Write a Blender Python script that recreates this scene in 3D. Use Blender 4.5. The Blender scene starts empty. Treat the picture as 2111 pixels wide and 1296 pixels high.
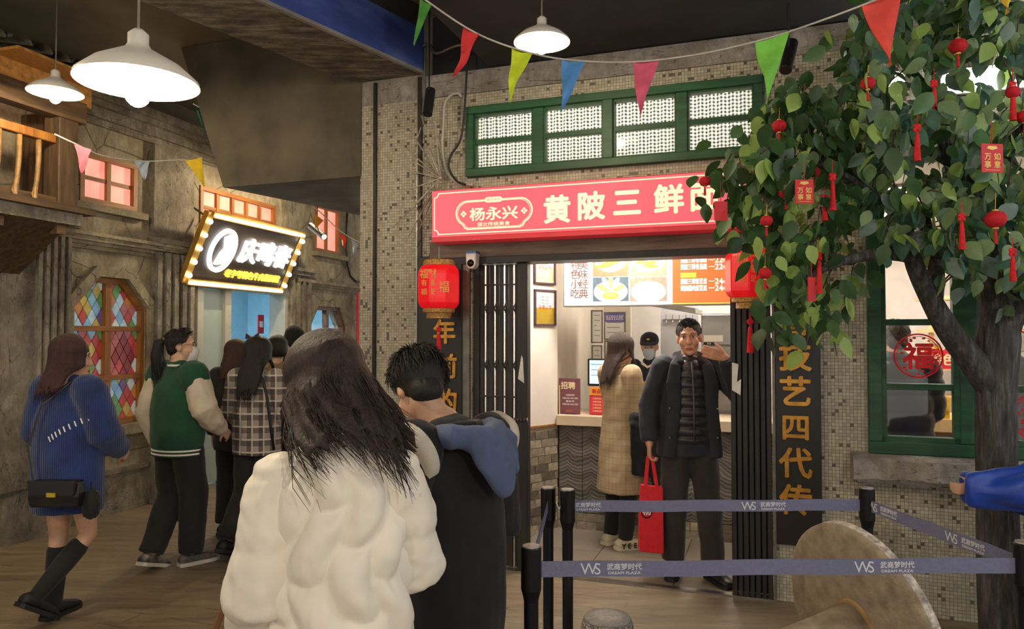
import bpy, bmesh, math, random
from mathutils import Vector as V, Matrix as M, noise
PI = math.pi
RND = random.Random(7)
SC = bpy.context.scene
C = SC.collection

# ---------------------------------------------------------------- camera, world, exposure
FPX = 1525.0
PITCH = math.atan(42 / FPX)
CAM = V((0, 0, 1.6))
_cd = bpy.data.cameras.new('camera'); _cam = bpy.data.objects.new('camera', _cd); C.objects.link(_cam)
_cd.sensor_width = 36; _cd.lens = 36 * FPX / 2111; _cd.clip_start = .05; _cd.clip_end = 100
_cam.location = CAM; _cam.rotation_euler = (PI / 2 + PITCH, 0, 0)
SC.camera = _cam
_w = bpy.data.worlds.new('world'); SC.world = _w; _w.use_nodes = True
_bg = _w.node_tree.nodes['Background']; _bg.inputs[0].default_value = (1, .95, .88, 1); _bg.inputs[1].default_value = .34
SC.view_settings.view_transform = 'Standard'; SC.view_settings.look = 'None'
SC.view_settings.exposure = 1.35; SC.view_settings.gamma = 1; SC.view_settings.use_curve_mapping = False

def ray(px, py):
    xc = (px - 1055.5) / FPX; yc = (648 - py) / FPX
    f = V((0, math.cos(PITCH), math.sin(PITCH))); u = V((0, -math.sin(PITCH), math.cos(PITCH)))
    return f + u * yc + V((1, 0, 0)) * xc
def P(px, py, Y):
    d = ray(px, py); return CAM + d * (Y / d.y)
def Pz(px, py, z=0):
    d = ray(px, py); return CAM + d * ((z - CAM.z) / d.z)

class Frame:
    def __init__(s, ox, oy, deg):
        s.mat = M.Translation((ox, oy, 0)) @ M.Rotation(math.radians(deg), 4, 'Z'); s.inv = s.mat.inverted(); s.deg = deg
    def pick(s, px, py, y=0):            # pixel -> (x, z) on the plane y of this frame
        a = s.inv @ CAM; d = s.inv.to_3x3() @ ray(px, py); q = a + d * ((y - a.y) / d.y)
        return q.x, q.z
    def x(s, px, y=0, py=690): return s.pick(px, py, y)[0]
    def z(s, px, py, y=0): return s.pick(px, py, y)[1]
    def loc(s, p): return s.inv @ V(p)
WD = Frame(0, 0, 0)
SH = Frame(0, 5.073, -19.5)              # front of the noodle shop: x to the right, y into the shop
LF = Frame(-4.1, 5.0, 73.3)              # facade across the lane

# ---------------------------------------------------------------- scratch scene for baking modifiers and text
_tmp = bpy.data.scenes.new('scratch')
def baked(data, mods=()):
    o = bpy.data.objects.new('scratch', data); _tmp.collection.objects.link(o)
    for t, kw in mods:
        m = o.modifiers.new(t, t)
        for k, v in kw.items(): setattr(m, k, v)
    vl = _tmp.view_layers[0]; vl.update()
    me = bpy.data.meshes.new_from_object(o.evaluated_get(vl.depsgraph))
    bpy.data.objects.remove(o)
    return me

# ---------------------------------------------------------------- materials
def lin(h):
    if not isinstance(h, str): return tuple(h) + (1,) if len(h) == 3 else tuple(h)
    h = h.lstrip('#'); r = []
    for i in (0, 2, 4):
        c = int(h[i:i + 2], 16) / 255; r.append(c / 12.92 if c <= .04045 else ((c + .055) / 1.055) ** 2.4)
    return tuple(r) + (1,)
class NT:
    def __init__(s, name):
        s.m = bpy.data.materials.new(name); s.m.use_nodes = True; s.t = s.m.node_tree; s.b = s.t.nodes['Principled BSDF']
        s.co = None
    def set(s, sock, v):
        if hasattr(v, 'is_linked') or hasattr(v, 'links'): s.t.links.new(v, sock)
        else: sock.default_value = v
    def node(s, typ, ins=None, out=0, **kw):
        n = s.t.nodes.new(typ)
        for k, v in kw.items(): setattr(n, k, v)
        for k, v in (ins or {}).items(): s.set(n.inputs[k], v)
        return n.outputs[out]
    def math(s, op, a, b=0.0, c=None):
        d = {0: a, 1: b}
        if c is not None: d[2] = c
        return s.node('ShaderNodeMath', d, operation=op)
    def obj(s):
        if s.co is None: s.co = s.node('ShaderNodeTexCoord', out=3)
        return s.co
    def xyz(s):
        n = s.t.nodes.new('ShaderNodeSeparateXYZ'); s.t.links.new(s.obj(), n.inputs[0]); return n.outputs
    def scaled(s, v):
        return s.node('ShaderNodeMapping', {0: s.obj(), 3: v})
    def noise(s, scale=5, detail=4, vec=None, rough=.55):
        return s.node('ShaderNodeTexNoise', {'Vector': vec or s.obj(), 'Scale': scale, 'Detail': detail, 'Roughness': rough})
    def ramp(s, f, stops):
        n = s.t.nodes.new('ShaderNodeValToRGB'); e = n.color_ramp.elements
        while len(e) < len(stops): e.new(.5)
        for i, (p, c) in enumerate(stops): e[i].position = p; e[i].color = lin(c)
        s.t.links.new(f, n.inputs[0]); return n.outputs[0]
    def mix(s, f, a, b, blend='MIX'):
        n = s.t.nodes.new('ShaderNodeMix'); n.data_type = 'RGBA'; n.blend_type = blend
        for k, v in ((0, f), (6, a), (7, b)): s.set(n.inputs[k], lin(v) if isinstance(v, (str, tuple)) else v)
        return n.outputs[2]
    def color(s, v): s.set(s.b.inputs['Base Color'], lin(v) if isinstance(v, (str, tuple)) else v)
    def p(s, **kw):
        names = dict(rough='Roughness', metal='Metallic', trans='Transmission Weight', ior='IOR', alpha='Alpha', spec='Specular IOR Level', sheen='Sheen Weight', coat='Coat Weight', sub='Subsurface Weight')
        for k, v in kw.items(): s.set(s.b.inputs[names[k]], v)
    def bump(s, h, st=.3, dist=.01):
        s.set(s.b.inputs['Normal'], s.node('ShaderNodeBump', {'Height': h, 'Strength': st, 'Distance': dist}))
    def emit(s, c, st):
        s.set(s.b.inputs['Emission Color'], lin(c) if isinstance(c, (str, tuple)) else c); s.set(s.b.inputs['Emission Strength'], st)
MATS = {}
def mk(name, col, rough=.6, metal=0, var=.12, vs=6, bump=0, bs=60, emit=0, ecol=None, stretch=None, trans=0, alpha=1, spec=.5, sheen=0, bdist=.01, sub=0):
    if name in MATS: return MATS[name]
    n = NT(name); c = lin(col)
    vec = n.scaled(stretch) if stretch else None
    if var:
        f = n.noise(vs, 5, vec)
        lo = tuple(max(0, x * (1 - 2 * var)) for x in c[:3]); hi = tuple(min(1, x * (1 + 2 * var)) for x in c[:3])
        n.color(n.ramp(f, [(.3, lo), (.7, hi)]))
    else: n.color(c)
    n.p(rough=rough, metal=metal, trans=trans, alpha=alpha, spec=spec, sheen=sheen, sub=sub)
    if bump: n.bump(n.noise(bs, 4, vec), bump, bdist)
    if emit: n.emit(ecol or col, emit)
    MATS[name] = n.m
    return n.m

# ---------------------------------------------------------------- mesh building
BASE = {}
class MB:
    def __init__(s): s.v = []; s.f = []; s.mi = []; s.cur = 0
    def add(s, vs, fs):
        k = len(s.v); s.v += [V(p) for p in vs]; s.f += [tuple(i + k for i in f) for f in fs]; s.mi += [s.cur] * len(fs); return s
    def box(s, x0, x1, y0, y1, z0, z1):
        if x0 > x1: x0, x1 = x1, x0
        if y0 > y1: y0, y1 = y1, y0
        if z0 > z1: z0, z1 = z1, z0
        return s.add([(x0, y0, z0), (x1, y0, z0), (x1, y1, z0), (x0, y1, z0), (x0, y0, z1), (x1, y0, z1), (x1, y1, z1), (x0, y1, z1)],
              [(3, 2, 1, 0), (4, 5, 6, 7), (0, 1, 5, 4), (1, 2, 6, 5), (2, 3, 7, 6), (3, 0, 4, 7)])
    def prism(s, poly, y0, y1):          # poly in (x, z), extruded along y
        a = sum(poly[i][0] * poly[(i + 1) % len(poly)][1] - poly[(i + 1) % len(poly)][0] * poly[i][1] for i in range(len(poly)))
        if a < 0: poly = poly[::-1]
        n = len(poly)
        return s.add([(x, y0, z) for x, z in poly] + [(x, y1, z) for x, z in poly],
              [tuple(range(n)), tuple(range(2 * n - 1, n - 1, -1))] + [((i + 1) % n, i, n + i, n + (i + 1) % n) for i in range(n)])
    def slab(s, poly, z0, z1):           # poly in (x, y), extruded along z
        a = sum(poly[i][0] * poly[(i + 1) % len(poly)][1] - poly[(i + 1) % len(poly)][0] * poly[i][1] for i in range(len(poly)))
        if a < 0: poly = poly[::-1]
        n = len(poly)
        return s.add([(x, y, z0) for x, y in poly] + [(x, y, z1) for x, y in poly],
              [tuple(range(n - 1, -1, -1)), tuple(range(n, 2 * n))] + [(i, (i + 1) % n, n + (i + 1) % n, n + i) for i in range(n)])
    def loft(s, rings, cap=True, closed=True):
        n = len(rings[0]); vs = [p for r in rings for p in r]; fs = []
        for j in range(len(rings) - 1):
            for i in range(n if closed else n - 1):
                a = j * n + i; b = j * n + (i + 1) % n
                fs.append((a, b, b + n, a + n))
        if cap and closed: fs += [tuple(range(n - 1, -1, -1)), tuple(range((len(rings) - 1) * n, len(rings) * n))]
        return s.add(vs, fs)
    def tube(s, pts, r, n=8, ry=None, side=None, cap=True):
        pts = [V(p) for p in pts]; m = len(pts)
        rs = [r] * m if not isinstance(r, (list, tuple)) else list(r)
        rys = rs if ry is None else ([ry] * m if not isinstance(ry, (list, tuple)) else list(ry))
        rings = []; ref = V(side) if side else None
        for i in range(m):
            t = (pts[min(i + 1, m - 1)] - pts[max(i - 1, 0)])
            t = t.normalized() if t.length > 1e-9 else V((0, 0, 1))
            if ref is None: ref = t.orthogonal()
            a = ref - t * ref.dot(t)
            if a.length < 1e-6: a = t.orthogonal()
            a.normalize(); b = t.cross(a)
            if side is None: ref = a
            rings.append([pts[i] + a * (rs[i] * math.cos(2 * PI * k / n)) + b * (rys[i] * math.sin(2 * PI * k / n)) for k in range(n)])
        return s.loft(rings, cap)
    def capsule(s, pts, rs, n=12, rys=None, side=None, f0=1, f1=1):   # tapered chain with rounded ends
        pts = [V(p) for p in pts]; rs = list(rs); rys = list(rys) if rys else list(rs)
        d0 = (pts[0] - pts[1]).normalized(); d1 = (pts[-1] - pts[-2]).normalized()
        h = [(.5, .866), (.85, .527), (.985, .17)]
        e0 = min(rs[0], rys[0]) * f0; e1 = min(rs[-1], rys[-1]) * f1
        A = [(pts[0] + d0 * e0 * a, rs[0] * b, rys[0] * b) for a, b in reversed(h)]
        B = [(pts[-1] + d1 * e1 * a, rs[-1] * b, rys[-1] * b) for a, b in h]
        L = A + list(zip(pts, rs, rys)) + B
        return s.tube([l[0] for l in L], [l[1] for l in L], n, [l[2] for l in L], side)
    def ball(s, c, r, nu=14, nv=9, mat=None):
        c = V(c); r = (r, r, r) if not isinstance(r, (tuple, list)) else r; vs = []; fs = []
        for j in range(nv + 1):
            t = PI * j / nv
            for i in range(nu):
                a = 2 * PI * i / nu; q = V((math.sin(t) * math.cos(a) * r[0], math.sin(t) * math.sin(a) * r[1], -math.cos(t) * r[2]))
                vs.append(c + (mat @ q if mat else q))
        for j in range(nv):
            for i in range(nu):
                a = j * nu + i; b = j * nu + (i + 1) % nu; fs.append((a, b, b + nu, a + nu))
        return s.add(vs, fs)
    def lathe(s, prof, c=(0, 0, 0), n=24, cap=True, mat=None):
        c = V(c); rings = []
        for r, z in prof:
            rings.append([c + ((mat @ V((r * math.cos(2 * PI * k / n), r * math.sin(2 * PI * k / n), z))) if mat else V((r * math.cos(2 * PI * k / n), r * math.sin(2 * PI * k / n), z))) for k in range(n)])
        return s.loft(rings, cap)
    def grid(s, fn, nu, nv):
        return s.loft([[V(fn(i / nu, j / nv)) for i in range(nu + 1)] for j in range(nv + 1)], False, False)
    def bbox(s):
        return V([min(p[i] for p in s.v) for i in range(3)]), V([max(p[i] for p in s.v) for i in range(3)])
    def mesh(s, name, mats, base=V((0, 0, 0)), smooth=False, bevel=0, merge=False):
        me = bpy.data.meshes.new(name); me.from_pydata([p - base for p in s.v], [], s.f)
        for m in (mats if isinstance(mats, (list, tuple)) else [mats]):
            if m: me.materials.append(m)
        if any(s.mi): me.polygons.foreach_set('material_index', s.mi)
        if bevel or merge:
            bm = bmesh.new(); bm.from_mesh(me)
            if merge: bmesh.ops.remove_doubles(bm, verts=bm.verts, dist=1e-5)
            if bevel: bmesh.ops.bevel(bm, geom=bm.edges[:], offset=bevel, segments=1, affect='EDGES', clamp_overlap=True)
            bm.to_mesh(me); bm.free()
        if smooth: me.polygons.foreach_set('use_smooth', [True] * len(me.polygons))
        me.update(); return me
    def build(s, name, mats, parent=None, fr=WD, label=None, cat=None, group=None, kind=None, smooth=False, bevel=0, merge=False):
        if parent is not None: base = BASE[parent.name]
        else:
            a, b = s.bbox(); base = V(((a.x + b.x) / 2, (a.y + b.y) / 2, a.z))
        me = s.mesh(name, mats, base, smooth, bevel, merge)
        return link(name, me, parent, fr, base, label, cat, group, kind)
def link(name, me, parent=None, fr=WD, base=V((0, 0, 0)), label=None, cat=None, group=None, kind=None):
    o = bpy.data.objects.new(name, me); C.objects.link(o)
    if parent is not None: o.parent = parent
    else: o.matrix_world = fr.mat @ M.Translation(base)
    BASE[o.name] = V(base)
    tag(o, label, cat, group, kind); return o
def tag(o, label=None, cat=None, group=None, kind=None):
    if label: o['label'] = label
    if cat: o['category'] = cat
    if group: o['group'] = group
    if kind: o['kind'] = kind
    return o
def thing(name, label, cat, base=(0, 0, 0), fr=WD, group=None, kind=None):
    o = bpy.data.objects.new(name, None); C.objects.link(o); o.empty_display_size = .1
    o.matrix_world = fr.mat @ M.Translation(V(base)); BASE[o.name] = V(base)
    return tag(o, label, cat, group, kind)
def piece(name, me, parent, loc, rot=(0, 0, 0), scale=None):   # shared mesh data
    o = bpy.data.objects.new(name, me); C.objects.link(o); o.parent = parent
    o.location = V(loc) - BASE[parent.name]; o.rotation_euler = rot
    if scale: o.scale = scale
    BASE[o.name] = V(loc); return o
def copy_tree(o, parent=None, mw=None):
    c = o.copy(); C.objects.link(c); BASE[c.name] = BASE[o.name]; c.parent = parent
    if mw is not None: c.matrix_world = mw
    for ch in [x for x in bpy.data.objects if x.parent == o]: copy_tree(ch, c)
    return c
def B(): return MB()
def rect(x0, x1, z0, z1): return [(x0, z0), (x1, z0), (x1, z1), (x0, z1)]
def holed(mb, x0, x1, z0, z1, y0, y1, holes):    # a wall with rectangular openings, without seams across the openings
    xs = sorted({x0, x1} | {h[0] for h in holes} | {h[1] for h in holes}); xs = [x for x in xs if x0 <= x <= x1]
    for a, b in zip(xs, xs[1:]):
        m = (a + b) / 2; hs = sorted((h[2], h[3]) for h in holes if h[0] < m < h[1]); z = z0
        for p, q in hs:
            if p > z + 1e-6: mb.box(a, b, y0, y1, z, p)
            z = max(z, q)
        if z1 > z + 1e-6: mb.box(a, b, y0, y1, z, z1)
    return mb
_tc = {}
def glyphs(s, bold=0, depth=.1, res=3):
    k = (s, bold, depth)
    if k not in _tc:
        c = bpy.data.curves.new('t', 'FONT'); c.body = s; c.size = 1; c.resolution_u = res; c.offset = bold; c.extrude = depth
        me = baked(c); vs = [v.co.copy() for v in me.vertices]; fs = [tuple(p.vertices) for p in me.polygons]; bpy.data.meshes.remove(me)
        _tc[k] = (vs, fs)
    return _tc[k]
def lettering(s, parent, x, z, h, y, mat, bold=0, depth=.004, w=None, rot=0, name='lettering', fr=None, mb=None, col=False, sk=0):
    # text centred on (x, z), face at y (depth goes towards -y); h = glyph height, w = fixed total width
    out = mb or B()
    chars = [s] if not col else list(s)
    for i, t in enumerate(chars):
        vs, fs = glyphs(t)
        if not vs: continue
        x0 = min(v.x for v in vs); x1 = max(v.x for v in vs); y0 = min(v.y for v in vs); y1 = max(v.y for v in vs)
        sy = h / .92 if any(ord(q) > 0x2e80 for q in t) else h / (y1 - y0)
        cy = (.38 if any(ord(q) > 0x2e80 for q in t) else (y0 + y1) / 2)
        sx = w / (x1 - x0) if (w and not col) else sy
        zz = z if not col else z - (i - (len(chars) - 1) / 2) * col
        q = []
        for v in vs:
            a = (v.x - (x0 + x1) / 2) * sx; b = (v.y - cy) * sy; a += b * sk
            q.append((x + a * math.cos(rot) - b * math.sin(rot), y - depth * (v.z + .1) / .2, zz + a * math.sin(rot) + b * math.cos(rot)))
        sh = [(0, 0)] if bold < .015 else [(math.cos(g) * bold * sy, math.sin(g) * bold * sy) for g in (.4, 1.45, 2.5, 3.54, 4.6, 5.65)]
        for k, (dx, dz) in enumerate(sh): out.add([(p_[0] + dx, p_[1] - k * depth * .004, p_[2] + dz) for p_ in q], fs)
    if mb is not None: return mb
    return out.build(name, mat, parent, fr or WD)

# ================================================================ shared materials
def mosaic_mat():
    n = NT('mosaic_tiles'); x, y, z = n.xyz()
    s = 1 / .0200
    u = n.math('MULTIPLY', n.math('ADD', x, y), s); v = n.math('MULTIPLY', z, s)
    cell = n.node('ShaderNodeCombineXYZ', {0: n.math('FLOOR', u), 1: n.math('FLOOR', v)})
    wn = n.node('ShaderNodeTexWhiteNoise', {0: cell}, noise_dimensions='3D')
    big = n.noise(2.2, 4)
    tile = n.ramp(wn, [(0, '#a69d88'), (.45, '#b8b09c'), (.92, '#a09884'), (.945, '#544c40'), (1, '#463f36')])
    tile.node.color_ramp.interpolation = 'CONSTANT'
    tile = n.mix(n.ramp(big, [(.35, '#000000'), (.75, '#ffffff')]), tile, n.mix(.35, tile, '#8d8a80'))
    def edge(t):
        f = n.math('FRACT', t); return n.math('MINIMUM', f, n.math('SUBTRACT', 1.0, f))
    e = n.math('MINIMUM', edge(u), edge(v))
    g = n.math('LESS_THAN', e, .055)
    n.color(n.mix(g, tile, '#6d6653')); n.p(rough=n.math('MULTIPLY_ADD', g, .4, .35))
    n.bump(n.math('SMOOTH_MIN', n.math('MULTIPLY', e, 6), 1.0, .2), .35, .003)
    return n.m
MOSAIC = mosaic_mat()
def plaster_mat(name, a, b, c, sc=1.0):
    n = NT(name); f = n.noise(2.2 * sc, 8, None, .65); g = n.noise(9 * sc, 6, n.scaled((1, 1, .45)), .7)
    col = n.ramp(f, [(.3, a), (.52, b), (.72, c)])
    col = n.mix(n.ramp(g, [(.42, '#000000'), (.62, '#ffffff')]), col, n.mix(.55, col, a))
    vo = n.node('ShaderNodeTexVoronoi', {'Vector': n.node('ShaderNodeVectorMath', {0: n.obj(), 1: n.node('ShaderNodeTexNoise', {'Scale': 3.0}, 1)}, operation='ADD'), 'Scale': 1.6}, feature='DISTANCE_TO_EDGE')
    cr = n.math('LESS_THAN', vo, .008)
    n.color(n.mix(n.math('MULTIPLY', cr, .6), col, '#2a251d')); n.p(rough=.9)
    n.bump(n.math('ADD', n.math('MULTIPLY', g, 1.0), n.noise(35 * sc, 5)), .55, .02)
    return n.m
PLASTER = plaster_mat('aged_plaster', '#6a604e', '#a39881', '#c4b99f')
PLASTERD = plaster_mat('weathered_render', '#575045', '#8f8778', '#b3aa99', 1.6)
CONC = plaster_mat('rough_concrete', '#6f675d', '#98918a', '#b5afa6', 2.5)
def floor_mat():
    n = NT('stamped_concrete_floor'); v = n.node('ShaderNodeMapping', {0: n.obj(), 2: (0, 0, .34), 3: (1, 7, 1)})
    f = n.noise(1.6, 8, v, .7); g = n.noise(.9, 5); sc = n.noise(14, 6, v, .75)
    col = n.ramp(f, [(.25, '#574a38'), (.5, '#83725a'), (.78, '#a8967a')])
    col = n.mix(n.ramp(g, [(.35, '#000000'), (.7, '#ffffff')]), col, n.mix(.5, col, '#5b5140'))
    u = n.node('ShaderNodeTexBrick', {'Vector': n.node('ShaderNodeMapping', {0: n.node('ShaderNodeVectorMath', {0: n.obj(), 1: n.node('ShaderNodeVectorMath', {0: n.node('ShaderNodeTexNoise', {'Scale': 4.0}, 1), 3: .05}, operation='SCALE')}, operation='ADD'), 2: (0, 0, .34)}),
        'Color1': (1, 1, 1, 1), 'Color2': (.85, .85, .85, 1), 'Mortar': (0, 0, 0, 1), 'Scale': 1.0, 'Mortar Size': .006, 'Brick Width': 1.3, 'Row Height': .19}, out=0)
    joint = n.ramp(u, [(.2, '#000000'), (.6, '#ffffff')])
    col = n.mix(n.ramp(n.noise(2.6, 3), [(.45, '#000000'), (.6, '#ffffff')]), col, n.mix(1.0, col, n.mix(.55, '#ffffff', joint), 'MULTIPLY'))
    col = n.mix(n.ramp(sc, [(.52, '#000000'), (.70, '#8c8c8c')]), col, '#c2b294'); col = n.mix(n.ramp(n.noise(7, 8, v, .8), [(.30, '#b0b0b0'), (.42, '#000000')]), col, '#3a3024')
    n.color(col); n.p(rough=n.ramp(sc, [(.3, (.38, .38, .38)), (.7, (.62, .62, .62))]), spec=.45)
    n.bump(n.math('ADD', sc, n.math('MULTIPLY', f, 2)), .35, .012)
    return n.m
FLOOR = floor_mat()
def wood(name, a, b, c, rough=.55, along=2, sc=1.0, bump=.25):
    n = NT(name); k = [9.0, 9.0, 9.0]; k[along] = .9
    f = n.noise(2.5 * sc, 8, n.scaled(tuple(k)), .65)
    n.color(n.ramp(f, [(.28, a), (.5, b), (.72, c)])); n.p(rough=rough); n.bump(f, bump, .006)
    MATS[name] = n.m; return n.m
WOODD = wood('dark_timber', '#2c1f14', '#4d3924', '#6d5335', .7)
WOODX = wood('dark_timber_beam', '#33261a', '#55402b', '#785c3c', .7, 0)
WOODW = wood('window_oak', '#6e4318', '#94602a', '#ad7a3c', .5)
WOODWX = wood('window_oak_rail', '#6e4318', '#94602a', '#ad7a3c', .5, 0)
GREEN = wood('green_painted_wood', '#12351f', '#1b4a2b', '#256039', .5, 0, .7, .12)
BLACKW = wood('black_painted_steel', '#131112', '#1f1b1b', '#2e2828', .5, 2, .8, .15)
BLACK = mk('matte_black', '#141416', .5, var=.1)
CEIL = mk('dark_ceiling_paint', '#857d6a', .9, var=.12, vs=2, bump=.1)
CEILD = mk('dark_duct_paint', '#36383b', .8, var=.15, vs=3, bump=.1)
STEEL = mk('brushed_steel', '#a9a39a', .35, 1, .08, 12)
GALV = mk('dull_grey_steel', '#77726a', .5, .7, .15, 8)
WHITEW = mk('white_painted_wall', '#d9d4cc', .7, var=.03)
REDT = mk('red_tassel_thread', '#c8141c', .8, var=.15, vs=60)
GOLD = mk('gilt_lettering', '#c08a3a', .35, .75, .15, 20)
GOLDP = mk('gold_print', '#d8b45a', .5, .3, .05)
WHITEP = mk('white_print', '#ece8e0', .6, var=0)
CREAMP = mk('cream_print', '#ecdcae', .6, var=0)
REDP = mk('red_print', '#c8121c', .55, var=.04)

# ================================================================ floor, ceiling, beam
B().box(-9, 7.5, -4.5, 13, -.1, 0).build('floor', FLOOR, kind='structure', label='brown stamped concrete floor of the indoor lane')
B().box(-9, 7.5, -4.5, 13, 3.97, 4.1).build('ceiling', CEIL, kind='structure', label='dark painted hall ceiling')
def beam():
    d = V((-.672, -1, 0)).normalized(); nrm = V((-d.y, d.x, 0)) * -1          # points to the lane side (left)
    a = V((-.65, 5.29, 0)); w = .545
    left = V((d.y, -d.x, 0)); left = left if left.x < 0 else -left
    b = a + left * w
    # the far end is cut along the shop wall
    u = V((math.cos(math.radians(-19.5)), math.sin(math.radians(-19.5)), 0))
    far_a = a; far_b = a - u * (w / abs(left.dot(u)))
    na = a + d * 7.5; nb = far_b + d * 7.5
    n = NT('sooty_beam_plaster'); f = n.noise(3, 9, n.scaled((1, 4, 1)), .75)
    n.color(n.ramp(f, [(.35, '#38332c'), (.5, '#6a6254'), (.66, '#a89f8c')])); n.p(rough=.95); n.bump(f, .8, .03)
    bm = B().slab([(p.x, p.y) for p in (far_a, na, nb, far_b)], 3.48, 3.97).build('trim_1', n.m, kind='structure', label='soot-stained ceiling beam running out over the lane')
    n = NT('blue_beam_paint'); f = n.noise(1.5, 6, n.scaled((1, 1, 3)), .6)
    n.color(n.ramp(f, [(.3, '#2c3f86'), (.55, '#4660b0'), (.75, '#6f86c8')])); n.p(rough=.6)
    r = -left * .02
    B().slab([(p.x, p.y) for p in (far_a, na, na + r, far_a + r)], 3.50, 3.80).build('fascia', n.m, bm)
    B().slab([(p.x, p.y) for p in (far_a, na, na + r * 1.4, far_a + r * 1.4)], 3.475, 3.497).build('edge_strip', mk('grey_edge', '#8d8a88', .6), bm)
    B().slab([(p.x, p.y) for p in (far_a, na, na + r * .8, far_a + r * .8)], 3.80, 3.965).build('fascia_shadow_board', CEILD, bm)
beam()
# dropped soffit between the tiled pillar and the lane
def soffit():
    ax, az = SH.pick(460, 386, 0); bx = SH.x(744); tx, tz = SH.pick(404, 200, 0)
    w = lambda x, y, z: SH.mat @ V((x, y, z))
    k = (3.965 - az) / (tz - az); sx = ax + (tx - ax) * k
    A = w(ax, 0, az); Bq = w(bx, 0, az); At = w(sx, 0, 3.965); Bt = w(bx, 0, 3.965)
    Cq = V((-.95, 8.23, az)); Ct = V((-.95, 8.23, 3.965))
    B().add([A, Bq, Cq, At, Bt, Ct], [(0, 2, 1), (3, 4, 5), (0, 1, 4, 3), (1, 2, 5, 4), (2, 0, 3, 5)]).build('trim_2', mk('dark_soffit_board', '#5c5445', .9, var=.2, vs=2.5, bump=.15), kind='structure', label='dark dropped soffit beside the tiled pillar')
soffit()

# ================================================================ shop wall (frame SH)
XL = SH.x(741); XD0 = SH.x(973); XD1 = SH.x(1592); XR = SH.x(2480)
ZLIN = SH.z(1290, 524)
UW = (SH.x(964), SH.x(1578), SH.z(1270, 344), SH.z(1270, 190))        # upper green window
RW = (SH.x(1787), SH.x(2250), SH.z(1890, 936), 2.78)                   # right green window
ZM = SH.z(1270, 158)
w = holed(B(), XL, XR, 0, ZM, 0, .16, [(XD0, XD1, -1, ZLIN), UW, RW])
w.build('wall_front', MOSAIC, fr=SH, kind='structure', label='shop wall of small cream mosaic tiles with dark accents')
w = B().box(SH.x(870), XR, -.015, .16, ZM, 3.46).box(XL, SH.x(870), 0, .16, ZM, 3.48)
w.build('trim_3', CONC, fr=SH, kind='structure', label='grey plaster band above the mosaic wall')
B().box(SH.x(1010), XR, -1.1, .16, 3.47, 3.96).build('trim_4', CEILD, fr=SH, kind='structure', label='dark boxed duct under the ceiling above the shop')
B().box(SH.x(870), SH.x(1010), .16, .2, 3.3, 3.96).build('trim_5', CEILD, fr=SH, kind='structure', label='dark back panel behind the conduits')
# metal edge strips of the pillar panels
for px, wd in ((773, .022), (866, .03)):
    x = SH.x(px); B().box(x - wd / 2, x + wd / 2, -.018, 0, 0, 3.46).build('trim_6', mk('dark_metal_strip', '#3c3833', .4, .8), fr=SH, kind='structure', label='dark metal edge strip on the tiled pillar')
    B().box(x - wd / 2 - .006, x - wd / 2, -.022, 0, 0, 3.46).build('trim_7', STEEL, fr=SH, kind='structure', label='thin bright steel edge beside the dark strip')

# ================================================================ shop interior shell
def tilefloor(i, c):
    n = NT('grey_floor_tile_%d' % i); n.color(n.mix(n.math('MULTIPLY', n.noise(4, 6), .5), c, '#6d6255')); n.p(rough=.25); n.bump(n.noise(9, 3), .04, .004); return n.m
fl = B().slab([(XD0 - .25, .02), (XD1 + .05, .02), (XR, .2), (XR, 3.4), (XD0 - .25, 3.4)], -.05, .003).build('floor', mk('dark_grout', '#4c4740', .9), fr=SH, kind='structure', label='glossy grey tiled floor inside the shop')
_tm = [B().box(-.2975, .2975, -.2975, .2975, -.004, 0).mesh('tile', tilefloor(i, c), bevel=.0015) for i, c in enumerate(('#8b8174', '#80776b', '#938a7d'))]
for i in range(int((XR - XD0) / .6) + 1):
    for j in range(6):
        x = XD0 - .13 + .6 * i; y = .32 + .6 * j
        if y + .3 > 3.35 or x + .3 > XR or (x > XD1 - .2 and j == 0): continue
        piece('tile', _tm[RND.randrange(3)], fl, (x, y, .008))
B().box(XD0, XD1, -.035, .02, 0, .012).build('trim_8', STEEL, fr=SH, kind='structure', label='steel threshold strip at the shop entrance')
ILW = [(-.53, .16), (-.012, 1.17), (-.03, 1.25), (-.03, 3.3)]         # left interior wall line
INW = mk('warm_white_interior_wall', '#ddd3c6', .75, var=.03)
ZC = 2.62
m = B()
(a, b) = ILW[0], ILW[1]
def wseg(p, q, z0, z1, t=.06):
    p = V(p + (0,)); q = V(q + (0,)); d = (q - p).normalized(); nn = V((-d.y, d.x, 0)) * t
    return [(p.x, p.y), (q.x, q.y), (q.x + nn.x, q.y + nn.y), (p.x + nn.x, p.y + nn.y)], z0, z1
B().slab(*wseg(ILW[0], ILW[1], .86, ZC)).build('wall_left', INW, fr=SH, kind='structure', label='plain pinkish white side wall inside the shop')
B().slab(*wseg((-.03, 1.17), ILW[3], 0, ZC)).build('wall_left', mk('beige_kitchen_wall', '#cfc3b0', .7, var=.03), fr=SH, kind='structure', label='beige kitchen wall behind the counter')
B().box(.2, XR, 3.3, 3.38, 0, ZC).build('wall_back', mk('kitchen_back_wall', '#c9c2ba', .7, var=.04), fr=SH, kind='structure', label='pale back wall of the kitchen')
B().box(-.7, XR, .16, 3.38, ZC, ZC + .05).build('ceiling', WHITEW, fr=SH, kind='structure', label='white ceiling inside the shop')
XP = SH.x(1700)
B().box(XP, XP + .06, .6, 3.3, 0, ZC).build('wall_partition', WHITEW, fr=SH, kind='structure', label='white partition between the two rooms of the shop')
B().box(XR - .06, XR, .16, 3.3, 0, ZC).build('wall_right', WHITEW, fr=SH, kind='structure', label='white end wall of the dining room')
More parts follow.
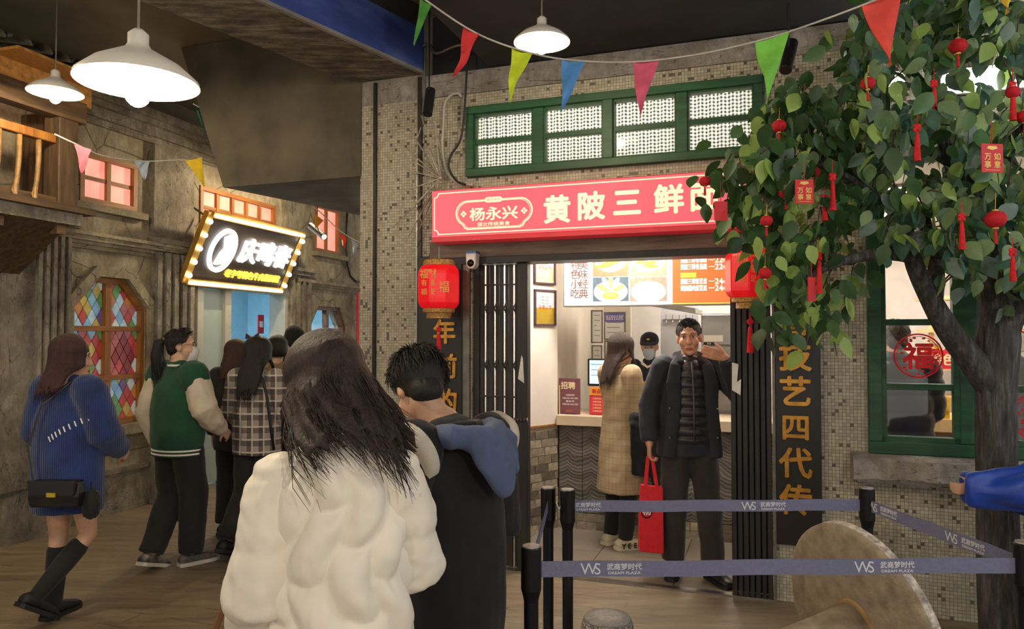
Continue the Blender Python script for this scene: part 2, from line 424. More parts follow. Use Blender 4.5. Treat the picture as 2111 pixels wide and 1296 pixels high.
# brick-tiled dado on the side wall: every brick its own piece
def brick_mats():
    out = []
    for i, c in enumerate(('#8d8272', '#756a5b', '#9c907d', '#655b4f', '#847764', '#a5977f')):
        out.append(mk('grey_brick_%d' % i, c, .6, var=.18, vs=25, bump=.3, bs=60))
    return out
BRM = brick_mats()
def bricks(p, q, z0, z1, bw=.145, bh=.062, j=.006, label=None):
    p = V(p + (0,)); q = V(q + (0,)); d = (q - p).normalized(); L = (q - p).length; ang = math.atan2(d.y, d.x)
    fr = Frame(0, 0, 0); fr.mat = SH.mat @ M.Translation(p) @ M.Rotation(ang, 4, 'Z')
    base = V((L / 2, .03, z0))
    host = B().box(0, L, .004, .06, z0, z1).build('wall_dado', mk('pale_mortar', '#b9ab93', .9, var=.06, vs=40), fr=fr, kind='structure', label=label)
    cache = {}; row = 0; z = z0 + j
    while z + bh <= z1 + .001:
        x = -(row % 2) * (bw + j) / 2 + (0 if row % 4 < 2 else .04)
        while x < L:
            xa = max(0, x); xb = min(L, x + bw)
            if xb - xa > .012:
                k = (round(xb - xa, 3), RND.randrange(6))
                if k not in cache: cache[k] = B().box(-k[0] / 2, k[0] / 2, -.006, .01, 0, bh).mesh('brick', BRM[k[1]], bevel=.0015)
                piece('brick', cache[k], host, ((xa + xb) / 2, RND.uniform(-.001, .002), z))
            x += bw + j
        z += bh + j; row += 1
bricks(ILW[0], ILW[1], 0, .85, label='grey brick tile dado on the side wall of the shop')
bricks((-.012, 1.17), (1.75, 1.17), 0, .14, .16, .064, label='low grey brick tile plinth under the shop counter')
p0 = ILW[0]; q0 = ILW[1]
B().slab([(p0[0] + .012, p0[1] - .006), (q0[0] + .012, q0[1] - .006), (q0[0] - .02, q0[1] + .02), (p0[0] - .02, p0[1] + .02)], .85, .865).build('trim_9', WOODWX, fr=SH, kind='structure', label='thin wooden cap rail above the brick dado')
# luminous ceiling panels inside
def panel(x, y, lx, ly, e, room):
    t = thing('ceiling_light', 'square white ceiling light panel %s' % room, 'light', (x, y, ZC - .03), SH)
    B().box(x - lx / 2 - .02, x + lx / 2 + .02, y - ly / 2 - .02, y + ly / 2 + .02, ZC - .025, ZC).build('light_frame', STEEL, t)
    B().box(x - lx / 2, x + lx / 2, y - ly / 2, y + ly / 2, ZC - .03, ZC - .026).build('diffuser', mk('lit_diffuser_%g' % e, '#fff6ea', .5, var=0, emit=e), t)
panel(.55, .62, .6, .4, 22, 'near the shop entrance')
panel(1.0, 2.2, .6, .6, 28, 'above the kitchen')
panel(2.35, .95, 1.0, .3, 15, 'by the dining room window')
panel(2.6, 2.1, 1.2, .3, 15, 'at the back of the dining room')

# ================================================================ lane facade (frame LF)
LX0 = LF.x(-60) - 3.2; LX1 = LF.x(760) + 2.0
def lz(px, py, y=0): return LF.z(px, py, y)
W1 = (LF.x(158), LF.x(277), lz(215, 424), lz(215, 322))
W2 = (LF.x(408), LF.x(565), lz(486, 480), lz(486, 402))
W3 = (LF.x(646), LF.x(697), lz(670, 521), lz(670, 425))
SG = (LF.x(143), LF.x(301), lz(222, 878), lz(222, 572))
DR = (LF.x(402), LF.x(592), -1, lz(495, 583))
DW = (LF.x(640), LF.x(715), .9, lz(678, 632))
ZF = 3.72
w = holed(B(), LX0, LX1, 0, ZF, 0, .22, [W1, W2, W3, SG, DR, DW])
def chamfer(mb, h, c, cz, y0, y1):
    mb.prism([(h[0], h[3]), (h[0] + c, h[3]), (h[0], h[3] - cz)], y0, y1).prism([(h[1], h[3]), (h[1] - c, h[3]), (h[1], h[3] - cz)], y0, y1)
chamfer(w, SG, .27, .27, 0, .22); chamfer(w, DW, .2, .26, 0, .22)
FAC = w.build('wall_left', PLASTER, fr=LF, kind='structure', label='aged cracked plaster facade across the lane')
B().box(LX0, LX1, .1, .3, ZF, 3.97).build('wall_left', CEIL, fr=LF, kind='structure', label='dark wall above the old facade')
def cornice(z, prof, x0, x1, label, mat=None):
    mb = B(); y = 0
    for dz, dy in prof:
        mb.box(x0, x1, -dy, .01, z, z + dz); z += dz
    mb.build('trim_10', mat or PLASTER, fr=LF, kind='structure', label=label)
zc = lz(235, 507)
cornice(zc - .06, [(.035, .03), (.03, .06), (.04, .10), (.03, .13)], LX0, LF.x(590), 'stepped plaster cornice between the storeys of the facade')
cornice(lz(680, 590) - .06, [(.035, .03), (.03, .06), (.04, .10)], LF.x(600), LX1, 'plaster cornice beyond the shop sign')
cornice(ZF - .28, [(.06, .03), (.09, .07), (.05, .12), (.08, .16)], LX0, LX1, 'heavy top cornice of the plaster facade', PLASTERD)
m = B()
for a, b in ((LX0, DR[0] - .06), (DR[1] + .06, LX1)): m.box(a, b, -.045, .01, 0, .36).box(a, b, -.06, .01, .36, .40)
m.build('baseboard_left', PLASTERD, fr=LF, kind='structure', label='worn plaster plinth at the foot of the facade')
def pilaster(px0, px1, z0, z1, flutes, label, cap=True):
    a = LF.x(px0, -.08); b = LF.x(px1, -.08); mb = B().box(a, b, -.06, .01, z0, z1)
    if flutes:
        n = flutes; wd = (b - a) / (n * 2 + 1)
        for i in range(n + 1): mb.box(a + wd * 2 * i, a + wd * (2 * i + 1), -.095, -.05, z0 + .5, z1 - .03)
        mb.box(a - .02, b + .02, -.11, .01, z0, z0 + .45)
    if cap: mb.box(a - .03, b + .03, -.12, .01, z1, z1 + .05).box(a - .05, b + .05, -.15, .01, z1 + .05, z1 + .10)
    mb.build('trim_11', PLASTERD, fr=LF, kind='structure', label=label)
pilaster(75, 143, 0, lz(110, 480), 4, 'fluted plaster pilaster left of the stained glass window')
pilaster(322, 398, 0, lz(360, 520), 4, 'fluted plaster pilaster right of the stained glass window')
pilaster(600, 640, 0, lz(620, 570), 3, 'fluted plaster pilaster beyond the lit shop sign')
pilaster(318, 400, lz(360, 505), ZF - .28, 0, 'plain plaster pier between the upper windows', False)
pilaster(590, 618, lz(620, 560), ZF - .28, 0, 'plain plaster pier right of the long upper window', False)
pilaster(5, 75, 0, lz(40, 470), 0, 'worn plaster pier under the wooden balcony', False)

# ================================================================ upper green window with gingham curtains
def gingham():
    n = NT('gingham_cloth'); x, y, z = n.xyz(); s = 1 / .0235
    def st(t): return n.math('LESS_THAN', n.math('FRACT', n.math('MULTIPLY', t, s)), .5)
    c = n.math('MULTIPLY', n.math('ADD', st(x), st(z)), .5)
    col = n.ramp(c, [(.2, '#e9e7dc'), (.5, '#8f9490'), (.8, '#2d3336')])
    n.color(col); n.p(rough=.9)
    tr = n.node('ShaderNodeBsdfTranslucent', {0: col})
    mixn = n.node('ShaderNodeMixShader', {0: .55, 1: n.b.outputs[0], 2: tr})
    n.t.links.new(mixn, n.t.nodes['Material Output'].inputs[0]); return n.m
GING = gingham()
GLASS = mk('clear_glass', '#ffffff', .03, var=0, trans=1, spec=.3)
def green_window(t, X, Z, cols, rows, fy, fw, holder=None):
    pass
def upper_window():
    x0, x1, z0, z1 = UW
    t = thing('transom_window', 'long green wooden window with black and white gingham curtains above the red sign', 'window', ((x0 + x1) / 2, .05, z0), SH)
    f = .055
    for n_, a in (('bottom_rail', (x0, x1, z0, z0 + f)), ('top_rail', (x0, x1, z1 - f, z1)), ('left_stile', (x0, x0 + f, z0 + f, z1 - f)), ('right_stile', (x1 - f, x1, z0 + f, z1 - f))):
        B().box(a[0], a[1], -.045, .06, a[2], a[3]).build(n_, GREEN, t, bevel=.004)
    cx = [SH.x(p) for p in (986, 1101, 1123, 1246, 1267, 1397, 1421, 1558)]
    zi0 = z0 + f; zi1 = z1 - f; zm = (zi0 + zi1) / 2
    for i, (a, b) in enumerate(zip(cx[1::2], cx[2::2])):
        B().box(a, b, -.03 - (.015 if i == 1 else 0), .05, zi0, zi1).build('mullion', GREEN, t, bevel=.003)
    edges = [x0 + f] + cx[1:-1] + [x1 - f]
    for i in range(4):
        a, b = edges[2 * i], edges[2 * i + 1]
        s = B()
        s.box(a, b, -.02, .04, zi0, zi0 + .012).box(a, b, -.02, .04, zi1 - .012, zi1).box(a, a + .01, -.02, .04, zi0, zi1).box(b - .01, b, -.02, .04, zi0, zi1)
        sash = s.build('sash', GREEN, t)
        B().box(a, b, -.015, .035, zm - .016, zm + .016).build('glazing_bar', GREEN, sash, bevel=.002)
        for q in (0, 1):
            p, r = (zi0 + .02, zm - .02) if q == 0 else (zm + .02, zi1 - .02)
            B().box(a + .02, b - .02, .010, .013, p, r).build('pane', GLASS, sash)
        ph = RND.uniform(0, 6)
        B().grid(lambda u, v: (a + (b - a) * u, .062 + .010 * math.sin(u * 38 + ph + 1.5 * math.sin(v * 3 + i)) , zi0 + (zi1 - zi0) * v + .004 * math.sin(u * 20)), 60, 6).build('curtain', GING, t, smooth=True)
    # lit light box behind the curtains
    B().box(x0 + .02, x1 - .02, .35, .36, z0, z1 + .1).build('light_panel', mk('lit_panel_behind_curtain', '#fff6e4', .5, var=0, emit=2.2), t)
    tb = B(); yy = .24
    tb.tube([(x0 + .05, yy, z1 - .045), (x1 - .05, yy, z1 - .045)], .014, 8)
    tb.build('lamp_tube', mk('lit_tube', '#fffaf0', .5, var=0, emit=3.5), t)
    B().box(x0 - .05, x1 + .05, .37, .38, z0 - .1, z1 + .15).box(x0 - .05, x0, .16, .38, z0 - .1, z1 + .15).box(x1, x1 + .05, .16, .38, z0 - .1, z1 + .15).box(x0 - .05, x1 + .05, .16, .38, z0 - .12, z0 - .1).box(x0 - .05, x1 + .05, .16, .38, z1 + .15, z1 + .17).build('light_box', WHITEW, t)
upper_window()

# ================================================================ red sign of the noodle shop
def sign():
    y = -.20
    x0, x1 = SH.x(890, y, 440), SH.x(1541, y, 400)
    z0 = (SH.z(890, 496, y) + SH.z(1501, 457, y)) / 2; z1 = (SH.z(890, 393, y) + SH.z(1520, 349, y)) / 2
    t = thing('shop_sign', 'long red light box sign with cream Chinese characters above the noodle shop door', 'sign', ((x0 + x1) / 2, y + .08, z0), SH)
    face = mk('red_lit_sign_face', '#d8283a', .45, var=0, emit=.24, ecol='#e87a84')
    side = mk('red_sign_side', '#c4202a', .4, var=.05, emit=.10, ecol='#e02c38')
    B().box(x0, x1, y, y + .2, z0, z1).build('sign_box', side, t, bevel=.004)
    B().box(x0 + .006, x1 - .006, y - .006, y - .0005, z0 + .006, z1 - .006).build('sign_face', face, t)
    B().box(x0 + .01, x1 - .01, y - .02, y + .2, z0 - .028, z0 - .001).build('bottom_strip', side, t)
    cream = mk('lit_cream_lettering', '#f2e6b8', .5, var=0, emit=.30, ecol='#eef0c0')
    yf = y - .007; W = x1 - x0
    # border line with notched corners
    def line(mb, pts, wd, y):
        pts = [V((p[0], 0, p[1])) for p in pts]
        n = len(pts)
        for i in range(n):
            a, b = pts[i], pts[(i + 1) % n]; d = (b - a); L = d.length
            if L < 1e-6: continue
            d /= L; q = V((-d.z, 0, d.x)) * wd / 2; e = d * wd * .5
            mb.add([(a - e + q) + V((0, y, 0)), (a - e - q) + V((0, y, 0)), (b + e - q) + V((0, y, 0)), (b + e + q) + V((0, y, 0))], [(0, 1, 2, 3)])
    m = B(); i = .024; c = .03
    a0, a1, b0, b1 = x0 + i, x1 - i - .02, z0 + i, z1 - i
    pts = []
    for cx, cz, s in ((a0, b0, 0), (a1, b0, 1), (a1, b1, 2), (a0, b1, 3)):
        for k in range(5):
            ang = [(90, 0), (180, 90), (270, 180), (360, 270)][s]; th = math.radians(ang[0] + (ang[1] - ang[0]) * k / 4)
            pts.append((cx + c * math.cos(th), cz + c * math.sin(th)))
    line(m, pts, .007, yf); m.build('border_line', cream, t)
    # crest outline
    def sx(px, py=440): return SH.x(px, y, py)
    def pz(px, py): return SH.z(px, py, y)
    cxm = sx(1018, 432); czt = pz(1018, 412); czb = pz(1018, 470); hw = (sx(1095) - sx(939)) / 2; hh = (czt - czb) / 2; cz = (czt + czb) / 2
    r = hh * .86; L = []
    up = cz + hh * .16
    for k in range(13):
        th = math.radians(-58 + (90 + 58) * k / 12); L.append((cxm + hw - r + r * math.cos(th), up + r * math.sin(th)))
    R_ = [(2 * cxm - p[0], p[1]) for p in L[::-1]]
    low = [(cxm - hw + r * .62, czb + hh * .33), (cxm - hw + r * .78, czb + hh * .1), (cxm - hw + r * 1.05, czb)]
    pts = L + R_ + low + [(2 * cxm - p[0], p[1]) for p in low[::-1]]
    m = B(); line(m, pts, .009, yf)
    m.build('crest_outline', cream, t)
    m = B(); inner = [(cxm + (p[0] - cxm) * .955, cz + (p[1] - cz) * .915) for p in pts]; line(m, inner, .003, yf - .0004); m.build('crest_inner_line', cream, t)
    pw = hw * .23; ph = .018
    pill = [(cxm - .0 + s * (pw - ph) + ph * math.cos(th), up + r + ph * math.sin(th)) for s, rg in ((1, range(-90, 91, 30)), (-1, range(90, 271, 30))) for th in [math.radians(q) for q in rg]]
    B().prism(pill, yf - .003, yf).build('crest_plate', cream, t)
    red = mk('sign_red_print', '#d8283a', .5, var=0, emit=.3)
    lettering('始于1919', t, cxm, up + r, .021, yf - .0032, red, .0, .0008)
    lettering('杨永兴', t, cxm, cz + .004, hh * .9, yf, cream, .022, .003, w=hw * 1.25)
    lettering('湖北传统美食', t, cxm, czb + hh * .3, .028, yf, cream, 0, .002, w=hw * .86)
    for s in (-1, 1):
        q = cxm + s * hw * .80; dm = B()
        for dx, dz in ((0, .013), (0, -.013), (.013, 0), (-.013, 0)): dm.prism([(q + dx, cz + dz - .010 + .01), (q + dx + .010, cz + dz + .01), (q + dx, cz + dz + .020), (q + dx - .010, cz + dz + .01)], yf - .002, yf)
        dm.build('crest_ornament', cream, t)
    # main name
    for ch, px, py in zip('黄陂三鲜面', (1149, 1220, 1293, 1379, 1452), (431, 424, 417, 410, 404)):
        lettering(ch, t, sx(px, py), pz(px, py), .172, yf, cream, .032, .004, name='sign_character')
sign()
# timber fascia below the sign and black lintel of the gate
zb0 = SH.z(1290, 530, -.06); zb1 = SH.z(1290, 497, -.06)
B().box(SH.x(893), SH.x(1596), -.06, 0, zb0 + .04, zb1 + .05).build('trim_12', wood('weathered_grey_timber', '#4c4238', '#6e6256', '#857a6d', .8, 0), fr=SH, kind='structure', label='weathered timber fascia under the red sign')
B().box(SH.x(868), SH.x(1600), -.05, .16, ZLIN - .03, zb0 + .045).build('trim_13', BLACKW, fr=SH, kind='structure', label='black steel lintel over the shop entrance')

# ================================================================ folding gates
def gate_left():
    x0, x1 = SH.x(972) + .006, SH.x(1088); zt = ZLIN - .03
    t = thing('folding_gate', 'black steel folding lattice gate half drawn across the left of the shop entrance', 'gate', ((x0 + x1) / 2, .05, 0), SH)
    B().box(x0, x0 + .045, .02, .09, .01, zt).build('gate_post', BLACKW, t, bevel=.003)
    B().box(x1 - .085, x1 - .008, .015, .085, .01, zt).build('lock_post', BLACKW, t, bevel=.003)
    n = 8; a = x0 + .06; b = x1 - .10; bar = B().box(-.0125, .0125, -.012, .012, 0, zt - .02).mesh('bar', BLACKW)
    xs = [a + (b - a) * i / (n - 1) for i in range(n)]
    for i, x in enumerate(xs): piece('bar', bar, t, (x, .045 + (i % 2) * .022, .015))
    st = (b - a) / (n - 1)
    for zc in [zt * f for f in (.17, .42, .655, .845)]:
        for s in (1, -1):
            for i in range(0, n - 1):
                z0 = zc + (.05 if (i + (s > 0)) % 2 else -.05); z1 = zc - (z0 - zc)
                B().add([(xs[i], .03 + .03 * (s > 0), z0 - .012), (xs[i + 1], .03 + .03 * (s > 0), z1 - .012), (xs[i + 1], .03 + .03 * (s > 0), z1 + .012), (xs[i], .03 + .03 * (s > 0), z0 + .012),
                         (xs[i], .036 + .03 * (s > 0), z0 - .012), (xs[i + 1], .036 + .03 * (s > 0), z1 - .012), (xs[i + 1], .036 + .03 * (s > 0), z1 + .012), (xs[i], .036 + .03 * (s > 0), z0 + .012)],
                        [(0, 1, 2, 3), (7, 6, 5, 4), (0, 4, 5, 1), (3, 2, 6, 7), (1, 5, 6, 2), (0, 3, 7, 4)]).build('lattice_link', BLACKW, t)
    for zc in (zt * .93, zt * .56, zt * .30): B().box(a - .02, b + .02, .03, .036, zc - .006, zc + .006).build('strap', BLACKW, t)
    m = B().prism([(x1 - .075, 1.30), (x1 - .03, 1.27), (x1 - .04, 1.44), (x1 - .05, 1.46)], .012, .0148)
    m.build('torn_paper', mk('torn_white_paper', '#d8d5d0', .8), t)
    B().tube([(x1 - .10 + .004 * i, .01 - .012 * math.sin(i * 1.1), 1.02 + .012 * math.sin(i * 1.7)) for i in range(26)], .005, 6).build('chain', GALV, t, smooth=True)
gate_left()
def gate_right():
    x0, x1 = SH.x(1505), SH.x(1590); zt = ZLIN - .03
    t = thing('folding_gate', 'black steel folding gate pushed together beside the gold lettered board', 'gate', ((x0 + x1) / 2, .05, 0), SH)
    n = 7; wd = (x1 - x0) / n
    me = B().box(-wd * .42, wd * .42, -.03, .03, 0, zt - .01).mesh('bar', BLACKW, bevel=.003)
    for i in range(n): piece('bar', me, t, (x0 + wd * (i + .5), .01 + .012 * (i % 2), .005))
    B().box(x0 + .01, x1 - .01, .04, .07, .02, zt - .01).build('gate_back', BLACKW, t)
    m = B().prism([(x0 + .01, 1.26), (x0 + .06, 1.23), (x0 + .065, 1.33), (x0 + .04, 1.31), (x0 + .05, 1.42), (x0 + .012, 1.43)], -.026, -.0205)
    m.build('torn_paper', mk('torn_white_paper', '#d8d5d0', .8), t)
gate_right()
B().box(SH.x(1591), SH.x(1597), -.03, 0, 0, ZLIN + .02).build('trim_14', GALV, fr=SH, kind='structure', label='narrow steel jamb beside the pushed-back gate')
B().box(SH.x(957), SH.x(971), -.03, 0, 0, ZLIN - .03).build('trim_15', GALV, fr=SH, kind='structure', label='narrow worn steel jamb beside the lattice gate')

# ================================================================ couplet boards
BOARD = mk('black_lacquer', '#17120f', .4, var=.15, vs=3)
def couplet(px0, px1, z0, z1, chars, label):
    x0, x1 = SH.x(px0), SH.x(px1)
    t = thing('couplet_board', label, 'sign board', ((x0 + x1) / 2, -.02, z0), SH)
    B().box(x0, x1, -.045, -.004, z0, z1).build('board', BOARD, t, bevel=.004)
    for ch, px, py, h in chars:
        a, b = SH.pick(px, py, -.05)
        lettering(ch, t, a, b, h * .86, -.045, GOLD, .026, .014, name='gilt_character')
couplet(868, 957, .28, ZLIN + .03, [('百', 915, 625, .19), ('年', 917, 683, .19), ('前', 920, 754, .19), ('的', 921, 826, .19), ('味', 918, 897, .19), ('道', 917, 968, .19)],
        'black board with gilt characters behind the hanging lantern left of the entrance')
couplet(1597, 1690, SH.z(1640, 1124, -.04), ZLIN + .03, [('卤', 1638, 585, .19), ('香', 1638, 660, .2), ('技', 1639, 733, .2), ('艺', 1639, 806, .2), ('四', 1640, 880, .18), ('代', 1640, 953, .2), ('传', 1640, 1029, .2)],
        'black board with gilt characters between the pushed-back gate and the green window')

# ================================================================ red lanterns
def lantern(px, pyt, pyb, y, label, col):
    x, zt = SH.pick(px, pyt, y); _, zb = SH.pick(px, pyb, y); h = zt - zb; r = h * .375
    t = thing('lantern', label, 'lantern', (x, y, zb - .12), SH, 'red lanterns hung either side of the shop entrance')
    body = mk('red_lantern_plastic', '#d4101c', .35, var=.04, emit=.14, ecol='#ff1420')
    gold = mk('gold_lantern_filigree', '#c49a5a', .4, .6, .3, 90, bump=.8, bs=140)
    H = h
    zq = lambda f: zb + H * f
    prof = [(r * .66, zq(.155)), (r * .84, zq(.18)), (r * .98, zq(.25)), (r, zq(.33)), (r, zq(.74)), (r * .97, zq(.82)), (r * .82, zq(.89)), (r * .7, zq(.915))]
    bd = B().lathe([(a, b) for a, b in prof], (x, y, 0), 8, True).build('lantern_body', body, t, bevel=.006)
    B().lathe([(r * .62, zq(.90)), (r * .74, zq(.905)), (r * .70, zq(.985)), (r * .66, zq(1))], (x, y, 0), 28).build('top_cap', gold, t)
    B().lathe([(r * .74, zq(.165)), (r * .72, zq(.10)), (r * .72, zq(.165))], (x, y, 0), 28).build('bottom_cap', gold, t)
    B().lathe([(r * .56, zq(.0)), (r * .56, zq(.095)), (r * .66, zq(.11))], (x, y, 0), 28).build('lower_ring', gold, t)
    B().tube([(x, y, zq(1)), (x, y, zq(1) + .09)], .002, 5).build('hanging_wire', STEEL, t)
    B().tube([(x, y, zb), (x, y, zb - .10)], .002, 5).build('tassel_cord', REDT, t)
    B().ball((x, y, zb - .075), (.02, .008, .018)).build('tassel_knot', REDT, t)
    B().lathe([(.005, zb - .10), (.012, zb - .115), (.014, zb - .14), (.02, zb - .255)], (x, y, 0), 12).build('tassel', REDT, t)
    gp = GOLDP; yy = y - r * .93
    # gold print on the two facets towards the street
    for s, chs in ((-.28, '福有福'), (.12, '财喜安')):
        for i, ch in enumerate(chs): lettering(ch, t, x + s * r, zq(.74 - .15 * i), .042 if i else .062, y - r * .985 + .006, gp, .01, .0035)
    lettering('福', t, x + .62 * r, zq(.52), .075, y - r * .80, gp, .01, .004)
    return t
lantern(905, 536, 656, -.28, 'red lantern hanging in front of the left gilt board', 0)
lantern(1545, 503, 636, -.28, 'red lantern hanging under the sign beside the leafy tree', 1)

# ================================================================ cameras, cables, spotlights
def seccam(px, py, label):
    x, z = SH.pick(px, py, -.1)
    t = thing('security_camera', label, 'camera', (x, -.05, z - .08), SH)
    B().prism([(x - .038, z + .055), (x + .038, z + .055), (x + .034, z - .03), (x + .022, z - .052), (x, z - .06), (x - .022, z - .052), (x - .034, z - .03)], -.135, -.06).build('camera_housing', mk('white_plastic', '#dcdad8', .35, var=.02), t, bevel=.006)
    B().box(x - .039, x + .039, -.136, -.06, z + .046, z + .062).build('blue_band', mk('blue_plastic', '#3b67a8', .4), t)
    B().ball((x, -.125, z - .02), .028).build('lens_ball', mk('black_gloss', '#0b0b0d', .1, var=0), t, smooth=True)
    B().tube([(x, -.06, z), (x, 0, z)], .016, 8).build('wall_bracket', mk('white_plastic', '#dcdad8', .35, var=.02), t)
seccam(974, 537, 'small white security camera beside the lantern at the entrance')
seccam(1897, 487, 'small white security camera on the wall behind the tree branches')
def wcable(pts, r, y, mat, label, name='cable'):
    q = [V((SH.pick(a, b, y)[0], y, SH.pick(a, b, y)[1])) for a, b in pts]; out = []
    for i in range(len(q) - 1):
        p0 = q[max(i - 1, 0)]; p1 = q[i]; p2 = q[i + 1]; p3 = q[min(i + 2, len(q) - 1)]
        for k in range(6):
            t = k / 6; out.append(.5 * ((2 * p1) + (p2 - p0) * t + (2 * p0 - 5 * p1 + 4 * p2 - p3) * t * t + (3 * p1 - p0 - 3 * p2 + p3) * t ** 3))
    B().tube(out + [q[-1]], r, 8).build(name, mat, fr=SH, label=label, cat='cable', smooth=True)
wcable([(952, 200), (945, 193), (930, 196), (917, 215), (914, 260), (912, 310), (922, 355), (945, 378), (975, 381)], .009, -.03, mk('white_conduit', '#b9b4aa', .5, var=.05), 'thick white cable looping down the tiles beside the green window')
wcable([(965, 90), (962, 150), (958, 220), (950, 285), (930, 320), (925, 345), (940, 372), (960, 381)], .008, -.075, mk('black_conduit', '#1d1c1c', .5, var=.05), 'thick black cable looping down beside the white one')
wcable([(872, 95), (885, 92), (900, 110), (940, 95), (985, 90)], .012, -.05, GALV, 'bent grey steel conduit near the ceiling by the blue beam', 'conduit')
wcable([(878, 90), (876, 120), (872, 260)], .010, -.03, GALV, 'straight grey steel conduit down the pillar edge', 'conduit')
def spot(p, q, pole_top, label, lit=None):
    p = V(p); q = V(q); d = (q - p).normalized()
    t = thing('spotlight', label, 'spotlight', p)
    B().tube([p, p + d * .002, q - d * .002, q], [.030, .034, .034, .031], 16).build('lamp_barrel', BLACK, t, smooth=False)
    if lit: B().tube([q + d * .001, q + d * .003], .025, 16).build('lamp_lens', mk('lit_spot_lens', '#fff4e0', .4, var=0, emit=lit), t)
    if lit:
        ld = bpy.data.lights.new('spot_beam', 'SPOT'); ld.energy = 28; ld.color = (1, .86, .66); ld.spot_size = 1.5; ld.spot_blend = .6; ld.shadow_soft_size = .03
        lo = bpy.data.objects.new('spot_beam', ld); C.objects.link(lo); lo.parent = t; lo.location = q + d * .02 - p; lo.rotation_euler = d.to_track_quat('-Z', 'Y').to_euler()
    m_ = (p + q) / 2
    B().tube([(m_.x, m_.y, m_.z + .03), (m_.x, m_.y, pole_top)], .006, 6).build('drop_rod', BLACK, t)
spot(P(888, 185, 5.05), P(881, 236, 4.98), 3.96, 'black spotlight hanging in front of the tiled pillar by the blue beam')
spot(P(1633, 88, 4.15), P(1619, 145, 4.05), 3.46, 'black spotlight hanging behind the green pennant')
spot(P(640, 465, 7.6), P(668, 488, 7.4), 3.96, 'lit black spotlight aimed at the upper windows of the facade', 6)
# umbrella-frame ornament of thin rods fixed on the pillar edge
def rods():
    x, z = SH.pick(908, 367, -.06)
    t = thing('wire_ornament', 'dusty umbrella frame of thin metal rods on the tiled wall beside the red sign', 'ornament', (x, -.06, z), SH)
    mt = mk('dusty_wire', '#a39a8c', .5, .5, .2, 30)
    rd = random.Random(3)
    tips = [(868, 238), (845, 268), (830, 300), (826, 348), (832, 395), (845, 435), (808, 470), (835, 500), (866, 470), (886, 440), (896, 250), (880, 300), (850, 330)]
    pts = []
    for px, py in tips:
        yy = -.04 - rd.uniform(.02, .10); a, b = SH.pick(px, py, yy); pts.append(V((a, yy, b)))
        B().tube([(x, -.06, z), (a, yy, b)], [.006, .004], 5).build('rib', mt, t)
    B().ball((x, -.06, z), .018).build('hub', mt, t)
    ring = [(868, 262), (852, 310), (849, 360), (852, 410), (866, 450), (874, 470)]
    q = []
    for px, py in ring: a, b = SH.pick(px, py, -.09); q.append((a, -.09, b))
    B().tube(q, .004, 5).build('ring_wire', mt, t)
    q = []
    for px, py in [(888, 240), (905, 290), (912, 330), (876, 350), (878, 380), (884, 410)]: a, b = SH.pick(px, py, -.05); q.append((a, -.05, b))
    B().tube(q, .004, 5).build('ring_wire', mt, t)
rods()

# ================================================================ right green window
def right_window():
    x0, x1, z0, z1 = RW
    t = thing('green_window', 'tall green wooden window with round red paper-cuts on its panes behind the tree', 'window', ((x0 + x1) / 2, .05, z0), SH)
    f = .07
    for n_, a in (('bottom_rail', (x0, x1, z0, z0 + f)), ('top_rail', (x0, x1, z1 - f, z1)), ('left_stile', (x0, x0 + f, z0 + f, z1 - f)), ('right_stile', (x1 - f, x1, z0 + f, z1 - f))):
        B().box(a[0], a[1], -.05, .07, a[2], a[3]).build(n_, GREEN, t, bevel=.004)
    xm = SH.x(1993); B().box(xm - .045, xm + .045, -.035, .06, z0 + f, z1 - f).build('mullion', GREEN, t, bevel=.004)
    rows = [z0 + f, SH.z(1890, 797), SH.z(1890, 664), 2.12, z1 - f]
    cols = [x0 + f, xm - .045, xm + .045, x1 - f]
    for c in (0, 2):
        a, b = cols[c], cols[c + 1]
        s = B().box(a, a + .028, -.03, .04, z0 + f, z1 - f).box(b - .028, b, -.03, .04, z0 + f, z1 - f).box(a, b, -.03, .04, z0 + f, z0 + f + .03).box(a, b, -.03, .04, z1 - f - .03, z1 - f)
        sash = s.build('sash', GREEN, t)
        for z in rows[1:-1]: B().box(a, b, -.025, .035, z - .018, z + .018).build('glazing_bar', GREEN, sash, bevel=.003)
        for p, q in zip(rows, rows[1:]): B().box(a + .02, b - .02, .0, .004, p, q).build('pane', GLASS, sash)
    # round red paper-cut with the character fu
    mt = mk('red_paper_cut', '#d4161e', .7, var=.05)
    for px, py, r in ((1893, 733, .128), (2128, 640, .13), (2140, 860, .13)):
        cx, cz = SH.pick(px, py, -.002); m = B()
        for a, b in ((r, r * .93), (r * .88, r * .855)):
            n = 36
            for k in range(n):
                t0, t1 = 2 * PI * k / n, 2 * PI * (k + 1) / n
                m.add([(cx + a * math.cos(t0), -.002, cz + a * math.sin(t0)), (cx + a * math.cos(t1), -.002, cz + a * math.sin(t1)), (cx + b * math.cos(t1), -.002, cz + b * math.sin(t1)), (cx + b * math.cos(t0), -.002, cz + b * math.sin(t0))], [(3, 2, 1, 0)])
        rd = random.Random(5)
        for k in range(26):                      # leafy cut-out sprays round the character
            th = rd.uniform(0, 2 * PI); rr = r * rd.uniform(.62, .82); u = cx + rr * math.cos(th); v = cz + rr * math.sin(th); s = r * rd.uniform(.06, .1)
            m.add([(u + s * math.cos(q), -.002, v + s * .6 * math.sin(q)) for q in (0, 1.2, 2.4, 3.6, 4.9)], [(4, 3, 2, 1, 0)])
        lettering('福', None, cx, cz, r * 1.15, -.001, None, .03, .002, mb=m)
        m.build('paper_cut', mt, t)
right_window()
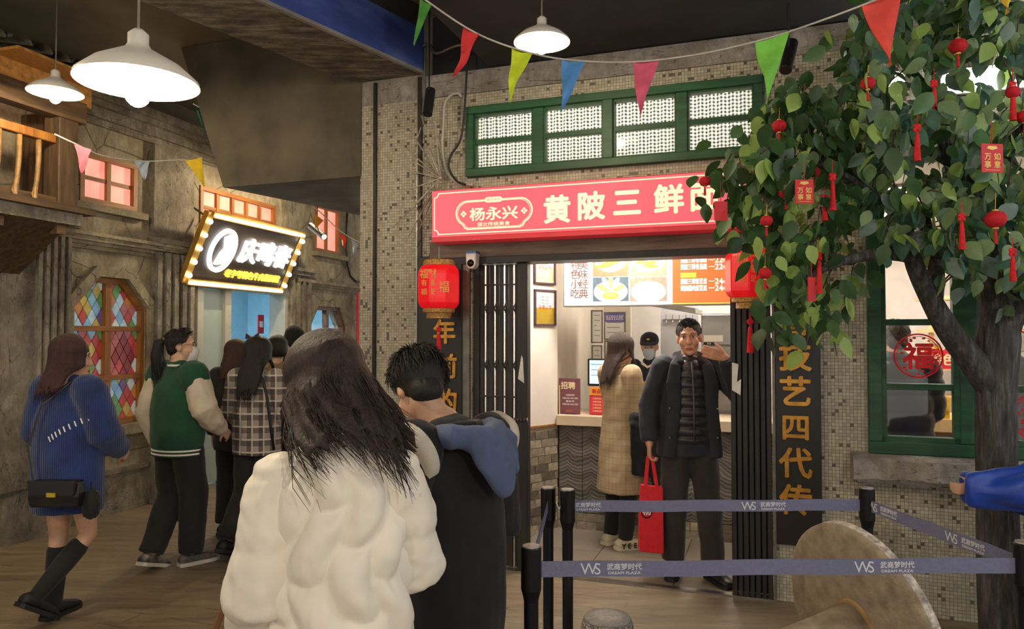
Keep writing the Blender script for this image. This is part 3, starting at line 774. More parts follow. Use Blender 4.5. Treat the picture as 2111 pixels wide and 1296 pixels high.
def sill():
    x0, x1 = SH.x(1755, -.14), XR; z1 = RW[2]; z0 = z1 - .155
    m = B(); n = 30; rd = random.Random(4); rings = []
    for i in range(n + 1):
        x = x0 + (x1 - x0) * i / n; j = lambda: rd.uniform(-.006, .006)
        rings.append([(x, 0, z0), (x, 0, z1), (x, -.10 + j(), z1 - .004), (x, -.165 + j(), z1 - .02 + j()), (x, -.175 + j(), z0 + .03 + j()), (x, -.15 + j(), z0 + j())])
    m.loft(rings); m.build('window_sill', CONC, fr=SH, label='chipped grey stone sill under the tall green window', cat='sill')
sill()
# bright batten light and its box above the right window
x0, z0 = SH.pick(1945, 182, -.12); x1 = XR
t = thing('strip_light', 'glaring white strip light on the wall above the tall green window', 'light', ((x0 + x1) / 2, -.1, z0), SH)
B().box(x0, x1, -.06, -.002, z0 - .02, z0 + .12).build('light_housing', WHITEW, t)
B().box(x0, x1, -.10, -.061, z0, z0 + .09).build('light_tube', mk('glaring_tube', '#fffdf6', .5, var=0, emit=8), t)
x, z = SH.pick(1850, 158, -.12)
t = thing('bulkhead_light', 'round glaring wall lamp left of the strip light', 'light', (x, -.08, z - .05), SH)
B().lathe([(.05, 0), (.05, .03)], (x, -.03, z), 20, mat=M.Rotation(PI / 2, 3, 'X')).build('lamp_base', WHITEW, t)
B().ball((x, -.075, z), (.04, .03, .04)).build('lamp_globe', mk('glaring_tube', '#fffdf6', .5, var=0, emit=8), t, smooth=True)

# ================================================================ counter
CY = 1.17
def counter():
    x0, x1 = .0, 1.75; zt = .94
    t = thing('counter', 'shop counter faced with dark wavy-grained panels above a brick plinth', 'counter', ((x0 + x1) / 2, CY + .2, .145), SH)
    B().box(x0 - .01, x1, CY - .05, CY + .5, zt - .085, zt).build('worktop', mk('cream_counter_top', '#cbb79c', .4, var=.04), t, bevel=.004)
    n = NT('wavy_grey_panel')
    x, y, z = n.xyz(); fx = n.math('SUBTRACT', n.math('FRACT', n.math('MULTIPLY', x, 1 / .2)), .5)
    arc = n.math('ADD', z, n.math('MULTIPLY', n.math('MULTIPLY', fx, fx), -.16))
    arc = n.math('ADD', arc, n.math('MULTIPLY', n.noise(3, 4), .16))
    wv = n.math('SINE', n.math('MULTIPLY', arc, 210)); w2 = n.math('SINE', n.math('MULTIPLY', arc, 47))
    f = n.math('MULTIPLY_ADD', n.math('ADD', wv, w2), .2, .5)
    n.color(n.ramp(f, [(.1, '#4b4640'), (.6, '#6c665e'), (.95, '#7d776e')])); n.p(rough=.6); n.bump(f, .5, .01)
    wd = .2; k = 0; xx = x0
    B().box(x0, x1, CY + .012, CY + .45, .145, zt - .087).build('carcass', BLACK, t)
    while xx < x1 - .05:
        b = min(xx + wd, x1); B().box(xx + .002, b - .002, CY - .004, CY + .012, .145, zt - .087).build('front_panel', n.m, t, bevel=.002); xx += wd
counter()
# ---------------- things on the counter
def standee(px0, px1, py0, py1, y, mats, name, label, cat):
    x0, z1 = SH.pick(px0, py0, y); x1, z0 = SH.pick(px1, py1, y); z0 = .94
    t = thing(name, label, cat, ((x0 + x1) / 2, y, z0), SH)
    B().box(x0, x1, y, y + .012, z0, z1).build('card', mats, t)
    B().prism([(x0 + .02, z0), (x1 - .02, z0), (x1 - .02, z0 + .004), (x0 + .02, z0 + .004)], y - .02, y + .06).build('foot', GLASS, t)
    return t, x0, x1, z0, z1
t, x0, x1, z0, z1 = standee(1152, 1196, 779, 848, 1.22, mk('plum_card', '#7a4a50', .5, var=.03), 'notice_stand', 'plum coloured recruitment notice standing on the shop counter', 'notice')
xm = (x0 + x1) / 2; H = z1 - z0
lettering('招聘', t, xm - .012, z1 - H * .2, H * .2, 1.22, CREAMP, .02, .001, w=(x1 - x0) * .66)
for i, s in enumerate(('早班煮面师傅', '月薪4000-5000 包吃', '服务员', '月薪3500-4500 包吃')): lettering(s, t, xm + .006, z1 - H * (.47 + .085 * i), H * .05, 1.22, WHITEP, .01, .001, w=(x1 - x0) * (.74 if i % 2 else .4))
lettering('杨永兴', t, xm, z0 + H * .09, H * .06, 1.22, mk('orange_print', '#d8643a', .6, var=0), 0, .001)
B().box(x0 + .004, x0 + .010, 1.216, 1.22, z0, z1 - H * .2).build('gold_stripe', CREAMP, t)
t, x0, x1, z0, z1 = standee(1215, 1246, 797, 846, 1.23, mk('red_card', '#d0343e', .5, var=.03), 'price_card', 'small red and orange price card on the counter under the screen', 'price card')
H = z1 - z0; xm = (x0 + x1) / 2
B().box(x0, x1, 1.227, 1.23, z1 - H * .3, z1).build('orange_header', mk('orange_card', '#e09a3c', .5, var=.03), t)
for i in range(5): lettering('三鲜豆丝', t, xm, z1 - H * (.42 + .11 * i), H * .06, 1.23, CREAMP, .01, .001, w=(x1 - x0) * .6)
lettering('新品', t, xm, z1 - H * .15, H * .16, 1.2265, REDP, .02, .001)
def pos():
    y = 1.30; x0, z1 = SH.pick(1211, 739, y); x1, z0 = SH.pick(1290, 797, y)
    t = thing('till_screen', 'black-framed till touch screen glowing pale blue on the counter', 'screen', ((x0 + x1) / 2, y, .94), SH)
    B().box(x0, x1, y, y + .03, z0, z1).build('screen_frame', BLACK, t, bevel=.006)
    B().box(x0 + .018, x1 - .018, y - .002, y - .0005, z0 + .02, z1 - .012).build('display', mk('pale_blue_display', '#bfe0f0', .4, var=0, emit=.38), t)
    xm = (x0 + x1) / 2
    B().box(xm - .03, xm + .03, y + .03, y + .07, .945, z0 + .12).build('stand_neck', BLACK, t)
    B().box(xm - .09, xm + .09, y - .03, y + .13, .94, .952).build('stand_foot', BLACK, t, bevel=.003)
    m = B()
    for i in range(3): m.box(x0 + .03, x0 + .13, y - .0028, y - .002, z1 - .05 - .045 * i, z1 - .045 - .045 * i)
    m.box(xm + .03, xm + .032, y - .0028, y - .002, z0 + .03, z1 - .02); m.build('screen_lines', mk('grey_screen_text', '#6f8ea0', .5, var=0), t)
pos()
x, z = SH.pick(1137, 862, 1.16)
t = thing('wall_sticker', 'white and red safety sticker at the end of the counter', 'sticker', (x, 1.14, z - .05), SH)
B().box(x - .02, x + .018, 1.13, 1.137, z - .055, z + .055).build('sticker_sheet', WHITEP, t)
B().box(x - .018, x + .016, 1.128, 1.13, z - .05, z - .015).build('red_field', REDP, t)

# ================================================================ menu light box
def menu():
    y = 1.0; x0 = SH.x(1164, y); x1 = SH.x(1640, y); z0 = (SH.z(1164, 631, y) + SH.z(1500, 624, y)) / 2; z1 = z0 + .62
    t = thing('menu_board', 'wide lit menu board with dish photos and an orange price list above the counter', 'menu board', ((x0 + x1) / 2, y, z0), SH)
    B().box(x0 - .01, x1, y, y + .12, z0 - .01, min(z1, ZC - .01)).build('menu_box', mk('menu_housing', '#8e8780', .5), t)
    xs = SH.x(1387, y)
    white = mk('lit_menu_white', '#fbf7f2', .4, var=0, emit=.55)
    org = mk('lit_menu_orange', '#f0562a', .4, var=0, emit=.42, ecol='#f4592a')
    B().box(x0, xs, y - .004, y - .0005, z0, z1 - .02).build('white_panel', white, t)
    B().box(xs, x1, y - .004, y - .0005, z0 + .008, z1 - .02).build('orange_panel', org, t)
    B().box(xs, x1, y - .005, y - .0005, z0, z0 + .008).build('gold_edge', mk('gold_edge_strip', '#e0b050', .4, .3, 0, emit=.4), t)
    yf = y - .005
    ink = mk('sepia_ink', '#6a4030', .7, var=0)
    def gp(px, py): return SH.pick(px, py, yf)
    for col, px in (('特色小吃', 1186), ('美味经典', 1203)):
        for i, ch in enumerate(col): a, b = gp(px, 545 + 20 * i); lettering(ch, t, a, b, .075, yf, ink, .018, .0005, name='menu_character')
    # four dish photographs on the panel
    bgs = [mk('dish_bg_%d' % i, c, .5, var=.1, vs=30, emit=.2) for i, c in enumerate(('#8a6a50', '#9a8570', '#4a5a66', '#8d7c6c'))]
    cream = mk('dish_white', '#fff6e2', .4, var=0, emit=.42); food = mk('dish_golden', '#e8a83a', .5, var=.35, vs=60, emit=.3); leaf = mk('dish_greens', '#c8c060', .5, var=.3, vs=60, emit=.3)
    def disc(cx, cz, rx, rz, yy, mt, nm, clip, par, n=26):
        pts = [(min(max(cx + rx * math.cos(2 * PI * k / n), clip[0]), clip[1]), min(max(cz + rz * math.sin(2 * PI * k / n), clip[2]), clip[3])) for k in range(n)]
        B().prism(pts, yy - .0006, yy).build(nm, mt, par)
    cells = [(1222, 1296, 500, 570), (1298, 1375, 500, 570), (1222, 1296, 571, 621), (1298, 1375, 571, 621)]
    for i, (pa, pb, qa, qb) in enumerate(cells):
        a, _ = gp(pa, 580); b, _ = gp(pb, 580); zt = gp((pa + pb) / 2, qa)[1]; zb = gp((pa + pb) / 2, qb)[1]; cl = (a, b, zb, zt); cx = (a + b) / 2; cz = (zt + zb) / 2
        ph = B().box(a, b, yf - .001, yf, zb, zt).build('dish_photo', bgs[i], t)
        disc(cx, cz + (.02 if i < 2 else -.02), (b - a) * .47, (zt - zb) * .44, yf - .0012, cream, 'plate', cl, ph)
        rd = random.Random(i)
        if i == 0:
            for k in range(5): disc(cx - .06 + .03 * k, cz - .05 + .012 * k, .055, .016, yf - .002 - .0001 * k, food, 'food', cl, ph)
        elif i == 1:
            for k in range(4): disc(cx + rd.uniform(-.07, .07), cz - .04 + rd.uniform(-.03, .03), .05, .012, yf - .002 - .0001 * k, food, 'food', cl, ph)
        elif i == 2:
            for k in range(5):
                th = math.radians(25 + 32 * k); u, v = cx + .07 * math.cos(th), cz - .03 + .09 * math.sin(th)
                pts = [(u + .055 * math.cos(th) * math.cos(q) - .02 * math.sin(th) * math.sin(q), v + .055 * math.sin(th) * math.cos(q) + .02 * math.cos(th) * math.sin(q)) for q in [2 * PI * j / 14 for j in range(14)]]
                B().prism([(min(max(p, a), b), min(max(q, zb), zt)) for p, q in pts], yf - .0026 - .0001 * k, yf - .002).build('food', cream if k % 2 else leaf, ph)
            disc(cx, cz - .05, .065, .03, yf - .003, food, 'food', cl, ph); disc(cx, cz - .045, .045, .018, yf - .0037, leaf, 'food', cl, ph)
    wh = mk('lit_menu_text', '#fff6ea', .4, var=0, emit=.45)
    for s, py, pr in (('黄陂三鲜骨汤粉', 535, '22'), ('黄陂三鲜骨汤面', 549, '22'), ('黄陂三鲜煮豆丝', 579, '24'), ('黄陂腊肉煮豆丝', 593, '24')):
        a, b = gp(1430, py + .5); lettering(s, t, a, b, .043, yf, wh, .02, .0006, w=gp(1457, py)[0] - gp(1403, py)[0])
        a, b = gp(1482, py); lettering(pr, t, a, b, .042, yf, wh, .015, .0006)
        a, b = gp(1497, py + 1); lettering('元/份', t, a, b, .022, yf, wh, 0, .0006)
        a, b = gp(1467, py); B().box(a - .022, a + .022, yf - .0006, yf, b - .0015, b + .0015).build('price_dash', wh, t)
    a, b = gp(1419, 567); B().box(a - .058, a + .058, yf - .0006, yf, b - .018, b + .018).build('yellow_tag', mk('lit_yellow_tag', '#f6d044', .4, var=0, emit=.35), t)
    lettering('特色豆丝', t, a, b, .026, yf - .0007, org, 0, .0004)
menu()
# ================================================================ kitchen things behind the counter
def frame_on_left(px, py, w_, h_, label, cols):
    d = V((ILW[1][0] - ILW[0][0], ILW[1][1] - ILW[0][1], 0)).normalized(); ang = math.atan2(d.y, d.x)
    fr = Frame(0, 0, 0); fr.mat = SH.mat @ M.Translation((ILW[0][0], ILW[0][1], 0)) @ M.Rotation(ang, 4, 'Z'); fr.inv = fr.mat.inverted()
    x, z = fr.pick(px, py, -.01)
    t = thing('certificate_frame', label, 'picture frame', (x, -.01, z - h_ / 2), fr)
    m = B(); b = .014
    m.box(x - w_ / 2, x + w_ / 2, -.02, 0, z - h_ / 2, z - h_ / 2 + b).box(x - w_ / 2, x + w_ / 2, -.02, 0, z + h_ / 2 - b, z + h_ / 2).box(x - w_ / 2, x - w_ / 2 + b, -.02, 0, z - h_ / 2, z + h_ / 2).box(x + w_ / 2 - b, x + w_ / 2, -.02, 0, z - h_ / 2, z + h_ / 2)
    m.build('frame', mk('dark_frame_wood', '#4a2f38', .4), t)
    B().box(x - w_ / 2 + b, x + w_ / 2 - b, -.008, 0, z - h_ / 2 + b, z + h_ / 2 - b).build('certificate', cols[0], t)
    B().box(x - w_ / 2 + b, x + w_ / 2 - b, -.009, -.0085, z - h_ / 2 + b, z).build('gold_field', cols[1], t)
    lettering('荣誉证书', t, x, z + h_ * .02, .035, -.0092, REDP, .01, .0006)
    for i in range(3): lettering('黄陂三鲜面', t, x, z + h_ * (.30 - .09 * i), .016, -.0085, mk('grey_ink', '#7a7468', .7, var=0), 0, .0004)
    return fr
pc = mk('certificate_paper', '#e6e2da', .5, var=.04); gd = mk('gold_brass_plate', '#b89a34', .35, .5, .15, 5)
LW = frame_on_left(1124, 634, .25, .295, 'framed gold and white certificate on the side wall', (pc, gd))
frame_on_left(1123, 552, .25, .27, 'framed certificate hanging just under the lintel', (pc, mk('pale_gold', '#d9cfa4', .4, .2)))
x, z = LW.pick(1083, 680, -.01)
B().box(x - .08, x + .012, -.015, -.002, z - .35, z + .30).build('red_banner', mk('red_cloth_banner', '#c81c2c', .7), fr=LW, label='strip of red banner on the side wall behind the lattice gate', cat='banner')
def paper(px0, px1, py0, py1, y, label, head=None):
    x0, z1 = SH.pick(px0, py0, y); x1, z0 = SH.pick(px1, py1, y)
    t = thing('wall_notice', label, 'notice', ((x0 + x1) / 2, y, z0), SH)
    B().box(x0, x1, y - .004, y, z0, z1).build('sheet', mk('notice_paper', '#d6d2cc', .6, var=.03), t)
    b = .012; m = B().box(x0, x1, y - .008, y, z1 - b, z1).box(x0, x1, y - .008, y, z0, z0 + b).box(x0, x0 + b, y - .008, y, z0, z1).box(x1 - b, x1, y - .008, y, z0, z1)
    m.build('notice_frame', GALV, t)
    ink = mk('grey_ink', '#7a7468', .7, var=0); m = B(); n = int((z1 - z0) / .05)
    for i in range(1, n): m.box(x0 + .03, x1 - .03 - (.03 if i % 3 == 0 else 0), y - .0048, y - .004, z1 - .05 * i - .006, z1 - .05 * i)
    m.build('print_lines', ink, t)
    if head:
        B().box(x0 + b, x1 - b, y - .006, y - .004, z1 - .10, z1 - b).build('header', mk('violet_header', '#6a62a0', .5), t)
        lettering('食品安全公示栏', t, (x0 + x1) / 2, z1 - .055, .05, y - .006, WHITEP, .01, .0008, w=(x1 - x0) * .8)
YB = 2.45
B().box(.1, SH.x(1300, YB), YB + .003, YB + .05, 0, ZC).build('wall_kitchen', mk('beige_kitchen_wall', '#cfc3b0', .7, var=.03), fr=SH, kind='structure', label='beige partition behind the till with framed notices')
paper(1219, 1243, 639, 707, YB, 'framed white notice beside the violet-headed notice')
paper(1220, 1242, 711, 760, YB, 'framed white notice hung below another framed one')
paper(1245, 1290, 643, 700, YB, 'framed notice with a violet header on the kitchen wall', True)
paper(1246, 1288, 702, 760, YB, 'plain framed licence below the violet-headed notice')
YC = 2.1
x0, x1 = SH.x(1362, YC), SH.x(1440, YC)
B().box(x0, x1, YC, YC + .3, 0, ZC).build('column', mk('white_gloss_tile', '#dcdce0', .3, var=.02), fr=SH, label='white tiled column behind the standing man', cat='column')
zh = SH.z(1400, 660, YC - .02)
t = thing('hook_rail', 'steel rail of utensil hooks on the white column', 'hook rail', ((x0 + x1) / 2, YC - .01, zh), SH)
B().box(x0 + .02, x1 - .02, YC - .01, YC, zh, zh + .012).build('rail', STEEL, t)
for i in range(5):
    hx = x0 + .05 + (x1 - x0 - .1) * i / 4; B().tube([(hx, YC - .012, zh + .05), (hx, YC - .014, zh), (hx, YC - .03, zh - .02), (hx, YC - .035, zh)], .004, 5).build('hook', STEEL, t)
def fridge():
    y = 1.75; x0, x1 = SH.x(1445, y), SH.x(1560, y); zt = SH.z(1480, 646, y); zm = SH.z(1480, 712, y)
    t = thing('refrigerator', 'grey steel refrigerator with two stacked doors behind the standing man', 'refrigerator', ((x0 + x1) / 2, y + .3, 0), SH)
    st = mk('fridge_steel', '#9c9a96', .35, .6, .05)
    B().box(x0, x1, y + .03, y + .6, 0.01, zt).build('cabinet', mk('fridge_white', '#bdbab6', .4), t)
    B().box(x0 + .01, x1 - .01, y, y + .03, zm + .006, zt - .01).build('upper_door', st, t, bevel=.004)
    B().box(x0 + .01, x1 - .01, y, y + .03, .08, zm - .006).build('lower_door', st, t, bevel=.004)
    a, b = SH.pick(1468, 699, y); B().box(a - .07, a + .09, y - .003, y, b - .02, b + .035).build('label_plate', WHITEP, t)
    B().box(a - .07, a + .02, y - .003, y, b - .05, b - .026).build('maker_plate', BLACK, t); lettering('星星', t, a - .025, b - .038, .016, y - .003, WHITEP, .01, .0006)
fridge()
# extractor hood edge under the menu
x0, x1 = SH.x(1240, 1.5), SH.x(1440, 1.6); z = SH.z(1400, 645, 1.6)
B().prism([(x0, z + .14), (x1, z - .01), (x1, z + .03), (x0, z + .18)], 1.35, 1.95).build('extractor_hood', STEEL, fr=SH, label='slanting steel extractor hood under the menu board', cat='hood')

# ================================================================ dining room behind the right window
x0 = SH.x(1840, 1.6); zt = SH.z(1940, 862, 1.6)
t = thing('serving_counter', 'pale wooden serving counter seen through the green window', 'counter', (x0 + .8, 1.8, 0), SH)
B().box(x0, XR - .1, 1.55, 2.1, zt - .10, zt).build('counter_top', mk('pale_birch', '#c9a97a', .5, var=.08), t, bevel=.004)
B().box(x0 + .02, XR - .12, 1.6, 2.05, .01, zt - .10).build('counter_front', mk('brown_panel', '#7a5f4c', .6), t)
xs = SH.x(1915, 2.4)
t = thing('shelf_rack', 'wooden shelf rack with red and yellow labels behind the serving counter', 'shelf', (xs + .4, 2.5, 0), SH)
for x in (xs, xs + .45, xs + .9): B().box(x, x + .04, 2.4, 2.44, .01, 1.95).build('upright', mk('pale_birch', '#c9a97a', .5, var=.08), t)
for z in (1.05, 1.3, 1.62, 1.9): B().box(xs - .05, xs + 1.0, 2.36, 2.7, z, z + .03).build('shelf_board', mk('pale_birch', '#c9a97a', .5, var=.08), t)
rd = random.Random(2)
gidx = 0
for z, items in ((1.33, 5), (1.65, 5), (1.08, 4)):
    for i in range(items):
        x = xs + .06 + .17 * i + rd.uniform(-.02, .02); c = ('#d8a820', '#c83028', '#d8d4cc', '#4a7a4a', '#8a5a30')[(gidx * 2 + i) % 5]; gidx += 1
        h = rd.uniform(.10, .2); w_ = rd.uniform(.05, .07)
        mt = mk('jar_' + c[1:], c, .4)
        tj = thing('jar', 'small %s jar on the %s shelf of the rack behind the window' % ({'#d8a820': 'yellow', '#c83028': 'red', '#d8d4cc': 'white', '#4a7a4a': 'green', '#8a5a30': 'brown'}[c], {1.33: 'middle', 1.65: 'upper', 1.08: 'lower'}[z]), 'jar', (x, 2.565, z + .002), SH, 'jars on the shelf rack')
        B().lathe([(w_ * .9, z + .002), (w_, z + .01), (w_, z + h * .8), (w_ * .7, z + h * .9)], (x, 2.565, 0), 12).build('jar_body', mt, tj, smooth=False)
        B().lathe([(w_ * .75, z + h * .9), (w_ * .75, z + h)], (x, 2.565, 0), 12).build('lid', STEEL, tj)
x, z = SH.pick(1965, 741, 1.9)
t = thing('red_price_board', 'red price board hanging above the serving counter', 'price board', (x, 1.9, z - .06), SH)
B().box(x - .2, x + .25, 1.9, 1.92, z - .075, z + .075).build('board', mk('red_board', '#cc2230', .5), t)
lettering('特色卤味', t, x + .02, z, .09, 1.9, CREAMP, .02, .002)
for px, py, ch in ((1938, 800, '牛肉粉'), (1938, 808, None)):
    if ch is None: continue
    a, b = SH.pick(px, py, 1.54)
    t = thing('yellow_tag', 'yellow price tag on the serving counter', 'price tag', (a, 1.58, zt), SH)
    B().box(a - .07, a + .07, 1.58, 1.586, zt, zt + .16).build('card', mk('yellow_card', '#e0ac1c', .5), t)
    lettering(ch, t, a, zt + .05, .04, 1.58, mk('dark_ink', '#3a2a1a', .7, var=0), .01, .001)

# ================================================================ lane facade details
PINK = NT('lit_pink_pane'); _f = PINK.noise(4, 4)
PINK.color('#e08878'); PINK.emit(PINK.ramp(_f, [(.3, '#e87868'), (.6, '#f2a08e'), (.8, '#ffd0b8')]), .42); PINK = PINK.m
def oak_window(h, cols, rows, label, open_last=False, fw=.045, bars=None):
    x0, x1, z0, z1 = h
    t = thing('oak_window', label, 'window', ((x0 + x1) / 2, .06, z0), LF)
    m = B(); m.box(x0, x1, -.015, .08, z0, z0 + fw).box(x0, x1, -.015, .08, z1 - fw, z1)
    m.build('rail', WOODWX, t)
    B().box(x0, x0 + fw, -.015, .08, z0 + fw, z1 - fw).build('stile', WOODW, t); B().box(x1 - fw, x1, -.015, .08, z0 + fw, z1 - fw).build('stile', WOODW, t)
    xs = bars or [x0 + fw + (x1 - x0 - 2 * fw) * i / cols for i in range(cols + 1)]; zs = [z0 + fw + (z1 - z0 - 2 * fw) * i / rows for i in range(rows + 1)]
    for x in xs[1:-1]: B().box(x - .022, x + .022, .0, .05, z0 + fw, z1 - fw).build('mullion', WOODW, t)
    for z in zs[1:-1]: B().box(x0 + fw, x1 - fw, .008, .045, z - .016, z + .016).build('glazing_bar', WOODWX, t)
    for i in range(cols):
        for j in range(rows): B().box(xs[i], xs[i + 1], .03, .034, zs[j], zs[j + 1]).build('pane', PINK, t)
    return t
oak_window(W1, 2, 2, 'small oak window with four glowing pink panes beside the balcony')
oak_window(W2, 5, 2, 'long oak window with glowing pink panes above the lit black sign')
oak_window(W3, 2, 1, 'narrow oak window with pink panes behind the lit spotlight')
B().box(W3[0] - .06, W3[1] + .12, -.09, 0, W3[2] - .07, W3[2] - .01).build('trim_16', PLASTER, fr=LF, kind='structure', label='plaster sill under the narrow pink window')
B().box(W1[0] - .08, W1[1] + .08, -.07, 0, W1[2] - .07, W1[2] - .01).build('trim_17', PLASTER, fr=LF, kind='structure', label='plaster sill under the small pink window')

# ---------------- stained glass window: every leaded diamond is a pane of its own
def clip_poly(poly, a, b):                       # keep the left side of a->b
    out = []; n = len(poly)
    sd = lambda p: (b[0] - a[0]) * (p[1] - a[1]) - (b[1] - a[1]) * (p[0] - a[0])
    for i in range(n):
        p, q = poly[i], poly[(i + 1) % n]; s, t = sd(p), sd(q)
        if s >= 0: out.append(p)
        if s * t < 0: k = s / (s - t); out.append((p[0] + (q[0] - p[0]) * k, p[1] + (q[1] - p[1]) * k))
    return out
SGC = [mk('stained_glass_%d' % i, c, .25, var=.12, vs=14, emit=.10) for i, c in enumerate(('#7ea8c4', '#a8403c', '#5f8a50', '#b09a4c', '#a6c4d2', '#a45c5c', '#6a5080', '#b8c4bc', '#b0743c', '#7a2c30'))]
def stained():
    x0, x1, z0, z1 = SG; c = .27; t = thing('stained_glass_window', 'tall oak window of multicoloured leaded diamond panes with cut top corners', 'window', ((x0 + x1) / 2, .06, z0), LF)
    fw = .05
    outer = [(x0, z0), (x1, z0), (x1, z1 - c), (x1 - c, z1), (x0 + c, z1), (x0, z1 - c)]
    k = fw; inner = [(x0 + k, z0 + k), (x1 - k, z0 + k), (x1 - k, z1 - c - k * .3), (x1 - c - k * .3, z1 - k), (x0 + c + k * .3, z1 - k), (x0 + k, z1 - c - k * .3)]
    n = 6
    for i in range(n):
        j = (i + 1) % n; B().prism([outer[i], outer[j], inner[j], inner[i]], .02, .12).build('frame_side', WOODW if i in (1, 5) else WOODWX, t)
    xm = (x0 + x1) / 2; B().box(xm - .032, xm + .032, .02, .1, z0 + k, z1 - k).build('mullion', WOODW, t)
    zr = [lz(222, 779), lz(222, 677)]
    for z in zr: B().box(x0 + k, x1 - k, .015, .095, z - .022, z + .022).build('glazing_bar', WOODWX, t)
    dw, dh = .096, .155
    rd = random.Random(12); cells = [z0 + k] + zr + [z1 - k]
    for ci, (a, b) in enumerate(((x0 + k, xm - .032), (xm + .032, x1 - k))):
        for ri in range(3):
            p0 = cells[ri] + (.022 if ri else 0); p1 = cells[ri + 1] - (.022 if ri < 2 else 0)
            region = rect(a, b, p0, p1)
            if ri == 2:
                for e in ((inner[2], inner[3]), (inner[4], inner[5])): region = clip_poly(region, *e)
            lead = B().prism(region, .078, .082).build('lead_backing', mk('dark_lead', '#2b2a2a', .6, .3), t)
            gx = int((b - a) / dw) + 2; gz = int((p1 - p0) / dh) + 2
            for r in range(-1, 2 * gz + 1):
                for q in range(-1, gx + 1):
                    cx = a + (q + (.5 if r % 2 else 0)) * dw; cz = p0 + r * dh / 2; s = .88
                    poly = [(cx - dw / 2 * s, cz), (cx, cz - dh / 2 * s), (cx + dw / 2 * s, cz), (cx, cz + dh / 2 * s)]
                    m = len(region)
                    for i in range(m):
                        if len(poly) > 2: poly = clip_poly(poly, region[i], region[(i + 1) % m])
                    if len(poly) < 3: continue
                    ar = abs(sum(poly[i][0] * poly[(i + 1) % len(poly)][1] - poly[(i + 1) % len(poly)][0] * poly[i][1] for i in range(len(poly)))) / 2
                    if ar < .0006: continue
                    fz = (cz - z0) / (z1 - z0); red = ci == 1 and abs(cx - (a + b) / 2) < .13 and abs(cz - (p0 + p1) / 2) < .2 and ri == 1
                    mt = SGC[rd.choice((1, 5, 9))] if red else SGC[rd.choice((0, 4, 7, 0, 1, 2, 3) if rd.random() < .62 else (5, 6, 8, 1, 3, 2))]
                    B().prism(poly, .066, .077).build('pane', mt, lead)
    # plaster surround
    return t
stained()
m = B(); x0, x1, z0, z1 = SG; c = .27; o = .09
out = [(x0 - o, z0 - .02), (x1 + o, z0 - .02), (x1 + o, z1 - c + .04), (x1 - c + .04, z1 + o), (x0 + c - .04, z1 + o), (x0 - o, z1 - c + .04)]
inn = [(x0, z0), (x1, z0), (x1, z1 - c), (x1 - c, z1), (x0 + c, z1), (x0, z1 - c)]
for i in (1, 2, 3, 4, 5): m.prism([out[i], out[(i + 1) % 6], inn[(i + 1) % 6], inn[i]], -.05, .01)
m.box(x0 - o, x1 + o, -.09, .01, z0 - .09, z0)
m.build('trim_18', PLASTER, fr=LF, kind='structure', label='raised plaster surround of the stained glass window')

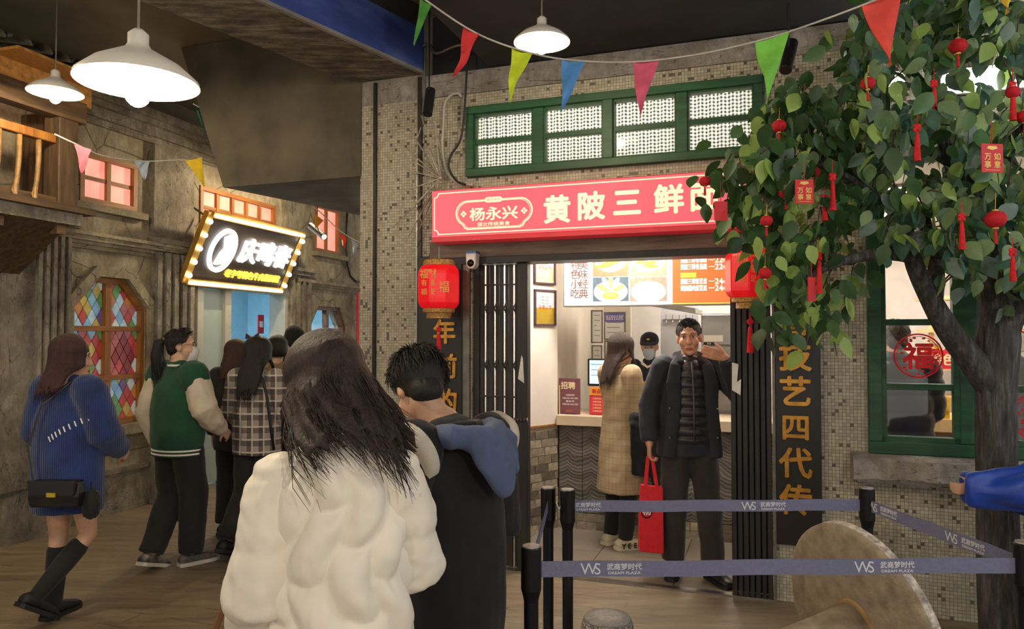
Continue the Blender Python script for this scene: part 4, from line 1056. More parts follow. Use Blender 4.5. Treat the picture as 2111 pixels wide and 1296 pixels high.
# ---------------- lit doorway
def doorway():
    x0, x1, _, z1 = DR
    fr_ = mk('pale_door_frame', '#b7b5a8', .5, var=.05)
    t = thing('door_1', 'pale framed glass shop door standing open under the lit black sign', 'door', ((x0 + x1) / 2, .05, 0), LF, kind='structure')
    B().box(x0, x1, -.03, .2, z1 - .09, z1).build('lintel', fr_, t); B().box(x0, x0 + .09, -.03, .2, 0, z1 - .09).build('jamb', fr_, t); B().box(x1 - .09, x1, -.03, .2, 0, z1 - .09).build('jamb', fr_, t)
    xa = x0 + .09; xb = xa + .36
    leaf = B().box(xa, xb, .02, .05, .02, z1 - .1).build('fixed_panel', mk('frosted_grey_glass', '#9fb0ac', .3, var=.03), t)
    B().box(xb, xb + .10, -.02, .1, 0, z1 - .09).build('door_post', fr_, t)
    B().box(xb + .10, xb + .13, -.03, .02, .9, 1.25).build('pull_handle', STEEL, t)
    # cyan lit room behind
    cy = mk('cyan_light_tint', '#9cc8dc', .8, var=.03)  # light blue wall colour carries the room's cyan light
    B().box(x0 - .2, x1 + .9, .22, 2.2, -.02, .004).build('floor', mk('pale_room_floor', '#c9d4d6', .3, var=.04), fr=LF, kind='structure', label='pale floor of the room behind the lit doorway')
    B().box(x0 - .2, x1 + 2.2, 2.2, 2.26, 0, 2.75).build('wall_back', cy, fr=LF, kind='structure', label='back wall coloured for the cyan light of the room behind the lit doorway')
    B().box(x0 - .26, x0 - .2, .22, 2.26, 0, 2.75).build('wall_side', cy, fr=LF, kind='structure', label='side wall coloured for the cyan light of the room near the stained window')
    w_ = B(); yy = 1.0
    xw = x1 + 2.2; B().box(xw, xw + .06, .22, 2.26, 0, 2.75).build('wall_side', cy, fr=LF, kind='structure', label='far side wall coloured for the cyan light of the room')
    B().box(x0 - .26, xw + .06, .22, 2.26, 2.72, 2.78).build('ceiling', WHITEW, fr=LF, kind='structure', label='white ceiling of the lit room')
    tl = thing('ceiling_light', 'cool white ceiling light inside the cyan room', 'light', (x1 - .1, 1.2, 2.68), LF)
    B().box(x1 - .6, x1 + .6, 1.1, 1.4, 2.69, 2.715).build('light_frame', STEEL, tl); B().box(x1 - .58, x1 + .58, 1.12, 1.38, 2.685, 2.69).build('diffuser', mk('cool_diffuser', '#dff2ff', .5, var=0, emit=26), tl)
    # octagonal inner window frame seen through the door
    ox0, ox1 = x1 - .25, x1 + .6; yw = 1.5; m = B()
    A = [(ox0, 0), (ox0, 1.75), (ox0 + .3, 2.2), (ox1 - .3, 2.2), (ox1, 1.75), (ox1, 0)]; q = .1
    I = [(ox0 + q, 0), (ox0 + q, 1.71), (ox0 + .3 + .04, 2.1), (ox1 - .34, 2.1), (ox1 - q, 1.71), (ox1 - q, 0)]
    for i in range(5): m.prism([A[i], A[i + 1], I[i + 1], I[i]], yw, yw + .12)
    m.build('inner_arch', mk('grey_green_arch', '#8a9a90', .5), fr=LF, label='grey chamfered archway inside the cyan room', cat='archway')
    xq = LF.x(538, yw - .1); zq = LF.z(538, 668, yw - .1)
    t2 = thing('red_paper', 'small red paper sign inside the cyan room', 'sign', (xq, yw - .1, zq - .12), LF)
    B().box(xq - .07, xq + .07, yw - .1, yw - .09, zq - .14, zq + .14).build('sheet', REDP, t2); lettering('福', t2, xq, zq, .09, yw - .1, WHITEP, .02, .002)
doorway()
def door_window():
    x0, x1, z0, z1 = DW; c, cz = .2, .26; t = thing('octagonal_window', 'dark-framed window with cut corners glowing cyan beyond the doorway', 'window', ((x0 + x1) / 2, .06, z0), LF)
    o = [(x0, z0), (x1, z0), (x1, z1 - cz), (x1 - c, z1), (x0 + c, z1), (x0, z1 - cz)]; k = .05
    i_ = [(x0 + k, z0 + k), (x1 - k, z0 + k), (x1 - k, z1 - cz - .015), (x1 - c - .015, z1 - k), (x0 + c + .015, z1 - k), (x0 + k, z1 - cz - .015)]
    br = wood('brown_window_frame', '#4a2f20', '#684530', '#7c583e', .5)
    for i in range(6): B().prism([o[i], o[(i + 1) % 6], i_[(i + 1) % 6], i_[i]], .03, .12).build('frame_side', br, t)
    xm = (x0 + x1) / 2; B().box(xm - .03, xm + .03, .03, .1, z0 + k, z1 - k).build('mullion', br, t)
    for a, b in ((x0 + k, xm - .03), (xm + .03, x1 - k)): B().box(a, b, .06, .064, z0 + k, z1 - k - .2).build('pane', GLASS, t)
door_window()
xq, zq = LF.pick(740, 655, -.12)
B().box(xq - .06, xq + .06, -.13, -.11, zq - .38, zq + .36).build('red_banner', REDP, fr=LF, label='vertical red banner on the facade next to the tiled pillar', cat='banner')

# ---------------- lit black sign over the doorway
def lane_sign():
    y0 = -.42                                     # leans out at the top
    zb = lz(495, 588, -.2); xa, xb = LF.x(402, -.2), LF.x(590, -.2); zt = zb + .66; lean = .30
    t = thing('shop_sign', 'black leaning sign with glowing white characters framed by light bulbs over the lane doorway', 'sign', ((xa + xb) / 2, -.1, zb), LF)
    ang = math.atan2(lean, zt - zb); H = math.hypot(lean, zt - zb)
    R_ = M.Translation((0, -.1, zb)) @ M.Rotation(ang, 4, 'X')
    def put(mb): mb.v = [R_ @ V(p) for p in mb.v]; return mb
    put(B().box(xa, xb, 0, .06, 0, H)).build('sign_panel', mk('dark_brown_panel', '#3c2f1c', .5, var=.1), t)
    gold = mk('sign_gold_edge', '#c8a050', .4, .6)
    for z in (0, H): put(B().box(xa - .02, xb + .02, -.03, .05, z - .03, z + .03)).build('gold_rail', gold, t)
    lit = mk('lit_sign_tube', '#fff4dc', .5, var=0, emit=5, ecol='#ffedd0')
    for z in (.0, H): put(B().tube([(xa, -.04, z), (xb, -.04, z)], .016, 8)).build('light_tube', lit, t)
    for x in (xa - .035, xb + .035):
        put(B().box(x - .045, x + .045, -.01, .05, -.02, H + .02)).build('side_rail', gold, t)
        for i in range(5): put(B().ball((x, -.03, H * (.1 + .2 * i)), .026, 10, 6)).build('bulb', lit, t, smooth=True)
    wh = mk('glowing_white_letters', '#ffffff', .5, var=0, emit=2.2, ecol='#f4f6ff')
    def tx(s, x, z, h, mt, bold, nm): put(lettering(s, None, x, z, h, 0, None, bold, .03, mb=B())).build(nm, mt, t)
    L = xb - xa
    for i, ch in enumerate('庆鸣春'): tx(ch, xa + L * (.47 + .195 * i), H * .58, .27, wh, .02, 'glowing_character')
    lg = B(); cx, cz = xa + L * .2, H * .52; n = 28
    for k in range(n):
        a, b = 2 * PI * k / n, 2 * PI * (k + 1) / n
        lg.prism([(cx + .19 * math.cos(a), cz + .24 * math.sin(a)), (cx + .19 * math.cos(b), cz + .24 * math.sin(b)), (cx + .155 * math.cos(b), cz + .2 * math.sin(b)), (cx + .155 * math.cos(a), cz + .2 * math.sin(a))], -.03, 0)
    lg.prism([(cx - .05, cz - .16), (cx + .10, cz - .13), (cx + .13, cz + .05), (cx + .06, cz + .18), (cx - .03, cz + .14), (cx + .02, cz + .02), (cx - .02, cz - .03)], -.03, 0)
    put(lg).build('round_emblem', wh, t)
    gl = mk('glowing_gold_letters', '#e8b840', .5, var=0, emit=.8)
    put(lettering('老字号特色牛肉粉面馆', None, xa + L * .62, H * .19, .085, 0, None, .02, .02, w=L * .62, mb=B())).build('gold_lettering', gl, t)
    for x in (xa + .2, xb - .2): B().tube([(x, -.1 - lean * .8, zt - .1), (x, 0, zt + .12)], .012, 6).build('stay_rod', GALV, t)
lane_sign()

# ---------------- wooden balcony at the near end of the facade
def balcony():
    yd = -.55
    zd = LF.z(90, 428, yd); x1 = LF.x(163, yd); x0 = LF.x(-60) - .3
    t = thing('balcony', 'old timber balcony with curved balusters and tiled eave at the near end of the facade', 'balcony', ((x0 + x1) / 2, yd / 2, zd - .2), LF)
    B().box(x0, x1 + .1, yd - .05, -.002, zd, zd + .05).build('deck_board', WOODX, t)
    B().box(x0, x1 + .02, yd, -.002, zd - .09, zd - .001).build('deck_slab', PLASTERD, t)
    for i in range(3):
        xx = x1 - .15 - .5 * i
        B().prism([(xx - .04, zd - .09), (xx + .04, zd - .09), (xx + .04, zd - .17), (xx - .04, zd - .17)], yd + .02, -.002).build('joist', WOODX, t)
    B().loft([[(x0, yd, zd - .09), (x1 - .1, yd, zd - .09), (x1 - .1, -.002, zd - .5), (x0, -.002, zd - .5)], [(x0, yd + .1, zd - .09), (x1 - .1, yd + .1, zd - .09), (x1 - .1, -.002, zd - .3), (x0, -.002, zd - .3)]]).build('bracket_board', WOODD, t)
    zt = LF.z(130, 243, yd)
    B().box(x1 - .20, x1 - .03, yd, yd + .15, zd + .05, zt + .1).build('corner_post', WOODD, t, bevel=.006)
    B().box(x1 - .06, x1, yd + .1, -.002, zd + .05, zt + .1).build('end_wall', WOODD, t)
    zr = LF.z(60, 268, yd)
    B().box(x0, x1 - .2, yd + .03, yd + .09, zr - .03, zr + .035).build('handrail', WOODW, t, bevel=.005)
    B().box(x0, x1 - .2, yd + .02, yd + .1, zd + .05, zd + .1).build('foot_rail', WOODX, t)
    n = 8
    for i in range(n):
        x = x1 - .32 - .155 * i
        pts = [(x, yd + .06, zr - .03), (x, yd + .06, zr - .2), (x - .01, yd + .06, zr - .34), (x - .05, yd + .03, zr - .42), (x - .075, yd + .0, zr - .52), (x - .07, yd + .03, zd + .1)]
        B().tube(pts, [.020, .019, .018, .018, .018, .018], 7).build('baluster', mk('baluster_oak', '#8a6a40', .55, var=.2, vs=20), t, smooth=True)
    B().box(x0, x1 + .02, yd - .02, yd + .1, zt, zt + .16).build('eave_beam', WOODX, t)
    B().slab([(x0, yd - .22), (x1 + .12, yd - .22), (x1 + .12, -.002), (x0, -.002)], zt + .30, zt + .32).build('eave_board', mk('lit_pine_boards', '#c08a44', .6, var=.2, vs=20, stretch=(1, 8, 1)), t)
    B().box(x0, x1 + .1, yd + .02, yd + .06, zt + .15, zt + .31).build('frieze_board', mk('lit_pine_boards', '#c08a44', .6, var=.2, vs=20, stretch=(1, 8, 1)), t)
    tile = B().loft([[(.075 * math.cos(a), 0, .05 * math.sin(a)) for a in [PI * k / 8 for k in range(9)]], [(.07 * math.cos(a), .55, .05 * math.sin(a) + .12) for a in [PI * k / 8 for k in range(9)]]], False, False)
    me = tile.mesh('roof_tile', mk('grey_roof_tile', '#5a564c', .8, var=.25, vs=20), smooth=True)
    for i in range(11): piece('roof_tile', me, t, (x1 + .05 - .16 * i, yd - .27 + RND.uniform(-.02, .02), zt + .325))
    B().tube([(x0 + .2, yd + .12, zt + .06), (x1 - .3, yd + .12, zt + .06)], .012, 6).build('light_strip', mk('warm_strip', '#ffc060', .5, var=0, emit=6), t)
balcony()

def lane_cable():
    q = [V((LF.pick(a, b, -.03)[0], -.03, LF.pick(a, b, -.03)[1])) for a, b in ((716, 432), (714, 470), (713, 510), (716, 545), (722, 568), (735, 580), (750, 580))]
    B().tube(q, .014, 8).build('cable', mk('black_conduit', '#1d1c1c', .5, var=.05), fr=LF, label='thick dark cable running down the facade beside the narrow pink window', cat='cable', smooth=True)
lane_cable()

# ================================================================ pendant lamps
ENAMEL = mk('white_enamel', '#e6e2d6', .35, var=.02)
def bulb_mat(nm, c, e): return mk(nm, '#fff8ec', .5, var=0, emit=e, ecol=c)
def pendant(c, d, label, emit, col, top=3.965):
    x, y, z = c; r = d / 2
    t = thing('pendant_lamp', label, 'lamp', (x, y, z - .08 * d))
    pr = [(r, 0), (r * .99, .012 * d / .35), (r * .72, .055 * d / .35), (r * .42, .085 * d / .35), (r * .22, .105 * d / .35), (r * .17, .12 * d / .35), (r * .17, .15 * d / .35), (r * .08, .165 * d / .35)]
    inn = [(r * .95, .008 * d / .35), (r * .70, .045 * d / .35), (r * .40, .076 * d / .35), (r * .15, .10 * d / .35)]
    B().lathe(pr + [(0.002, pr[-1][1])], c, 40, False).lathe([pr[0]] + inn + [(.002, .1 * d / .35)], c, 40, False).build('shade', ENAMEL, t, smooth=True)
    B().lathe([(r * .14, .10 * d / .35), (r * .15, .02 * d / .35), (r * .12, .0)], c, 16).build('socket', mk('cream_socket', '#c8c0ae', .5), t)
    B().ball((x, y, z - .03 * d / .35), (r * .21, r * .21, r * .24), 16, 10).build('bulb', bulb_mat('bulb_' + label[:5].strip() + '%g' % emit, col, emit), t, smooth=True)
    B().tube([(x, y, z + pr[-1][1]), (x, y, top)], .004, 6).build('cord', mk('grey_cord', '#8a8478', .6), t)
def lampat(px, py, wpx, d, label, e, col, top=3.965): pendant(P(px, py, d * FPX / wpx), d, label, e, col, top)
lampat(284, 172, 240, .35, 'large white enamel pendant lamp hanging in the lane', 230, '#ffeccc')
lampat(114, 192, 105, .34, 'white enamel pendant lamp hanging before the timber balcony', 200, '#ffe8c0', 3.965)
lampat(1117, 88, 117, .30, 'white enamel pendant lamp hanging above the shop front', 200, '#e2f4ff')
# unseen lamps added in the hall to light the foreground
pendant((1.5, -.9, 3.1), .35, 'white enamel pendant lamp hanging in the hall outside the view, right', 700, '#ffeedd')
pendant((-1.4, -1.6, 3.1), .35, 'white enamel pendant lamp hanging in the hall outside the view, left', 560, '#ffe6c4')
pendant((3.2, 1.2, 3.1), .35, 'white enamel pendant lamp hanging in the hall beyond the tree', 420, '#e6f2ff')

pendant((-3.0, 2.5, 3.2), .35, 'white enamel pendant lamp hanging by the near end of the facade', 520, '#ffeacb')  # unseen lamp added left of the view to brighten the near facade
pendant((-2.25, 8.0, 3.25), .35, 'white enamel pendant lamp hidden above the dropped soffit', 600, '#ffe6bd')  # extra lamp added out of sight to brighten the far lane
# ================================================================ bunting
def bunting(line, flags, label, thick=.004):
    pts = [P(*q) for q in line]
    t = thing('bunting', label, 'bunting', pts[0])
    out = []
    for i in range(len(pts) - 1):
        p0 = pts[max(i - 1, 0)]; p1 = pts[i]; p2 = pts[i + 1]; p3 = pts[min(i + 2, len(pts) - 1)]
        for k in range(5):
            s = k / 5; out.append(.5 * ((2 * p1) + (p2 - p0) * s + (2 * p0 - 5 * p1 + 4 * p2 - p3) * s * s + (3 * p1 - p0 - 3 * p2 + p3) * s ** 3))
    B().tube(out + [pts[-1]], thick, 6).build('string', mk('white_string', '#c9c4ba', .8), t)
    for (a, b, mid, tip, Y, col) in flags:
        pa, pb, pt = P(*a, Y), P(*b, Y), P(*tip, Y - .05)
        pm = P(*mid, Y - .09) if mid else (pa + pb + pt) / 3
        n = 8; vs = []; rows = []
        for j in range(n + 1):
            f = j / n; row = []
            for i in range(5):
                u = i / 4; top = pa + (pb - pa) * u
                l = pa.lerp(pt, f) if True else pa; r_ = pb.lerp(pt, f); q = l.lerp(r_, u)
                if mid:
                    w_ = math.exp(-((f - .62) / .25) ** 2); q = q + (pm - (pa.lerp(pt, .62) + pb.lerp(pt, .62)) / 2) * w_ * .8
                q += V((0, .012 * math.sin(f * 5 + u * 4), 0)); row.append(q)
            rows.append(row)
        back = [[q + V((0, .003, 0)) for q in r_] for r_ in rows]
        B().loft(rows, False, False).loft([r_[::-1] for r_ in back], False, False).build('pennant', mk('pennant_' + col[1:], col, .8, var=.08, vs=12, sub=.0), t, smooth=True)
bunting([(790, -70, 3.1), (880, 2, 3.15), (985, 70, 3.2), (1090, 108, 3.25), (1180, 124, 3.3), (1300, 128, 3.3), (1420, 115, 3.25), (1520, 95, 3.15), (1625, 66, 3.05), (1780, 10, 2.9), (1920, -50, 2.8)],
    [((866, -5), (890, 12), (864, 50), (853, 92), 3.15, '#4f9a3c'), ((955, 56), (988, 72), (957, 125), (933, 158), 3.2, '#e23a3c'), ((1055, 100), (1097, 112), (1055, 165), (1052, 213), 3.25, '#d4ea2e'),
     ((1158, 124), (1206, 128), (1170, 190), (1156, 232), 3.3, '#5a9ae0'), ((1305, 125), (1359, 122), (1322, 195), (1320, 245), 3.3, '#e0617c'), ((1557, 88), (1626, 67), (1590, 150), (1580, 215), 3.05, '#7cc84a'), ((1776, 12), (1856, -20), None, (1836, 135), 2.9, '#e04a3c')],
    'bunting of bright pennants strung across above the red noodle shop sign')
bunting([(2020, -60, 2.7), (2075, -12, 2.7), (2140, 10, 2.7)], [((2063, -18), (2083, -10), None, (2077, 28), 2.7, '#e0b83a')], 'end of bunting with a yellow pennant above the tree', .003)
bunting([(112, 276, 5.2), (155, 296, 5.3), (215, 322, 5.6), (300, 332, 6.0), (385, 330, 6.3), (450, 345, 6.6), (560, 375, 7.2), (645, 425, 7.4), (700, 475, 7.4), (742, 500, 7.4)],
    [((152, 296), (190, 309), None, (168, 357), 5.3, '#c8586c'), ((275, 331), (310, 333), None, (298, 370), 6.0, '#8e99ac'), ((381, 331), (417, 324), None, (421, 385), 6.3, '#e0c02c'), ((648, 440), (668, 455), None, (650, 470), 7.4, '#d8962c'), ((698, 478), (715, 490), None, (710, 513), 7.4, '#f0502c'), ((724, 493), (740, 503), None, (730, 530), 7.4, '#a8b4c4')],
    'bunting of faded pennants strung along the lane facade', .005)
bunting([(398, 214, 6.0), (412, 222, 6.0), (430, 236, 6.1)], [((403, 225), (410, 229), None, (420, 267), 6.0, '#1f8a58')], 'stray pennant coloured green for its green-lit edge on a string under the lane ceiling', .004)  # green colour stands in for green light along the pennant

# ================================================================ queue barrier
BELT = mk('grey_belt_webbing', '#6f7290', .5, var=.05, vs=80, bump=.15, bs=200)
POSTM = mk('satin_black_post', '#111318', .38, .3, .05)
PRINT = mk('belt_white_print', '#d8dae0', .6, var=0)
def post(x, y, label, h=.95, socket=False):
    t = thing('queue_post', label, 'queue barrier', (x, y, 0))
    B().lathe([(.040, .001), (.040, .012), (.034, .03), (.024, .045)] if socket else [(.17, .001), (.175, .008), (.16, .022), (.05, .035), (.024, .045)], (x, y, 0), 32).build('base', POSTM, t)
    B().lathe([(.0225, .04), (.0225, h - .14)], (x, y, 0), 24).build('pole', POSTM, t, smooth=False)
    B().lathe([(.0225, h - .165), (.027, h - .145), (.0315, h - .13), (.0315, h - .004), (.029, h)], (x, y, 0), 28).build('belt_head', POSTM, t)
    B().lathe([(.028, h - .001), (.026, h + .004), (.004, h + .0055)], (x, y, 0), 24).build('cap', mk('worn_cap', '#8d8684', .4, .3), t)
    return t
def belt(t, a, b, zc, logos, sag=.0, name='belt'):
    a = V((a[0], a[1], 0)); b = V((b[0], b[1], 0)); d = (b - a); L = d.length; u = d / L; a2 = a + u * .03; b2 = b - u * .03; n = 24
    nrm = V((u.y, -u.x, 0)); off = nrm * .0008
    def zz(f): return zc - sag * 4 * f * (1 - f) + .0015 * math.sin(f * 17)
    rows = [[(a2.lerp(b2, i / n)) + V((0, 0, zz(i / n) + dz)) for i in range(n + 1)] for dz in (-.024, .024)]
    m = B(); m.loft([[p + off for p in r] for r in rows], False, False).loft([[p - off for p in r[::-1]] for r in rows], False, False)
    bo = m.build(name, BELT, t)
    for end, q in (('belt_clip', b2),): B().box(-.012, .012, -.006, .006, -.028, .028)
    fr = Frame(0, 0, 0); ang = math.atan2(u.y, u.x)
    R_ = M.Translation(a2) @ M.Rotation(ang, 4, 'Z')
    for dist in logos:
        f = dist / L; z = zz(f)
        m = B()
        lettering('W', None, dist - .085, z, .034, -.0016, None, 0, .0006, mb=m); lettering('S', None, dist - .058, z, .034, -.0018, None, 0, .0006, mb=m)
        lettering('武商梦时代', None, dist + .025, z + .006, .020, -.0016, None, .018, .0006, mb=m); lettering('DREAM PLAZA', None, dist + .025, z - .013, .008, -.0016, None, .02, .0006, w=.1, mb=m)
        m.v = [R_ @ p for p in m.v]; m.build('belt_print', PRINT, bo)
    return bo
p1 = Pz(1095, 1126, .95); p2 = Pz(1130, 1005, .95); p3 = Pz(1170, 1009, .95); p4 = Pz(1787, 1006, .95); p5 = Pz(2112, 1118, .95)
t1 = post(p1.x, p1.y, 'black queue post at the front left corner beside the stone bollard', socket=True)
t2 = post(p2.x, p2.y, 'black queue post with the short side belt, one of a close pair', socket=True)
t3 = post(p3.x, p3.y, 'black queue post with the back belt, one of a close pair', socket=True)
t4 = post(p4.x, p4.y, 'black queue post below the window sill behind the millstone', socket=True)
t5 = post(p5.x, p5.y, 'black queue post at the front right corner by the tree trunk')
zb = P(1400, 1166, p1.y).z
def lx(px, a, b):                                 # distance along a->b where the belt passes under pixel column px
    d = ray(px, 1100); A = V((a.x, a.y)); U = V((b.x - a.x, b.y - a.y)); L = U.length; U /= L
    k = d.x / d.y; return (k * A.y - A.x) / (U.x - k * U.y) - .03
belt(t1, p1, p5, .88, [lx(1270, p1, p5), lx(1832, p1, p5)])
belt(t3, p3, p4, .88, [lx(1200, p3, p4), lx(1582, p3, p4)])
belt(t2, p2, p1, .88, [.4])
belt(t4, p4, p5, .88, [lx(1825, p4, p5), lx(1995, p4, p5)])

# ================================================================ granite bollard and millstone
def granite():
    n = NT('grey_granite'); v = n.node('ShaderNodeTexVoronoi', {'Vector': n.obj(), 'Scale': 210.0}, 1)
    s = n.node('ShaderNodeSeparateColor', {0: v}); n.color(n.ramp(s, [(.2, '#3c3a3a'), (.5, '#8d8884'), (.9, '#c0bab2')])); n.p(rough=.65); n.bump(n.noise(90, 4), .5, .006); return n.m
GRAN = granite()
c = Pz(1252, 1268, .5)
t = thing('stone_bollard', 'short speckled granite bollard with a smooth domed top in front of the belts', 'bollard', (c.x, c.y, 0))
B().lathe([(.105, .001), (.105, .40), (.102, .46), (.094, .487)], (c.x, c.y, 0), 36).build('shaft', GRAN, t, smooth=False)
B().lathe([(.094, .487), (.088, .497), (.05, .503), (.002, .505)], (c.x, c.y, 0), 36).build('top', mk('smooth_granite_top', '#9c9a94', .5, var=.12, vs=60), t, smooth=True)
def millstone():
    c = P(1764, 1292, 2.95); nrm = V((-.93, -.26, -.16)).normalized(); r = .40; th = .05
    t = thing('millstone', 'tilted sandstone millstone wheel with pale rim and stub axle in front of the mosaic wall', 'millstone', (c.x, c.y, 0))
    q = V((0, 0, 1)).rotation_difference(nrm).to_matrix()
    st = mk('tan_sandstone', '#988a76', .85, var=.14, vs=18, bump=.4, bs=70); rim = mk('pale_chiselled_rim', '#c9beb4', .9, var=.3, vs=45, bump=.9, bs=80)
    B().lathe([(.11, 0), (r - .02, 0), (r, -.008), (r + .002, -.02)], c, 56, False, q).build('face', st, t, smooth=True)
    B().lathe([(r + .002, -.02), (r + .004, -th), (r - .01, -th - .008), (.0, -th - .008)], c, 56, False, q).build('rim', rim, t, smooth=False)
    B().lathe([(.11, -.002), (.108, .012), (.10, .012)], c, 32, True, q).build('socket_ring', mk('worn_ochre', '#a8885c', .8), t)
    B().lathe([(.098, -.01), (.085, .14), (.075, .30), (.06, .31)], c, 28, True, q).build('axle', st, t, smooth=True)
    z0 = c.z - r * .98
    B().box(c.x - .16, c.x + .09, c.y - .2, c.y + .08, .001, max(z0, .03) + .05).build('plinth', CONC, t, bevel=.01)
    e = c + nrm * .28
    B().loft([[(e.x - .07, e.y - .09, .001), (e.x + .07, e.y - .09, .001), (e.x + .07, e.y + .09, .001), (e.x - .07, e.y + .09, .001)], [(e.x - .05, e.y - .06, e.z - .05), (e.x + .05, e.y - .06, e.z - .05), (e.x + .05, e.y + .06, e.z - .05), (e.x - .05, e.y + .06, e.z - .05)]]).build('axle_support', st, t)
millstone()

# ================================================================ ornamental tree with red New Year ornaments
def tree():
    TY = 3.62
    base = P(2062, 1100, TY); bx, by = base.x, base.y
    t = thing('tree', 'artificial leafy tree with dark furrowed trunk hung with red ornaments by the green window', 'tree', (bx, by, 0))
    n = NT('furrowed_bark'); f = n.noise(9, 8, n.scaled((5, 5, .7)), .7)
    n.color(n.ramp(f, [(.3, '#221f1f'), (.5, '#4a4644'), (.75, '#7c7a7a')])); n.p(rough=.75); n.bump(f, .9, .02); bark = n.m
    def limb(pts, rs, nm='branch', seg=30, ridge=.10):
        q = []; r = []
        for i in range(len(pts) - 1):
            p0 = pts[max(i - 1, 0)]; p1 = pts[i]; p2 = pts[i + 1]; p3 = pts[min(i + 2, len(pts) - 1)]; m = 6
            for k in range(m):
                s = k / m; q.append(.5 * ((2 * p1) + (p2 - p0) * s + (2 * p0 - 5 * p1 + 4 * p2 - p3) * s * s + (3 * p1 - p0 - 3 * p2 + p3) * s ** 3)); r.append(rs[i] + (rs[i + 1] - rs[i]) * s)
        q.append(pts[-1]); r.append(rs[-1])
        mb = B(); mb.tube(q, r, seg, side=(1, 0, 0) if abs((q[1] - q[0]).normalized().z) > .6 else (0, 0, 1))
        for i, v in enumerate(mb.v):
            c = q[min(i // seg, len(q) - 1)]; d = v - c; a = 2 * PI * (i % seg) / seg
            w_ = 1 + ridge * (noise.noise(V((math.cos(a) * 4, math.sin(a) * 4, c.z * 1.1 + c.x))) + .5 * noise.noise(V((math.cos(a) * 9, math.sin(a) * 9, c.z * 2.3))))
            mb.v[i] = c + d * w_
        mb.build(nm, bark, t, smooth=True)
    V0 = lambda px, py, dy=0: P(px, py, TY + dy)
    limb([V((bx + .02, by, 0)), V0(2060, 1200), V0(2055, 1000), V0(2052, 830), V0(2058, 700), V0(2062, 640)], [.112, .094, .085, .084, .094, .078], 'trunk', 44)
    limb([V0(2045, 800), V0(2005, 745, -.02), V0(1955, 680, -.05), V0(1915, 610, -.08), V0(1885, 545, -.1), V0(1872, 490, -.12), V0(1850, 420, -.1)], [.07, .062, .054, .046, .040, .034, .022])
    limb([V0(1925, 620, -.08), V0(1930, 560, -.02), V0(1915, 500, .05), V0(1905, 430, .05)], [.040, .036, .032, .02])
    limb([V0(1890, 530, -.1), V0(1840, 522, -.15), V0(1780, 528, -.2), V0(1720, 545, -.2), V0(1650, 580, -.2)], [.036, .034, .026, .018, .008])
    limb([V0(2062, 690), V0(2050, 600, .02), V0(2030, 520, .05), V0(2010, 430, .05), V0(1960, 330, 0), V0(1930, 230, -.05), V0(1915, 120, 0)], [.085, .075, .062, .05, .036, .025, .012])
    limb([V0(2065, 690), V0(2100, 610, 0), V0(2150, 540, .05), V0(2190, 420, .05), V0(2200, 250, 0)], [.075, .062, .05, .035, .015])
    limb([V0(1880, 460, -.1), V0(1790, 390, -.2), V0(1690, 340, -.2), V0(1590, 320, -.15), V0(1490, 350, -.1)], [.022, .018, .013, .009, .004])
    limb([V0(1965, 340, 0), V0(1880, 290, -.1), V0(1780, 250, -.1), V0(1680, 230, 0), V0(1590, 245, 0)], [.026, .02, .014, .009, .004])
    limb([V0(1995, 400, .05), V0(2060, 310, -.15), V0(2120, 250, -.3)], [.03, .018, .008])
    limb([V0(1925, 200, 0), V0(1860, 120, 0), V0(1800, 60, .05)], [.02, .012, .006])
    nodes = [V0(*a) for a in ((1850, 420, -.1), (1905, 430, .05), (1720, 545, -.2), (1650, 580, -.2), (1960, 330), (1930, 230, -.05), (1915, 120), (2190, 420), (2150, 540), (1790, 390, -.2), (1690, 340, -.2), (1590, 320, -.15), (1490, 350, -.1), (1880, 290, -.1), (1780, 250, -.1), (1680, 230), (1600, 245), (2060, 310, -.15), (2110, 250, -.3), (1800, 60, .05), (2010, 430, .05), (1915, 610, -.08), (2100, 610), (1840, 522, -.15))]
    poly = [(1745, 30), (1800, -70), (2260, -70), (2260, 600), (2090, 590), (2060, 570), (2020, 540), (2005, 590), (1985, 640), (1950, 600), (1935, 540), (1905, 470), (1850, 470), (1800, 560), (1760, 640), (1700, 690), (1650, 690), (1615, 690), (1590, 660), (1590, 590), (1585, 530), (1545, 475), (1510, 420), (1485, 365), (1520, 310), (1590, 285), (1585, 235), (1630, 190), (1690, 165), (1745, 120)]
    gaps = [(1862, 162, 52, 36), (1912, 300, 45, 52), (2035, 152, 105, 40)]
    def inside(x, y):
        c = False; m = len(poly)
        for i in range(m):
            (x1, y1), (x2, y2) = poly[i], poly[(i + 1) % m]
            if (y1 > y) != (y2 > y) and x < (x2 - x1) * (y - y1) / (y2 - y1) + x1: c = not c
        return c and not any(((x - a) / w_) ** 2 + ((y - b) / h) ** 2 < 1 for a, b, w_, h in gaps)
    rd = random.Random(21)
    cols = ['#38582f', '#4f7344', '#7a9264', '#486c58', '#94b05c', '#334c2b', '#70877a']  # light put into colour: dark greens for shaded leaves, yellow green for lit
    def leafmat(i, c):
        n = NT('leaf_%d' % i); x, y, z = n.xyz(); n.color(n.ramp(n.noise(25, 3), [(.3, tuple(v * .8 for v in lin(c)[:3])), (.7, tuple(min(1, v * 1.2) for v in lin(c)[:3]))])); n.p(rough=.45)
        tr = n.node('ShaderNodeBsdfTranslucent', {0: tuple(min(1, v * 1.5) for v in lin(c)[:3]) + (1,)}); mx = n.node('ShaderNodeMixShader', {0: .3, 1: n.b.outputs[0], 2: tr})
        n.t.links.new(mx, n.t.nodes['Material Output'].inputs[0]); return n.m
    lm = [leafmat(i, c) for i, c in enumerate(cols)]
